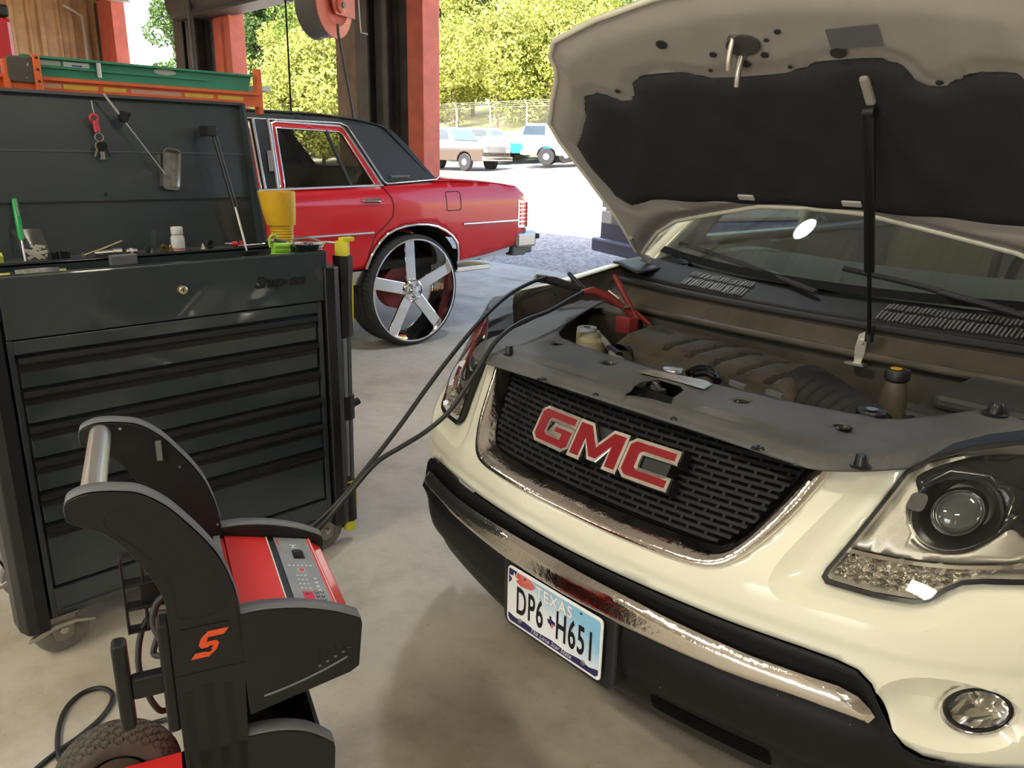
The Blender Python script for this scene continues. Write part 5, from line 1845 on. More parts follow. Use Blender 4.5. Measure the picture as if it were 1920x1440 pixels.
# body
BODY = [(.205, .665), (.395, .618), (.418, .600), (.410, .520), (.214, .480)]
body = obj('charger_body', prism(BODY, -W_CH + .012, -.012, 'x'), CH_RED, ch, bevel=.004)
SIDE = spline([(.205, .684), (.25, .684), (.31, .673), (.37, .652), (.412, .630), (.424, .622)], 5) + [(.426, .612), (.417, .522), (.40, .512), (.213, .474)]
for x0, x1, nm in ((-.012, .026, 1), (-W_CH - .026, -W_CH + .012, -1)):
    sp = obj('side_panel', prism(SIDE, x0, x1, 'x'), CH_BLACK, ch, bevel=.004)
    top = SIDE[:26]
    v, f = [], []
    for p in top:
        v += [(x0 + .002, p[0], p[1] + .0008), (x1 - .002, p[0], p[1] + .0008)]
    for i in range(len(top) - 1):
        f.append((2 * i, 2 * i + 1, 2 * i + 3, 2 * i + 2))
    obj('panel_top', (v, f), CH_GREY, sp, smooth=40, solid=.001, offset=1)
    if nm > 0:
        for k in range(4):
            obj('vent_slot', box(.0255, .0266, .340 + k * .015, .345 + k * .015, .545 + k * .006, .578), mat('joint_black', (.004, .004, .004), .6), sp)
            obj('vent_lip', box(.0255, .0275, .340 + k * .015, .345 + k * .015, .541 + k * .006, .545 + k * .006), CH_GREY, sp)
        obj('crease', tube([(.0262, y, .510 + .9 * (y - .24) ** 2 - .002 + .12 * (y - .24)) for y in np.linspace(.24, .395, 14)], .0022, 6), CH_GREY, sp, smooth=50)
        obj('label_tick', box(.026, .0265, .395, .403, .566, .567), CH_GREY, sp)


def top_at(y, h=0.):
    return .665 + (y - .205) * (.618 - .665) / .19 + h


def tp(o, h0, h1):
    """outline (x, y) on the sloping top"""
    return xf(prism(o, h0, h1), lambda a, b, c: (a, b, top_at(b, c)))


xa, xb = -W_CH + .014, -.014
obj('red_top', tp([(xa, .215), (xb, .215), (xb, .300), (xa, .300)], .001, .006), CH_RED, body, bevel=.001)
WL = mat('pinstripe', (.75, .72, .70), .4)
obj('pinstripe', tp([(xa, .300), (xb, .300), (xb, .3025), (xa, .3025)], .001, .0075), WL, body)
obj('black_band', tp([(xa, .3025), (xb, .3025), (xb, .3165), (xa, .3165)], .001, .004), CH_BLACK, body)
panel = obj('control_panel', tp([(xa, .3165), (xb, .3165), (xb, .3865), (xa, .3865)], .001, .006), mat('panel_grey', (.27, .285, .31), .38, color2=(.21, .22, .24), var_scale=25), body)
obj('red_edge', tp([(xa, .3865), (xb, .3865), (xb, .395), (xa, .395)], .001, .006), CH_RED, body)
obj('pinstripe', tp([(xa, .3910), (xb, .3910), (xb, .3925), (xa, .3925)], .001, .0072), WL, body)
sw = obj('switch', tp([(-.262, .345), (-.228, .345), (-.228, .367), (-.262, .367)], .004, .009), CH_BLACK, panel, bevel=.001)
obj('rocker', xf(box(-.258, -.232, .348, .364, 0, .012), lambda a, b, c: (a, b, top_at(b, .008 + c * (.4 + .6 * (a + .258) / .026)))), mat('rocker_black', (.03, .03, .03), .3), sw, bevel=.001)
WP = mat('print_white', (.62, .66, .68), .5)
dots = [(-.292, .352, .0016, .007), (-.286, .352, .006, .0015), (-.279, .353, .0014, .006)]
for i in range(6):
    dots.append((-.196, .330 + i * .0085, .0022, .0022))
for r_ in range(4):
    for c2 in range(3):
        dots.append((-.152 + r_ * .017, .338 + c2 * .008, .0020, .0020))
for r_ in range(5):
    dots.append((-.140 + r_ * .016, .371, .0028, .003))
for x_, y_, w_, h_ in dots:
    obj('print_mark', tp([(x_ - w_, y_ - h_), (x_ + w_, y_ - h_), (x_ + w_, y_ + h_), (x_ - w_, y_ + h_)], .0058, .0064), WP, panel)
obj('print_ring', tp(circle(-.176, .351, .0075, 20), .0058, .0066), WP, panel)
obj('start_button', tp(circle(-.176, .351, .0058, 20), .0060, .0072), CH_RED, panel)
obj('display', tp([(-.086, .336), (-.050, .336), (-.050, .356), (-.086, .356)], .0058, .0066), mat('display_red', (.62, .03, .07), .25), panel)
obj('display_text', tp([(-.080, .341), (-.077, .352), (-.074, .341)], .0066, .007), CH_BLACK, panel)
for i in range(3):
    for j in range(2):
        x_, y_ = -.083 + i * .014, .363 + j * .010
        b = obj('button', tp(rrect(x_ - .0045, x_ + .0045, y_ - .0035, y_ + .0035, .001), .0058, .0078), mat('button_grey', (.11, .115, .125), .4), panel)
        obj('button_mark', tp([(x_ - .0015, y_ - .001), (x_ + .0015, y_ - .001), (x_ + .0015, y_ + .001), (x_ - .0015, y_ + .001)], .0077, .0081), WP, b)
obj('panel_print', tp([(-.316, .3205), (-.292, .3205), (-.292, .3235), (-.316, .3235)], .0058, .0064), CH_RED, panel)
# back sheet between the arms and lower cabinet
obj('back_sheet', box(-W_CH + .016, -.016, .165, .195, .13, .665), CH_RED, ch)
obj('rear_edge', box(-W_CH + .016, -.016, .193, .206, .40, .672), mat('rear_grey', (.25, .25, .25), .4), ch)
LOW = spline([(.205, .428), (.26, .422), (.31, .403), (.345, .376), (.362, .358)], 5) + [(.364, .346), (.350, .10), (.10, .10), (.10, .428)]
for x0, x1 in ((-.012, .026), (-W_CH - .026, -W_CH + .012)):
    lp = obj('lower_panel', prism(LOW, x0, x1, 'x'), CH_BLACK, ch, bevel=.004)
    top = LOW[:21]
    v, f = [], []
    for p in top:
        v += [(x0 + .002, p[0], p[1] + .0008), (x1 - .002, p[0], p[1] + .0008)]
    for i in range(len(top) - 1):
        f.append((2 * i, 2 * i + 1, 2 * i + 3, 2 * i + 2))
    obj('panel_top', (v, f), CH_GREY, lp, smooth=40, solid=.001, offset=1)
obj('lower_tray', prism([(.18, .14), (.18, .24), (.32, .18), (.350, .30), (.358, .30), (.350, .10), (.18, .10)], -W_CH + .012, -.012, 'x'), CH_BLACK, ch)
obj('tray_edge', prism([(.350, .205), (.362, .215), (.354, .11), (.342, .11)], -W_CH + .010, -.010, 'x'), CH_RED, ch)
obj('axle_tray', join(box(-W_CH + .05, -.05, -.035, .10, .165, .180), box(-W_CH + .05, -.05, -.035, -.028, .13, .180), box(-W_CH + .05, -.05, .08, .10, .10, .18)), CH_RED, ch, bevel=.003)


# wheels with block tread
def pneu(x, y, r_, w):
    rim = r_ * .45
    nu, nv = 120, 70

    def f(a, b):
        th = a * 2 * math.pi
        ph = (b - .5) * 2 * 2.35
        R0 = (r_ + rim) / 2
        rr = (r_ - rim) / 2
        xx = math.sin(ph) * w / 2
        rad = R0 + rr * math.cos(ph)
        if abs(ph) < 1.15:
            u = th * 26 / (2 * math.pi)
            q = ph * 2.2
            d1 = abs(((u + q) % 1) - .5)
            d2 = abs(((u - q) % 1) - .5)
            rad -= .0055 * (1 if min(d1, d2) < .10 else 0)
        return (x + xx, y + rad * math.cos(th), r_ + rad * math.sin(th))
    o = obj('wheel', grid(f, 312, nv), mat('tyre_dusty', (.11, .098, .080), .85, color2=(.075, .066, .055), var_scale=25), ch, smooth=25)
    obj('hub', lathe([(rim * 1.05, -w * .32), (rim * .9, -w * .3), (rim * .4, -w * .2), (.012, -w * .45), (.012, w * .45), (rim * .4, w * .2), (rim * .9, w * .3), (rim * 1.05, w * .32)], 28, 'x', (x, y, r_)), mat('hub_brown', (.10, .07, .05), .6), o, smooth=40)
    return o


pneu(-.335, -.048, .130, .085)
pneu(.035, -.048, .130, .085)
obj('axle', tube([(-.38, -.048, .13), (.08, -.048, .13)], .011, 12), STEEL, ch, smooth=50)
obj('axle_arm', join(box(-.285, -.265, -.06, .10, .115, .145), box(-.03, -.01, -.06, .10, .115, .145)), CH_BLACK, ch)
obj('foot', join(box(-W_CH, -W_CH + .03, .30, .345, 0, .11), box(-.03, 0, .30, .345, 0, .11)), CH_BLACK, ch, bevel=.005)


# cable hooks on the back edge of each arm
def hook(x0, x1, zc, name='cable_hook'):
    h = obj(name, join(box(x0, x1, .004, .028, zc - .085, zc + .085), box(x0 + .004, x1 - .004, .026, .098, zc - .030, zc + .012)), CH_BLACK, ch, bevel=.007, seg=3)
    obj('hook_plate', box(x0 - .004, x1 + .002, .076, .098, zc - .11, zc + .11), CH_BLACK, h, bevel=.006)
    return h


hook(-.014, .020, .585)
fh = obj('cable_hook', join(box(-W_CH + .008, -W_CH + .014, .045, .052, .585, .655), box(-W_CH + .008, -W_CH + .014, .045, .052, .475, .537), box(-W_CH - .02, -W_CH + .016, .008, .013, .475, .655),
                            box(-W_CH - .018, -W_CH + .014, .012, .052, .650, .655), box(-W_CH - .018, -W_CH + .014, .012, .10, .585, .592), box(-W_CH - .018, -W_CH + .014, .012, .10, .530, .537), box(-W_CH - .018, -W_CH + .014, .012, .052, .475, .480),
                            box(-W_CH - .006, -W_CH + .000, .04, .10, .535, .590)), CH_BLACK, ch, bevel=.003)


# cables: world points from pixels with a depth along the line of sight
def deep(u, v, d):
    return to_ch(CAMP + ray(u, v) * d)


CABLE = mat('cable_rubber', (.020, .020, .021), .45)
c1 = [(560, 1010, 1.88), (592, 982, 1.88), (640, 935, 1.90), (700, 862, 1.95), (752, 795, 2.00), (800, 728, 2.06), (850, 662, 2.15), (905, 597, 2.26), (955, 552, 2.38), (1000, 528, 2.48), (1022, 521, 2.54)]
c2 = [(566, 1022, 1.87), (604, 985, 1.87), (655, 925, 1.89), (705, 868, 1.92), (752, 838, 1.96), (800, 808, 1.99), (845, 768, 2.00), (888, 705, 2.01), (930, 640, 2.05), (975, 605, 2.14), (1030, 583, 2.28), (1070, 560, 2.40), (1096, 546, 2.48)]
obj('clamp_cable', tube(spline([tuple(deep(*q)) for q in c1], 8), .0062, 10), CABLE, ch, smooth=50)
obj('clamp_cable', tube(spline([tuple(deep(*q)) for q in c2], 8), .0062, 10), CABLE, ch, smooth=50)
REDC = mat('clamp_red', (.23, .022, .022), .55, color2=(.16, .02, .02), var_scale=20)


def jaw(pts, r_, m, parent, name='jaw'):
    return obj(name, tube([tuple(deep(*q)) for q in pts], r_, 10), m, parent, smooth=40)


# red clamp gripping the battery post
rc = jaw([(1090, 548, 2.47), (1112, 545, 2.48), (1140, 556, 2.49), (1166, 574, 2.50), (1184, 590, 2.51)], [.008, .014, .014, .011, .010], REDC, ch, 'red_clamp')
jaw([(1152, 516, 2.53), (1160, 530, 2.52), (1172, 556, 2.51), (1186, 582, 2.51), (1195, 600, 2.51)], [.008, .011, .009, .010, .011], REDC, rc, 'handle')
pj = deep(1175, 605, 2.515)
obj('jaw_block', xf(box(-.030, .030, -.018, .018, -.035, .020), lambda a, b, c: (pj[0] + a * .8, pj[1] + b + a * .4, pj[2] + c)), REDC, rc, bevel=.004)
obj('jaw_pin', lathe([(.008, -.014), (.008, .014)], 12, 'y', tuple(deep(1174, 576, 2.49))), mat('worn_brass', (.52, .44, .26), .35, 1.), rc)
obj('jaw_spring', tube([tuple(deep(1140, 545, 2.49)), tuple(deep(1160, 560, 2.49))], .0055, 8), STEEL, rc)
# black clamp on the wing flange
bc = jaw([(1006, 521, 2.54), (1040, 527, 2.56), (1072, 537, 2.57), (1096, 545, 2.58)], [.012, .015, .013, .010], CABLE, ch, 'black_clamp')
jaw([(1066, 512, 2.60), (1080, 528, 2.59), (1100, 548, 2.58)], [.007, .009, .008], CABLE, bc, 'handle')
for k in range(5):
    p = deep(1008 + k * 4, 521 + k * .8, 2.54)
    obj('strain_ring', tube([(p[0] + .003 * 0, p[1] + .013 * math.cos(a), p[2] + .013 * math.sin(a)) for a in np.linspace(0, 6.283, 12, endpoint=False)], .0016, 6, closed=True), STEEL, bc)
# mains lead: from the back of the charger down and looped on the floor


def fl(u, v, z=.008):
    return tuple(to_ch(at_z(u, v, z)))


obj('mains_lead', tube(spline([(-W_CH + .05, .13, .52), (-W_CH + .0, .05, .50), (-W_CH + .02, .02, .40), (-W_CH + .05, .05, .30), (-W_CH - .02, .10, .26), (-W_CH - .12, .12, .12), fl(320, 1348, .02), fl(285, 1356), fl(262, 1360)], 8), .0065, 10), CABLE, ch, smooth=50)
obj('mains_lead', tube(spline([fl(262, 1360), fl(225, 1380), fl(170, 1425), fl(118, 1432), fl(108, 1385), fl(120, 1335), fl(150, 1302), fl(185, 1290), fl(207, 1297), fl(210, 1315), fl(190, 1345), fl(150, 1380), fl(110, 1408), fl(70, 1440), fl(20, 1490)], 8), .0065, 10), CABLE, ch, smooth=50)
obj('hose_loop', tube(spline([tuple(deep(*q)) for q in ((322, 1105, 1.62), (295, 1130, 1.62), (287, 1165, 1.62), (300, 1195, 1.62), (322, 1225, 1.63), (330, 1240, 1.64))], 6), .008, 10), CABLE, ch, smooth=50)
obj('hose_loop', tube(spline([tuple(deep(*q)) for q in ((330, 1145, 1.66), (305, 1175, 1.65), (292, 1205, 1.64), (290, 1228, 1.64), (320, 1228, 1.63))], 6), .0065, 10), CABLE, ch, smooth=50)
# ================================================================== red sedan on tall chrome wheels (world frame, parented at its middle)
XS = -4.80
SCX = XS - .985
sed_o = np.array([SCX, 2.3, 0])
sed = thing('sedan', 'bright red lifted sedan with a black vinyl roof and huge chrome wheels', 'car', tuple(sed_o))
S_RED = mat('sedan_red', (.52, .010, .016), .26, coat=.45, spec=.4)
VINYL = mat('vinyl_black', (.016, .016, .017), .55, bump=.25, bump_scale=250)
S_GLASS = glass('sedan_glass', (.58, .60, .52), 1.2)
SEAT = mat('sedan_interior', (.17, .165, .15), .8)


def sl_(g):
    return move(g, -sed_o[0], -sed_o[1], 0)


def sobj(name, g, m, parent=sed, **k):
    return obj(name, sl_(g), m, parent, **k)


def sx_low(z):
    return XS - .05 * np.maximum(0, (.92 - z) / .4) ** 2 - .035 * np.maximum(0, (z - 1.09) / .13) ** 1.5


def low_fn(sg, off=0.):
    def f(P):
        x = sx_low(P[:, 1]) + off
        # rounded tail
        x = x - .03 * np.maximum(0, (P[:, 0] - 4.85) / .15) ** 2 - .12 * np.maximum(0, (-.05 - P[:, 0]) / .25) ** 2
        x = np.where(True, x, x)
        if sg < 0:
            x = 2 * SCX - x
        return np.column_stack([x, P[:, 0], P[:, 1]])
    return f


def up_fn(sg, off=0.):
    def f(P):
        x = XS - .035 - .38 * (P[:, 1] - 1.19) + off
        if sg < 0:
            x = 2 * SCX - x
        return np.column_stack([x, P[:, 0], P[:, 1]])
    return f


ARCH = [(3.300, .635), (3.335, .72), (3.368, .775), (3.42, .835), (3.478, .880), (3.56, .915), (3.653, .935), (3.76, .943), (3.86, .938), (3.96, .918), (4.049, .880), (4.12, .835), (4.175, .775), (4.195, .70), (4.202, .624)]
FARCH = [(y - 2.93, z) for y, z in ARCH]
LOWER = [(-.30, .66), (.30, .645)] + FARCH + [(1.36, .635)] + ARCH + [(4.50, .655), (4.80, .705), (4.93, .73), (4.975, .86), (4.975, 1.02), (4.960, 1.142), (4.905, 1.185), (4.855, 1.212), (4.70, 1.232), (4.54, 1.248), (4.246, 1.262), (4.03, 1.263), (3.98, 1.251), (3.465, 1.228), (2.458, 1.207), (1.30, 1.195), (.60, 1.17), (-.1, 1.13), (-.28, 1.08), (-.31, .9)]
FRAME_R = [(2.655, 1.222), (2.700, 1.640), (2.74, 1.652), (3.235, 1.642), (3.262, 1.628), (3.475, 1.238), (3.465, 1.226)]
GL_R = [(2.690, 1.222), (2.728, 1.612), (3.215, 1.604), (3.243, 1.590), (3.420, 1.232)]
FRAME_F = [(1.50, 1.205), (1.93, 1.60), (1.99, 1.640), (2.52, 1.655), (2.545, 1.640), (2.515, 1.212)]
GL_F = [(1.62, 1.215), (1.98, 1.565), (2.02, 1.60), (2.49, 1.612), (2.478, 1.218)]
VIN = [(1.30, 1.198), (1.86, 1.635), (1.96, 1.705), (2.3, 1.725), (3.10, 1.722), (3.40, 1.700), (3.56, 1.675), (3.695, 1.634), (3.80, 1.53), (3.92, 1.385), (4.027, 1.262), (3.5, 1.231), (2.458, 1.207)]
for sg in (1, -1):
    bs = sobj('body_side', patch(LOWER, low_fn(sg), step=.045, lines=[[(.0, 1.085), (4.90, 1.092)]]), S_RED, smooth=40, solid=.012)
    gr = obj('roof_side', sl_(patch(VIN, up_fn(sg), holes=[FRAME_R, FRAME_F], step=.05)), VINYL, sed, smooth=40, solid=.012)
    for fr, gl in ((FRAME_R, GL_R), (FRAME_F, GL_F)):
        df = obj('door_frame', sl_(patch(fr, up_fn(sg, .004 * sg), holes=[gl], step=.05)), S_RED, sed, smooth=40, solid=.02)
        obj('window', sl_(patch(gl, up_fn(sg, -.006 * sg), step=.2)), S_GLASS, df)
        for lp, r_ in ((fr, .009), (gl, .0065)):
            pts = up_fn(sg, .006 * sg)(np.array(resample(lp, .06)))
            obj('chrome_line', sl_(tube([tuple(p) for p in pts], r_, 8, closed=True)), CHROME, df, smooth=60)
    # quarter light divider
    pts = up_fn(sg, .0)(np.array([(3.115, 1.606), (3.216, 1.226)]))
    obj('quarter_divider', sl_(tube([tuple(p) for p in pts], .014, 8)), VINYL, gr)
    # B pillar trim
    obj('pillar_trim', sl_(patch([(2.545, 1.222), (2.622, 1.222), (2.672, 1.668), (2.575, 1.668)], up_fn(sg, .010 * sg), step=.05)), BLACK_S, gr, solid=.01)
    for q in ([(2.542, 1.222), (2.572, 1.668)], [(2.632, 1.222), (2.680, 1.668)]):
        obj('chrome_line', sl_(tube([tuple(p) for p in up_fn(sg, .016 * sg)(np.array(q))], .010, 8)), CHROME, gr, smooth=60)
    if sg > 0:
        pe = up_fn(1, .022)(np.array([(2.615, 1.33), (2.632, 1.46)]))
        obj('opera_lamp', sl_(tube([tuple(p) for p in pe], .018, 4)), mat('opera_lamp', (.30, .31, .33), .1, .6), gr)
        pe = up_fn(1, .010)(np.array([(3.575, 1.292), (3.744, 1.294)]))
        obj('script_badge', sl_(tube([tuple(p) for p in pe], .012, 4)), mat('badge_grey', (.13, .13, .13), .35), gr)
    vt = [p for p in VIN[:-1]]
    edge = [(2.0, 1.668), (3.245, 1.664), (3.30, 1.645), (3.50, 1.262), (3.53, 1.246), (4.01, 1.274), (4.045, 1.30)]
    obj('chrome_line', sl_(tube([tuple(p) for p in up_fn(sg, .008 * sg)(np.array(resample(edge, .05, False)))], .008, 8)), CHROME, gr, smooth=60)
    # belt chrome, arches, mouldings
    f = low_fn(sg, .006 if sg > 0 else .006)
    obj('belt_moulding', sl_(tube([tuple(p) for p in f(np.array(resample([(1.30, 1.203), (2.458, 1.214), (3.48, 1.236)], .1, False)))], .010, 8)), CHROME, bs, smooth=60)
    for A_ in (ARCH, FARCH):
        obj('arch_trim', sl_(tube([tuple(p) for p in f(np.array(resample(A_, .04, False)))], .012, 8)), CHROME, bs, smooth=60)
    for q in ([(1.40, .890), (3.36, .901)], [(4.236, .924), (4.864, .927)], [(-.15, .86), (.38, .872)]):
        obj('side_moulding', sl_(tube([tuple(p) for p in f(np.array(resample(q, .1, False)))], .010, 8)), CHROME, bs, smooth=60)
    for q in ([(1.33, .52), (3.28, .515), (3.30, .62), (1.36, .625)], [(4.203, .598), (4.795, .655), (4.805, .708), (4.50, .685), (4.206, .672)], [(-.2, .54), (.36, .52), (.37, .635), (-.2, .66)]):
        rk = obj('rocker_panel', sl_(patch(q, low_fn(sg, -.012), step=.06)), mat('brushed_chrome', (.62, .61, .60), .18, 1.), bs, solid=.008)
        zz_ = sorted(set(p[1] for p in q))
    # door seams
    for q in ([(3.470, 1.232), (3.535, 1.15), (3.550, 1.09), (3.540, 1.01), (3.47, .945), (3.382, .884), (3.335, .78), (3.312, .640)], [(2.50, 1.208), (2.52, .64)], [(1.36, 1.195), (1.34, .64)]):
        obj('door_seam', sl_(tube([tuple(p) for p in low_fn(sg, .0005)(np.array(resample(q, .05, False)))], .0045, 6)), mat('seam_dark', (.05, .002, .004), .6), bs)
    for y_ in (3.35, 2.38):
        hp = low_fn(sg, .012)(np.array([(y_ - .075, 1.132), (y_ + .075, 1.130)]))
        h_ = obj('door_handle', sl_(tube([tuple(p) for p in hp], .020, 4)), CHROME, bs, bevel=.004)
    if sg > 0:
        fl_ = rrect(4.065, 4.215, 1.035, 1.18, .02)
        obj('fuel_flap', sl_(tube([tuple(p) for p in low_fn(1, .0005)(np.array(resample(fl_, .03)))], .0035, 6, closed=True)), mat('seam_dark', (.05, .002, .004), .6), bs)
    # tail lamp wrapped on the corner
    tl = obj('tail_lamp', sl_(patch([(4.872, .862), (5.035, .864), (5.02, 1.075), (4.872, 1.10)], low_fn(sg, .004), step=.03)), CHROME, sed, solid=.02)
    for k in range(6):
        z0 = .885 + k * .033
        obj('lamp_rib', sl_(patch([(4.895, z0), (5.022, z0), (5.018, z0 + .026), (4.895, z0 + .026)], low_fn(sg, .010), step=.03)), mat('lamp_red', (.55, .02, .03), .2, coat=1.), tl, solid=.008)


def hull(st, n=14, crown=.02):
    v, f = [], []
    for (y, z, hw) in st:
        for i in range(n + 1):
            t = -1 + 2 * i / n
            v.append((SCX + t * hw, y, z + crown * (1 - t * t)))
    for j in range(len(st) - 1):
        for i in range(n):
            a = j * (n + 1) + i
            f.append((a, a + 1, a + n + 2, a + n + 1))
    return v, f


sobj('bonnet', hull([(-.30, 1.03, .90), (-.27, 1.08, .93), (-.1, 1.130, .965), (.6, 1.170, .968), (1.32, 1.195, .958)], crown=.03), S_RED, smooth=40, solid=.01)
sobj('roof_top', hull([(1.93, 1.685, .785), (1.98, 1.705, .775), (2.3, 1.722, .762), (3.1, 1.720, .762), (3.4, 1.698, .770), (3.56, 1.672, .780), (3.66, 1.643, .79)], crown=.03), VINYL, smooth=50, solid=.01)
rg = sobj('rear_glass', hull([(3.64, 1.638, .62), (3.95, 1.30, .70)], crown=.03), S_GLASS, smooth=50)
for s in (-1, 1):
    sobj('rear_pillar', grid(lambda a, b: (SCX + s * (.62 + .08 * b + (.175 + .045 * b) * a), 3.64 + .36 * b, 1.642 - .375 * b), 4, 8), VINYL, smooth=50, solid=.01)
sobj('windscreen', hull([(1.32, 1.205, .90), (1.94, 1.685, .74)], crown=.03), S_GLASS, smooth=50)
sobj('trunk_lid', hull([(3.97, 1.268, .944), (4.246, 1.268, .944), (4.54, 1.254, .946), (4.70, 1.238, .948), (4.855, 1.218, .952), (4.905, 1.191, .954), (4.962, 1.146, .954)], crown=.025), S_RED, smooth=40, solid=.01)
sobj('rear_panel', hull([(4.956, 1.140, .925), (4.94, 1.02, .92), (4.93, .86, .92), (4.90, .70, .90)], crown=.0), S_RED, smooth=40)
sobj('front_panel', hull([(-.30, 1.03, .90), (-.32, .85, .90), (-.30, .66, .90)], crown=0), mat('grille_chrome', (.5, .5, .5), .2, 1.), smooth=40)
M_BUMP = mat('bumper_grey', (.40, .39, .38), .25, .9)
rb = sobj('rear_bumper', join(box(SCX - .97, SCX + .965, 4.955, 5.13, .69, .825)), M_BUMP, bevel=.02)
obj('bumper_end', sl_(join(box(XS - .07, XS + .012, 4.86, 5.10, .69, .815))), M_BUMP, rb, bevel=.02)
obj('bumper_strip', sl_(box(SCX - .98, SCX + .985, 5.10, 5.155, .755, .80)), RUBBER, rb, bevel=.01)
obj('bumper_guard', sl_(box(XS - .17, XS - .10, 5.05, 5.165, .62, .82)), mat('guard_dark', (.08, .08, .08), .4), rb, bevel=.015)
obj('bumper_support', sl_(box(XS - .12, XS - .02, 4.84, 5.0, .62, .86)), mat('guard_dark', (.08, .08, .08), .4), rb, bevel=.01)
sobj('front_bumper', box(SCX - .97, SCX + .97, -.50, -.30, .66, .82), M_BUMP, bevel=.03)
sobj('underbody', join(box(SCX - .86, SCX + .86, -.25, 4.55, .60, .66), box(SCX - .5, SCX + .5, 3.2, 4.5, .42, .60)), mat('underbody', (.02, .02, .02), .8))
sobj('exhaust_tip', rot(box(-5.20, -4.98, 4.32, 4.72, .50, .545), R(0)), STEEL, bevel=.008)
st_ = sobj('seat', join(box(SCX - .70, SCX + .70, 1.95, 2.45, .75, 1.02), box(SCX - .70, SCX + .70, 2.95, 3.45, .75, 1.02)), SEAT, bevel=.05)
obj('seat_back', sl_(join(box(SCX - .70, SCX + .70, 2.42, 2.58, .95, 1.38), box(SCX - .70, SCX + .70, 3.42, 3.60, .95, 1.36))), SEAT, st_, bevel=.05)
sobj('parcel_shelf', box(SCX - .70, SCX + .70, 3.55, 3.98, 1.20, 1.23), SEAT)
sobj('instrument_panel', box(SCX - .75, SCX + .75, 1.30, 1.62, .95, 1.22), SEAT, bevel=.05)


# wheels
def big_wheel(xf_, y, sg):
    """xf_ = x of the outer face, sg=+1 faces +x"""
    RT, RR, W = .436, .402, .31
    prof = [(RR, 0), (RR + .012, .004), (RT - .012, -.004), (RT - .002, -.020), (RT, -.05), (RT, -W + .05), (RT - .002, -W + .02), (RT - .012, -W + .004), (RR, -W)]

    def lx(g):
        return sl_(xf(g, lambda a, b, c: (xf_ + sg * a, y + b, RT + c)))
    # tyre with sipes
    n = 144
    v, f = [], []
    for j, (r_, h) in enumerate(prof):
        for k in range(n):
            a = 2 * math.pi * k / n
            dr = 0
            if 3 <= j <= 6 and k % 2 == 0:
                dr = -.006
            v.append((h, (r_ + dr) * math.cos(a + (.05 * (h + .15) / .15)), (r_ + dr) * math.sin(a + (.05 * (h + .15) / .15))))
    for j in range(len(prof) - 1):
        for k in range(n):
            f.append((j * n + k, j * n + (k + 1) % n, (j + 1) * n + (k + 1) % n, (j + 1) * n + k))
    w = obj('wheel', lx((v, f)), mat('tyre_rubber', (.022, .021, .020), .75), sed, smooth=20)
    groove = []
    for h in (-.09, -.155, -.22):
        groove.append(lathe([(RT + .0008, h - .006), (RT + .0008, h + .006)], 72, 'x', cap=False))
    obj('tread_groove', lx(join(*groove)), mat('groove_black', (.004, .004, .004), .9), w)
    obj('rim', lx(lathe([(RR + .002, 0), (RR, .008), (RR - .012, .008), (RR - .018, -.01), (RR - .028, -.10), (RR - .034, -.24), (RR - .02, -.28)], 72, 'x', cap=False)), CHROME, w, smooth=40)
    obj('rim_back', lx(lathe([(RR - .03, -.245), (.16, -.245), (.15, -.25)], 60, 'x', cap=False)) if False else lx(lathe([(.17, -.20), (.17, -.29), (.05, -.29), (.05, -.20)], 36, 'x')), mat('brake_red', (.25, .03, .035), .5, color2=(.16, .02, .02), var_scale=25), w, smooth=40)
    for k in range(5):
        a = R(90 + 72 * k + 4)
        hw0, hw1 = .043, .047
        sp = [(.05, -hw0 - .004), (RR - .02, -hw1), (RR - .02, hw1), (.05, hw0 + .004)]
        g = xf(prism(sp, 0, 1, 'x'), lambda d, r_, s: (-.050 + .012 * (r_ / RR) + (.030 if d > .5 else -.012) - (abs(s) / .04) ** 2 * (.014 if d > .5 else 0), r_, s))
        g = rot(g, a, 'x')
        obj('spoke', lx(g), CHROME, w, bevel=.006)
    hub = obj('hub', lx(lathe([(.088, -.05), (.086, -.022), (.074, -.010), (.070, -.018), (.034, -.018), (.030, .004), (.001, .006)], 40, 'x')), CHROME, w, smooth=40)
    for k in range(5):
        a = R(90 + 72 * k + 36)
        obj('lug_nut', lx(lathe([(.011, -.022), (.011, -.004), (.007, .0)], 8, 'x', (0, .052 * math.cos(a), .052 * math.sin(a)))), mat('lug_dark', (.25, .25, .26), .2, 1.), hub)
    obj('axle_stub', lx(tube([(-.60, 0, 0), (-.05, 0, 0)], .05, 14)), mat('axle_dark', (.05, .03, .03), .6), w)
    return w


for y in (3.72, .79):
    big_wheel(-4.775, y, 1)
    big_wheel(2 * SCX + 4.775, y, -1)
for y in (3.75, .82):
    sobj('wheel_liner', grid(lambda a, b: (XS - .03 - .42 * b, y - .455 * math.cos(a * math.pi), .55 + .40 * math.sin(a * math.pi)), 16, 3), mat('liner_black', (.008, .008, .008), .8), smooth=50)
    sobj('wheel_liner', grid(lambda a, b: (2 * SCX - XS + .03 + .42 * b, y - .455 * math.cos(a * math.pi), .55 + .40 * math.sin(a * math.pi)), 16, 3), mat('liner_black', (.008, .008, .008), .8), smooth=50)
# ================================================================== ladders on their rack, hose reel, raised pickup
LX = -3.42
GRN = mat('ladder_green', (.03, .22, .13), .45, var=.12, var_scale=12)
ORG = mat('ladder_orange', (.70, .13, .025), .5, color2=(.58, .10, .03), var_scale=15)


def ly(u, v, x=LX):
    p = at_x(u, v, x)
    return float(p[1]), float(p[2])


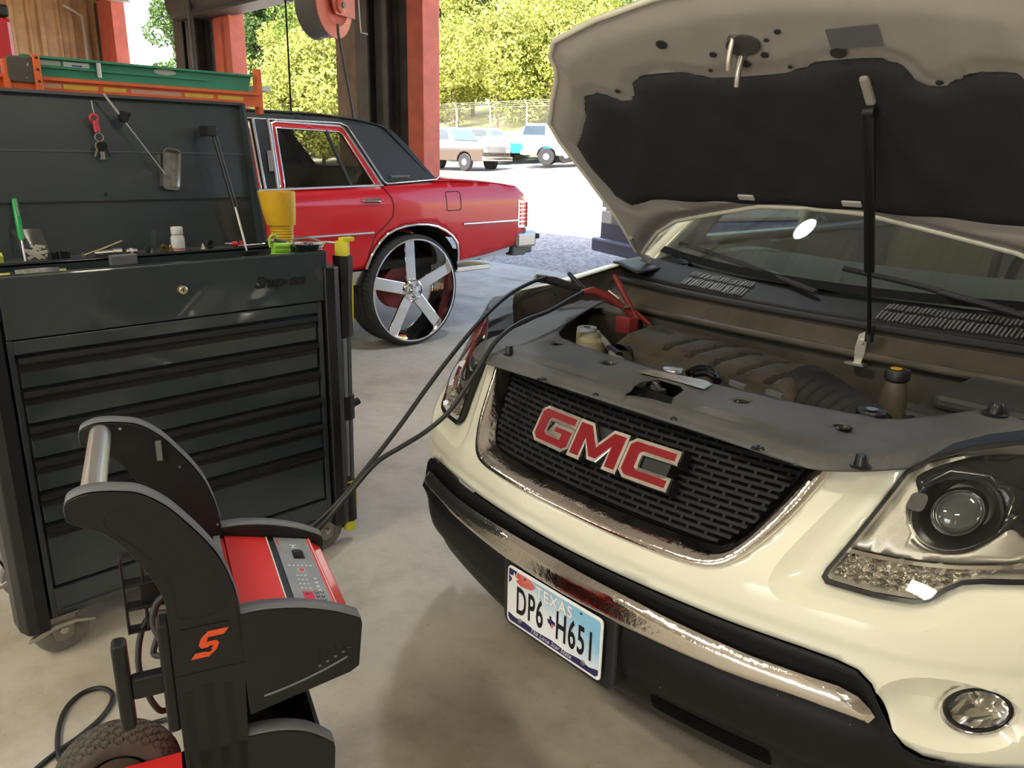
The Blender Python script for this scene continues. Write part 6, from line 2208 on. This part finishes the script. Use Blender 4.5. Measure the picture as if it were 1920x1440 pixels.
za, zc = ly(200, 184)[1], ly(200, 154)[1]
rack = thing('ladder_rack', 'dark steel rack hidden behind the tool chest carrying the two ladders', 'rack', (LX - .05, 1.3, 0))
for x_ in (-.16, .20):
    for y_ in (-.75, .13):
        obj('post', box(x_ - .02, x_ + .02, y_ - .02, y_ + .02, 0, za - .026), M_DARK, rack)
for z_ in (.25, .85, za - .026):
    obj('shelf', box(-.18, .22, -.80, .17, z_, z_ + .025), M_DARK, rack)


def rail(name, x0, x1, y0, y1, z0, z1, m, parent, **k):
    return obj(name, box(x0, x1, y0, y1, z0, z1), m, parent, **k)


# orange ladder lies lower; channel-section rails
y0, zb = ly(0, 176)
y1, zt = ly(478, 178)
ot = thing('ladder', 'orange fibreglass ladder with yellow stickers lying behind the chest lid', 'ladder', (LX, 0, 0))
za, zc = ly(200, 184)[1], ly(200, 154)[1]
for dx, nm in ((.03, 'rail'), (-.30, 'rail')):
    obj(nm, join(box(dx - .004, dx + .004, -.6, y1, za, zc), box(dx - .004, dx + .022, -.6, y1, zc - .012, zc), box(dx - .004, dx + .022, -.6, y1, za, za + .012)), ORG, ot)
for k in range(6):
    yy = -.45 + k * .38
    obj('rung', box(-.30, .03, yy, yy + .05, za + .03, za + .055), mat('rung_alu', (.45, .45, .43), .4, .8), ot)
STK = mat('sticker_yellow', (.72, .50, .04), .5, color2=(.60, .42, .06), var_scale=30)
for u0, u1, m in ((113, 178, STK), (187, 230, STK), (238, 332, mat('sticker_peach', (.55, .33, .24), .5)), (338, 392, STK), (400, 448, STK), (75, 110, mat('sticker_peach', (.55, .33, .24), .5))):
    a, b_ = ly(u0, 160)[0], ly(u1, 165)[0]
    obj('sticker', box(.034, .0355, a, b_, za + .022, zc - .022), m, ot)
# cross brackets at each end of the orange ladder
yb = ly(482, 178)[0]
obj('end_bracket', join(box(-.01, .03, yb - .012, yb + .012, za - .03, zc + .10)), ORG, ot, bevel=.003)
yb2 = ly(63, 150)[0]
obj('end_bracket', box(.03, .07, yb2 - .012, yb2 + .012, za - .01, zc + .072), ORG, ot, bevel=.004)
for k in range(3):
    obj('rivet_hole', lathe([(.005, .070), (.005, .0712)], 10, 'x', (0, yb2, za + .04 + .04 * k)), mat('hole_black', (.02, .02, .02), .8), ot)
yb3 = ly(6, 150)[0]
obj('end_bracket', box(.03, .06, yb3 - .010, yb3 + .010, za - .01, zc + .05), ORG, ot, bevel=.004)
obj('cross_bar', box(.02, .05, yb3, yb2, za + .005, za + .05), ORG, ot)
obj('foot_pad', rot(prism(rrect(-.055, .055, -.045, .045, .02), .03, .062, 'x'), R(0), 'x'), mat('tread_rubber', (.085, .070, .060), .8, speck=(.4, .37, .34), speck_scale=55, speck_thr=.70), ot, bevel=.006).location = (0, ly(37, 133)[0], ly(37, 132)[1])
# green ladder on top
gt = thing('ladder', 'green fibreglass step ladder lying on top of the orange ladder', 'ladder', (LX, 0, 0))
yl, yr = ly(40, 128)[0], ly(469, 150)[0]
g0, g1 = zc + .002, ly(200, 117)[1]
obj('rail', xf(box(.0, .012, yl, yr, 0, 1), lambda a, b, c: (a, b - .02 * (1 - c) * (1 if b > 1 else 0), g0 + c * (g1 - g0))), GRN, gt)
obj('rail_lip', join(box(.0, .034, yl, yr, g1 - .008, g1), box(.0, .030, yl, yr - .05, g0, g0 + .008), box(.0, .022, yl, yr - .2, (g0 + g1) / 2 - .004, (g0 + g1) / 2 + .004)), GRN, gt)
obj('rail', box(-.26, -.245, yl, yr, g0, g1), GRN, gt)
for k in range(5):
    yy = yl + .12 + k * .2
    obj('step', box(-.25, .0, yy, yy + .07, g0 + .01, g0 + .03), mat('rung_alu', (.45, .45, .43), .4, .8), gt)
for u0, u1, m, h in ((66, 112, mat('label_grey', (.45, .47, .43), .5), 1), (117, 165, mat('label_white', (.62, .64, .62), .5), 1)):
    obj('label', box(.0125, .014, ly(u0, 125)[0], ly(u1, 125)[0], (g0 + g1) / 2 + .006, g1 - .012), m, gt)
obj('label_print', box(.014, .0146, ly(133, 128)[0], ly(152, 128)[0], (g0 + g1) / 2 + .008, g1 - .022), mat('label_blue', (.05, .06, .30), .5), gt)
yo = ly(307, 137)[0]
obj('label', prism(circle(yo, g0 + .052, .045, 24, .012), .0125, .0142, 'x'), mat('label_grey', (.45, .47, .43), .5), gt)
ys_ = ly(181, 140)[0]
obj('spreader_bracket', box(.012, .034, ys_ - .008, ys_ + .008, g0 + .008, g0 + .066), STEEL, gt, bevel=.002)

# hose reel hung from the roof
rp = at_y(608, 12, 4.6)
reel = thing('hose_reel', 'rusty orange hose reel hanging from the roof near the doorway', 'hose reel', (float(rp[0]), float(rp[1]), float(rp[2])), R(22))
REELM = mat('reel_orange', (.62, .13, .07), .5, color2=(.48, .11, .07), var_scale=10)
RG = mat('reel_grey', (.13, .13, .12), .5)
rr0 = .30
obj('drum', lathe([(rr0, -.13), (rr0 * 1.02, -.12), (rr0 * .96, -.10), (rr0 * .95, .10), (rr0, .12)], 48, 'x'), RG, reel, smooth=40)
obj('disc', lathe([(.05, .125), (rr0 * .55, .135), (rr0 * .62, .15), (rr0 * .70, .135), (rr0 * .98, .125), (rr0, .115)], 48, 'x'), REELM, reel, smooth=40)
obj('hub', lathe([(.07, .14), (.07, .21), (.05, .22), (.02, .225)], 28, 'x'), REELM, reel, smooth=40)
obj('mount_arm', join(prism([(-.07, -.085), (.26, -.085), (.26, .30), (.20, .32), (-.20, .32), (-.13, .06)], .165, .185, 'x'), box(-.16, .185, .18, .26, .20, .34)), REELM, reel)
obj('axle_boss', lathe([(.028, .22), (.028, .24)], 6, 'x'), RG, reel)
obj('hanger', join(box(-.02, .02, .20, .24, .3, EAVE - float(rp[2]) + .2), box(-.02, .02, -.16, -.12, .3, EAVE - float(rp[2]) + .2)), M_DARK, reel)
obj('guide_arm', tube([(.20, .29, .35), (.20, .31, -.02), (.20, .33, -.20), (.20, .45, -.20)], .008, 8), mat('pale_wire', (.35, .30, .25), .4, .6), reel)
q0 = at_y(634, 62, 4.55)
q1 = at_y(662, 214, 4.55)
q2 = at_y(672, 300, 4.55)
to_r = lambda p: tuple(Matrix.Rotation(R(-22), 3, 'Z') @ (Vector(p) - Vector(rp)))
obj('hose', tube([to_r(q0 + (0, 0, .08)), to_r(q0), to_r(q1), to_r(q2)], .013, 8), CABLE, reel, smooth=50)

# pickup on a lift behind everything: only its tail corner shows
tp_ = at_x(27, 80, -8.3)
tx, ty, tz = (float(k) for k in tp_)
lift = thing('vehicle_lift', 'four post lift standing beyond the red sedan under a raised pickup', 'lift', (tx - 1.0, ty - 2.4, 0))
for x_ in (-1.35, 1.42):
    for y_ in (-2.3, 1.7):
        obj('post', box(x_ - .09, x_ + .09, y_ - .09, y_ + .09, 0, 1.52 if y_ > 0 else 1.5), M_RED_POST, lift)
for x_ in (-.8, .8):
    obj('runway', box(x_ - .24, x_ + .24, -2.6, 1.9, 1.08, 1.18), M_DARK, lift)
for y_ in (-2.3, 1.7):
    obj('cross_beam', box(-1.35, 1.42, y_ - .06, y_ + .06, .98, 1.08), M_DARK, lift)
pk = thing('pickup_truck', 'grey pickup raised on a lift with a tall red tail lamp', 'truck', (tx - 1.0, ty - 2.4, 1.18))
GREYP = mat('pickup_grey', (.13, .135, .14), .3, coat=.8)
bed = obj('bed', join(box(-.98, 1.0, -.2, 2.36, .60, 1.28), box(-.98, 1.0, -1.8, -.22, .60, 1.15)), GREYP, pk, bevel=.05)
obj('cab', prism([(-1.8, 1.15), (-1.2, 1.75), (-.35, 1.75), (-.2, 1.15)], -.9, .9, 'x'), GREYP, pk, bevel=.05)
lz = tz - 1.18
tlm = obj('tail_lamp', box(.90, 1.03, 2.22, 2.40, lz - .22, lz + .20), mat('lamp_red', (.55, .02, .03), .2, coat=1.), bed, bevel=.04)
obj('lamp_top', box(.88, 1.02, 2.22, 2.39, lz + .20, lz + .30), BLACK, bed, bevel=.02)
obj('bumper', box(-.98, 1.03, 2.38, 2.52, lz - .40, lz - .23), mat('bumper_pale', (.55, .54, .52), .35, .5), pk, bevel=.03)
for x_ in (-.82, .82):
    for y_ in (1.45, -1.5):
        obj('wheel', lathe([(.2, -.12), (.36, -.12), (.38, -.09), (.38, .09), (.36, .12), (.2, .12)], 28, 'x', (x_, y_, .38)), RUBBER, pk, smooth=40)
# ================================================================== vehicles in the yard
def yard_car(kind, label, loc, heading, c_low, c_up, L=5.2, W=1.95, Hh=1.75, chrome=True, group='vehicles parked in the yard', tilt=0., zb=.42):
    """own frame: nose towards +y"""
    t = thing({'pickup': 'pickup_truck', 'suv': 'parked_suv', 'sedan': 'parked_car'}[kind], label, 'truck' if kind == 'pickup' else 'car', loc, heading, group)
    t.rotation_euler = (tilt, 0, heading)
    h = L / 2
    r_ = .37
    lowm = mat('yard_paint_%02d%02d%02d' % tuple(int(k * 99) for k in c_low), c_low, .35, coat=.6)
    upm = mat('yard_paint_%02d%02d%02d' % tuple(int(k * 99) for k in c_up), c_up, .35, coat=.6)

    def arch_prof(y0, y1, zb, zt_pts):
        o = [(y1, zb)]
        o += zt_pts
        o += [(y0, zb)]
        for yc in (-h * .58, h * .60):
            o += [(yc - .43 * math.cos(R(a)), zb + .40 * math.sin(R(a))) for a in range(0, 181, 30)]
        return o
    zmid = .40 + (Hh - .4) * .36
    zhood = .40 + (Hh - .4) * .56
    o = arch_prof(-h, h, zb, [(h, zmid), (-h, zmid)])
    obj('lower_body', prism(o, -W / 2, W / 2, 'x'), lowm, t, bevel=.03)
    if kind == 'pickup':
        obj('upper_body', join(prism([(h - .02, zmid), (h - .06, zhood), (h * .36, zhood + .03), (-.25 * h, zhood + .03), (-.25 * h, zmid)], -W / 2 + .01, W / 2 - .01, 'x'), box(-W / 2 + .01, W / 2 - .01, -h, -.27 * h, zmid, zhood)), upm, t, bevel=.04)
        cabp = [(h * .34, zhood + .02), (h * .16, Hh), (-h * .20, Hh), (-h * .24, zhood + .02)]
    elif kind == 'suv':
        obj('upper_body', prism([(h - .02, zmid), (h - .1, zhood), (h * .36, zhood + .04), (-h, zhood + .04), (-h, zmid)], -W / 2 + .01, W / 2 - .01, 'x'), upm, t, bevel=.05)
        cabp = [(h * .34, zhood + .03), (h * .14, Hh), (-h * .88, Hh), (-h * .97, zhood + .03)]
    else:
        obj('upper_body', prism([(h - .02, zmid), (h - .12, zhood), (h * .36, zhood + .06), (-h * .55, zhood + .06), (-h + .05, zhood), (-h, zmid)], -W / 2 + .01, W / 2 - .01, 'x'), upm, t, bevel=.05)
        cabp = [(h * .34, zhood + .05), (h * .06, Hh), (-h * .38, Hh), (-h * .62, zhood + .05)]
    cab = obj('cab', prism(cabp, -W / 2 + .12, W / 2 - .12, 'x'), upm, t, bevel=.05)
    gm = mat('yard_glass', (.05, .07, .09), .08, spec=.8)
    y0, y1 = cabp[2][0], cabp[1][0]
    zt = Hh - .10
    zw = zhood + .10
    n = 1 if kind == 'pickup' else 2
    span = (y1 - y0)
    for s in (-1, 1):
        for k in range(n):
            a = y0 + span * k / n + .06
            b_ = y0 + span * (k + 1) / n - .02 + (.0 if k < n - 1 else .10)
            x = s * (W / 2 - .115)
            obj('side_window', prism([(a, zw), (b_ + (.12 if k == n - 1 else 0), zw), (b_, zt), (a, zt)], x, x + s * .012, 'x'), gm, cab)
    wsq = [(-W / 2 + .20, zw - .02), (W / 2 - .20, zw - .02), (W / 2 - .27, zt), (-W / 2 + .27, zt)]
    ya, yb_ = cabp[0], cabp[1]

    def on_slope(z, p, q):
        return p[0] + (q[0] - p[0]) * (z - p[1]) / (q[1] - p[1])
    v = [(x, on_slope(z, ya, yb_) + .012, z) for x, z in wsq]
    obj('windscreen', (v, [(0, 1, 2, 3)]), mat('yard_screen', (.10, .13, .15), .08, spec=.8), cab, solid=.012)
    obj('bumper', box(-W / 2 - .01, W / 2 + .01, h - .03, h + .12, zb + .02, zb + .20), mat('yard_chrome', (.75, .74, .72), .2, 1.) if chrome else lowm, t, bevel=.03)
    obj('bumper', box(-W / 2 - .01, W / 2 + .01, -h - .10, -h + .03, zb + .04, zb + .18), mat('yard_chrome', (.75, .74, .72), .2, 1.) if chrome else lowm, t, bevel=.03)
    obj('grille', box(-W / 2 + .36, W / 2 - .36, h - .02, h + .025, zmid - .14, zhood - .16), mat('yard_grille', (.25, .24, .23), .35, .5), t, bevel=.01)
    for s in (-1, 1):
        for z0 in (zmid - .14, zmid + .06):
            obj('headlamp', box(s * (W / 2 - .20) - .13, s * (W / 2 - .20) + .13, h - .02, h + .03, z0, z0 + .16), mat('yard_lamp', (.75, .76, .74), .15), t, bevel=.015)
        for yc in (-h * .58, h * .60):
            w = obj('wheel', lathe([(.20, -.11), (.34, -.11), (r_, -.08), (r_, .08), (.34, .11), (.20, .11)], 26, 'x', (s * (W / 2 - .12), yc, r_)), RUBBER, t, smooth=40)
            obj('hubcap', lathe([(.20, .0), (.19, .10 * s), (.08, .12 * s), (.01, .13 * s)], 22, 'x', (s * (W / 2 - .12), yc, r_), cap=False), mat('yard_hub', (.6, .58, .56), .3, .7), w, smooth=40)
    return t


def on_yard(u, v, guess=26.):
    """where the pixel's ray meets the yard"""
    d = ray(u, v)
    for s in np.linspace(8, 90, 4000):
        p = CAMP + d * s
        if p[2] <= ground_z(p[0], p[1]):
            return p
    return CAMP + d * 40


def yd(x, y):
    return (x, y, ground_z(x, y))


def along(u, dist):
    d = ray(u, 290)
    d = d / np.hypot(d[0], d[1])
    return float(d[0] * dist), float(d[1] * dist)


yard_car('pickup', 'brown and white old pickup parked nearest the red post in the yard', yd(*along(847, 37.2)), R(-82), (.05, .034, .024), (.28, .265, .24), 5.3, 2.0, 1.85)
yard_car('pickup', 'pale blue pickup with a bright blue flank parked in the yard', yd(*along(1006, 39.5)), R(128), (.02, .19, .42), (.36, .48, .56), 5.2, 1.95, 1.8)
yard_car('pickup', 'white pickup parked furthest right of the yard row behind the open bonnet', yd(*along(1092, 36.5)), R(128), (.36, .35, .34), (.40, .39, .38), 5.2, 1.95, 1.8)
yard_car('suv', 'white van bodied vehicle with blue windows parked behind the brown pickup', yd(*along(912, 42.5)), R(-75), (.24, .29, .34), (.28, .33, .38), 5.0, 1.85, 1.62)
nc = at_z(1110, 474, .24)
nr = Matrix.Rotation(R(158), 3, 'Z') @ Vector((.90, 2.45, 0))
yard_car('sedan', 'tan and dark blue car parked just outside the doorway behind the open bonnet', yd(float(nc[0] - nr.x), float(nc[1] - nr.y)), R(158), (.05, .06, .13), (.46, .36, .26), 4.7, 1.80, 1.36, chrome=False, zb=.22)

# ------------------------------------------------------------------ chain-link fence on the bank
FY = 33.0
fence = thing('chain_link_fence', 'chain link fence with angled tops along the grassy bank', 'fence', (-40, FY, ground_z(0, FY)))
M_POST = mat('fence_post', (.45, .44, .40), .5, .6)
fz_ = 0
for k in range(22):
    x_ = -22 + k * 3.0
    obj('post', tube([(x_, 0, -.3), (x_, 0, 1.75), (x_ + .0, -.22, 2.05)], .045, 8), M_POST, fence, smooth=40)
for z_ in (.15, 1.72):
    obj('rail', tube([(-22, 0, z_), (41, 0, z_)], .02, 6), M_POST, fence)
for k in range(3):
    obj('barbed_wire', tube([(-22, -.06 - .07 * k, 1.82 + .09 * k), (41, -.06 - .07 * k, 1.82 + .09 * k)], .010, 5), M_POST, fence)
wires = []
for k in range(420):
    x_ = -22 + k * .15
    wires.append(([(x_ - .006, 0, .15), (x_ + .006, 0, .15), (x_ + 1.556, .0, 1.72), (x_ + 1.544, .0, 1.72)], [(0, 1, 2, 3)]))
    wires.append(([(x_ + 1.544, 0.004, .15), (x_ + 1.556, 0.004, .15), (x_ + .006, .004, 1.72), (x_ - .006, .004, 1.72)], [(0, 1, 2, 3)]))
o = obj('wire_mesh', join(*wires), M_POST, fence, kind='stuff')


# ------------------------------------------------------------------ trees
def leaf_mat(name, c0, c1):
    m = bpy.data.materials.new(name)
    m.use_nodes = True
    nt = m.node_tree
    nt.nodes.clear()
    out = nt.nodes.new('ShaderNodeOutputMaterial')
    d = nt.nodes.new('ShaderNodeBsdfDiffuse')
    tr = nt.nodes.new('ShaderNodeBsdfTranslucent')
    mx = nt.nodes.new('ShaderNodeMixShader')
    mx.inputs[0].default_value = .35
    geo = nt.nodes.new('ShaderNodeNewGeometry')
    r_ = nt.nodes.new('ShaderNodeValToRGB')
    r_.color_ramp.elements[0].color = (*c0, 1)
    r_.color_ramp.elements[1].color = (*c1, 1)
    nt.links.new(geo.outputs['Random Per Island'], r_.inputs['Fac'])
    nt.links.new(r_.outputs['Color'], d.inputs['Color'])
    nt.links.new(r_.outputs['Color'], tr.inputs['Color'])
    nt.links.new(d.outputs[0], mx.inputs[1])
    nt.links.new(tr.outputs[0], mx.inputs[2])
    nt.links.new(mx.outputs[0], out.inputs[0])
    return m


LEAF_Y = leaf_mat('leaf_yellow_green', (.20, .24, .05), (.46, .45, .14))
LEAF_G = leaf_mat('leaf_mid_green', (.07, .12, .03), (.24, .30, .07))
LEAF_P = leaf_mat('leaf_pine', (.04, .08, .03), (.14, .20, .06))
BARK = mat('bark', (.16, .12, .09), .9, var=.2, var_scale=6)
BARK_PALE = mat('bark_pale', (.36, .31, .27), .9)


def leaves(rg, clusters, n, size):
    v, f = [], []
    for _ in range(n):
        c, r_ = clusters[rg.randrange(len(clusters))]
        while True:
            q = Vector((rg.uniform(-1, 1), rg.uniform(-1, 1), rg.uniform(-1, 1)))
            if q.length < 1:
                break
        q = q.normalized() * (q.length ** .45)
        p = Vector(c) + Vector((q.x * r_, q.y * r_, q.z * r_ * .8))
        a = Vector((rg.uniform(-1, 1), rg.uniform(-1, 1), rg.uniform(-1, 1))).normalized()
        b = a.cross(Vector((rg.uniform(-1, 1), rg.uniform(-1, 1), rg.uniform(-1, 1)))).normalized()
        s = size * rg.uniform(.6, 1.3)
        k = len(v)
        v += [tuple(p - a * s), tuple(p - b * s * .5), tuple(p + a * s), tuple(p + b * s * .5)]
        f.append((k, k + 1, k + 2, k + 3))
    return v, f


def make_tree(seed, h, spread, n, size, lm, pine=False, bare=False):
    rg = random.Random(seed)
    root = bpy.data.objects.new('tree', None)
    COL.objects.link(root)
    cl_ = []
    tr = [tube([(0, 0, -.5), (rg.uniform(-.2, .2), rg.uniform(-.2, .2), h * .5), (rg.uniform(-.3, .3), rg.uniform(-.3, .3), h * .95)], [.16 * h / 8, .11 * h / 8, .03], 8)]
    nb = 16 if not pine else 22
    for k in range(nb):
        t = (.18 + .80 * k / nb) if not pine else (.35 + .63 * k / nb)
        a = rg.uniform(0, 6.283)
        rr = spread * ((1 - abs(t - .5) * 1.1) if not pine else (1.05 - t)) * rg.uniform(.5, 1.0)
        tip = (rr * math.cos(a), rr * math.sin(a), h * t + rr * (.35 if not pine else .05))
        tr.append(tube([(0, 0, h * t * .85), (tip[0] * .5, tip[1] * .5, tip[2] - .15 * rr), tip], [.05 * h / 8, .035 * h / 8, .012], 5))
        if bare:
            for _ in range(4):
                e = (tip[0] + rg.uniform(-.9, .9), tip[1] + rg.uniform(-.9, .9), tip[2] + rg.uniform(.1, 1.4))
                tr.append(tube([(tip[0] * .7, tip[1] * .7, tip[2] - .3), e], [.025, .008], 4))
        cl_.append((tip, spread * rg.uniform(.28, .45)))
        if not pine:
            cl_.append(((tip[0] * .5, tip[1] * .5, tip[2] + rg.uniform(-.3, .3)), spread * rg.uniform(.3, .45)))
    obj('trunk', join(*tr), BARK_PALE if bare else BARK, root)
    if not bare:
        o = obj('foliage', leaves(rg, cl_, n, size), lm, root)
        o['kind'] = 'stuff'
    return root


protos = [make_tree(1, 9, 3.2, 11000, .125, LEAF_Y), make_tree(2, 11, 3.6, 11000, .125, LEAF_G), make_tree(3, 12, 2.6, 8000, .14, LEAF_P, pine=True), make_tree(4, 6, 2.8, 9000, .115, LEAF_Y), make_tree(5, 10, 3.0, 0, .2, LEAF_Y, bare=True)]
used = [False] * 5
LABELS = ['tall yellow green leafy tree standing on the bank beyond the doorways', 'mid green broadleaf tree standing among the trees beyond the doorways', 'dark thin pine rising among the trees beyond the doorways',
          'low bushy yellow green tree growing close behind the fence', 'bare pale leafless tree standing among the green trees']
GROUPS = ['yellow green trees', 'mid green trees', 'pines', 'low bushy trees', 'bare trees']
CATS = ['tree', 'tree', 'pine', 'bush', 'tree']


def plant(k, x, y, s, rz, sink=0., where='', row=''):
    if not used[k]:
        t = protos[k]
        used[k] = True
    else:
        t = copy_tree(protos[k])
    t.name = ['broadleaf_tree', 'broadleaf_tree', 'pine_tree', 'bushy_tree', 'bare_tree'][k]
    kind = ['yellow green leafy tree', 'mid green broadleaf tree', 'dark thin pine', 'low bushy yellow green tree', 'bare pale leafless tree'][k]
    tag(t, '%s of the %s row seen %s' % (kind, row, where), CATS[k], '%s %s, %s row' % (GROUPS[k], where, row))
    t.location = (x, y, ground_z(x, y) - sink)
    t.rotation_euler = (0, 0, rz)
    t.scale = (s, s, s)


rg = random.Random(11)
# behind the fence, seen through the right-hand doorway
RD, MD, LD, HD = 'through the right doorway', 'above the red sedan', 'through the left doorway', 'over the bonnet'
for u in range(790, 1100, 34):
    for dist, ks, row in ((52, (3,), 'front'), (60, (0, 1), 'middle'), (72, (1, 0), 'back')):
        x, y = along(u + rg.uniform(-10, 10), dist + rg.uniform(-2, 2))
        if y > FY + 1.5:
            plant(rg.choice(ks), x, y, rg.uniform(.8, 1.15), rg.uniform(0, 6.28), .3, RD, row)
for u in range(1130, 1990, 86):
    x, y = along(u + rg.uniform(-16, 16), 52 + rg.uniform(-2, 2))
    plant(rg.choice((0, 3, 1)), x, y, rg.uniform(.9, 1.2), rg.uniform(0, 6.28), .3, HD, 'front')
x, y = along(930, 58)
plant(4, x, y, 1.15, 1.0, 0, RD, 'front')
x, y = along(955, 60)
plant(4, x, y, 1.0, 2.0, 0, RD, 'middle')
# left-hand doorways
for u in range(460, 690, 30):
    for dist, ks, row in ((46, (0, 3), 'front'), (54, (0, 1), 'middle'), (64, (1, 0), 'back')):
        if u < 550 and row == 'back':
            continue
        x, y = along(u + rg.uniform(-8, 8), dist + rg.uniform(-2, 2))
        plant(rg.choice(ks), x, y, rg.uniform(.75, 1.05) * (.5 if u < 550 else 1), rg.uniform(0, 6.28), .2, MD, row)
for u, dist, k, s, wh in ((470, 66, 2, 1.25, MD), (505, 60, 2, 1.2, MD), (532, 64, 2, 1.25, MD), (352, 62, 2, 1.05, LD), (362, 54, 0, .55, LD), (340, 50, 3, .5, LD), (312, 48, 3, .35, LD)):
    x, y = along(u, dist)
    plant(k, x, y, s, rg.uniform(0, 6.28), 0, wh, 'back' if dist > 58 else 'front')
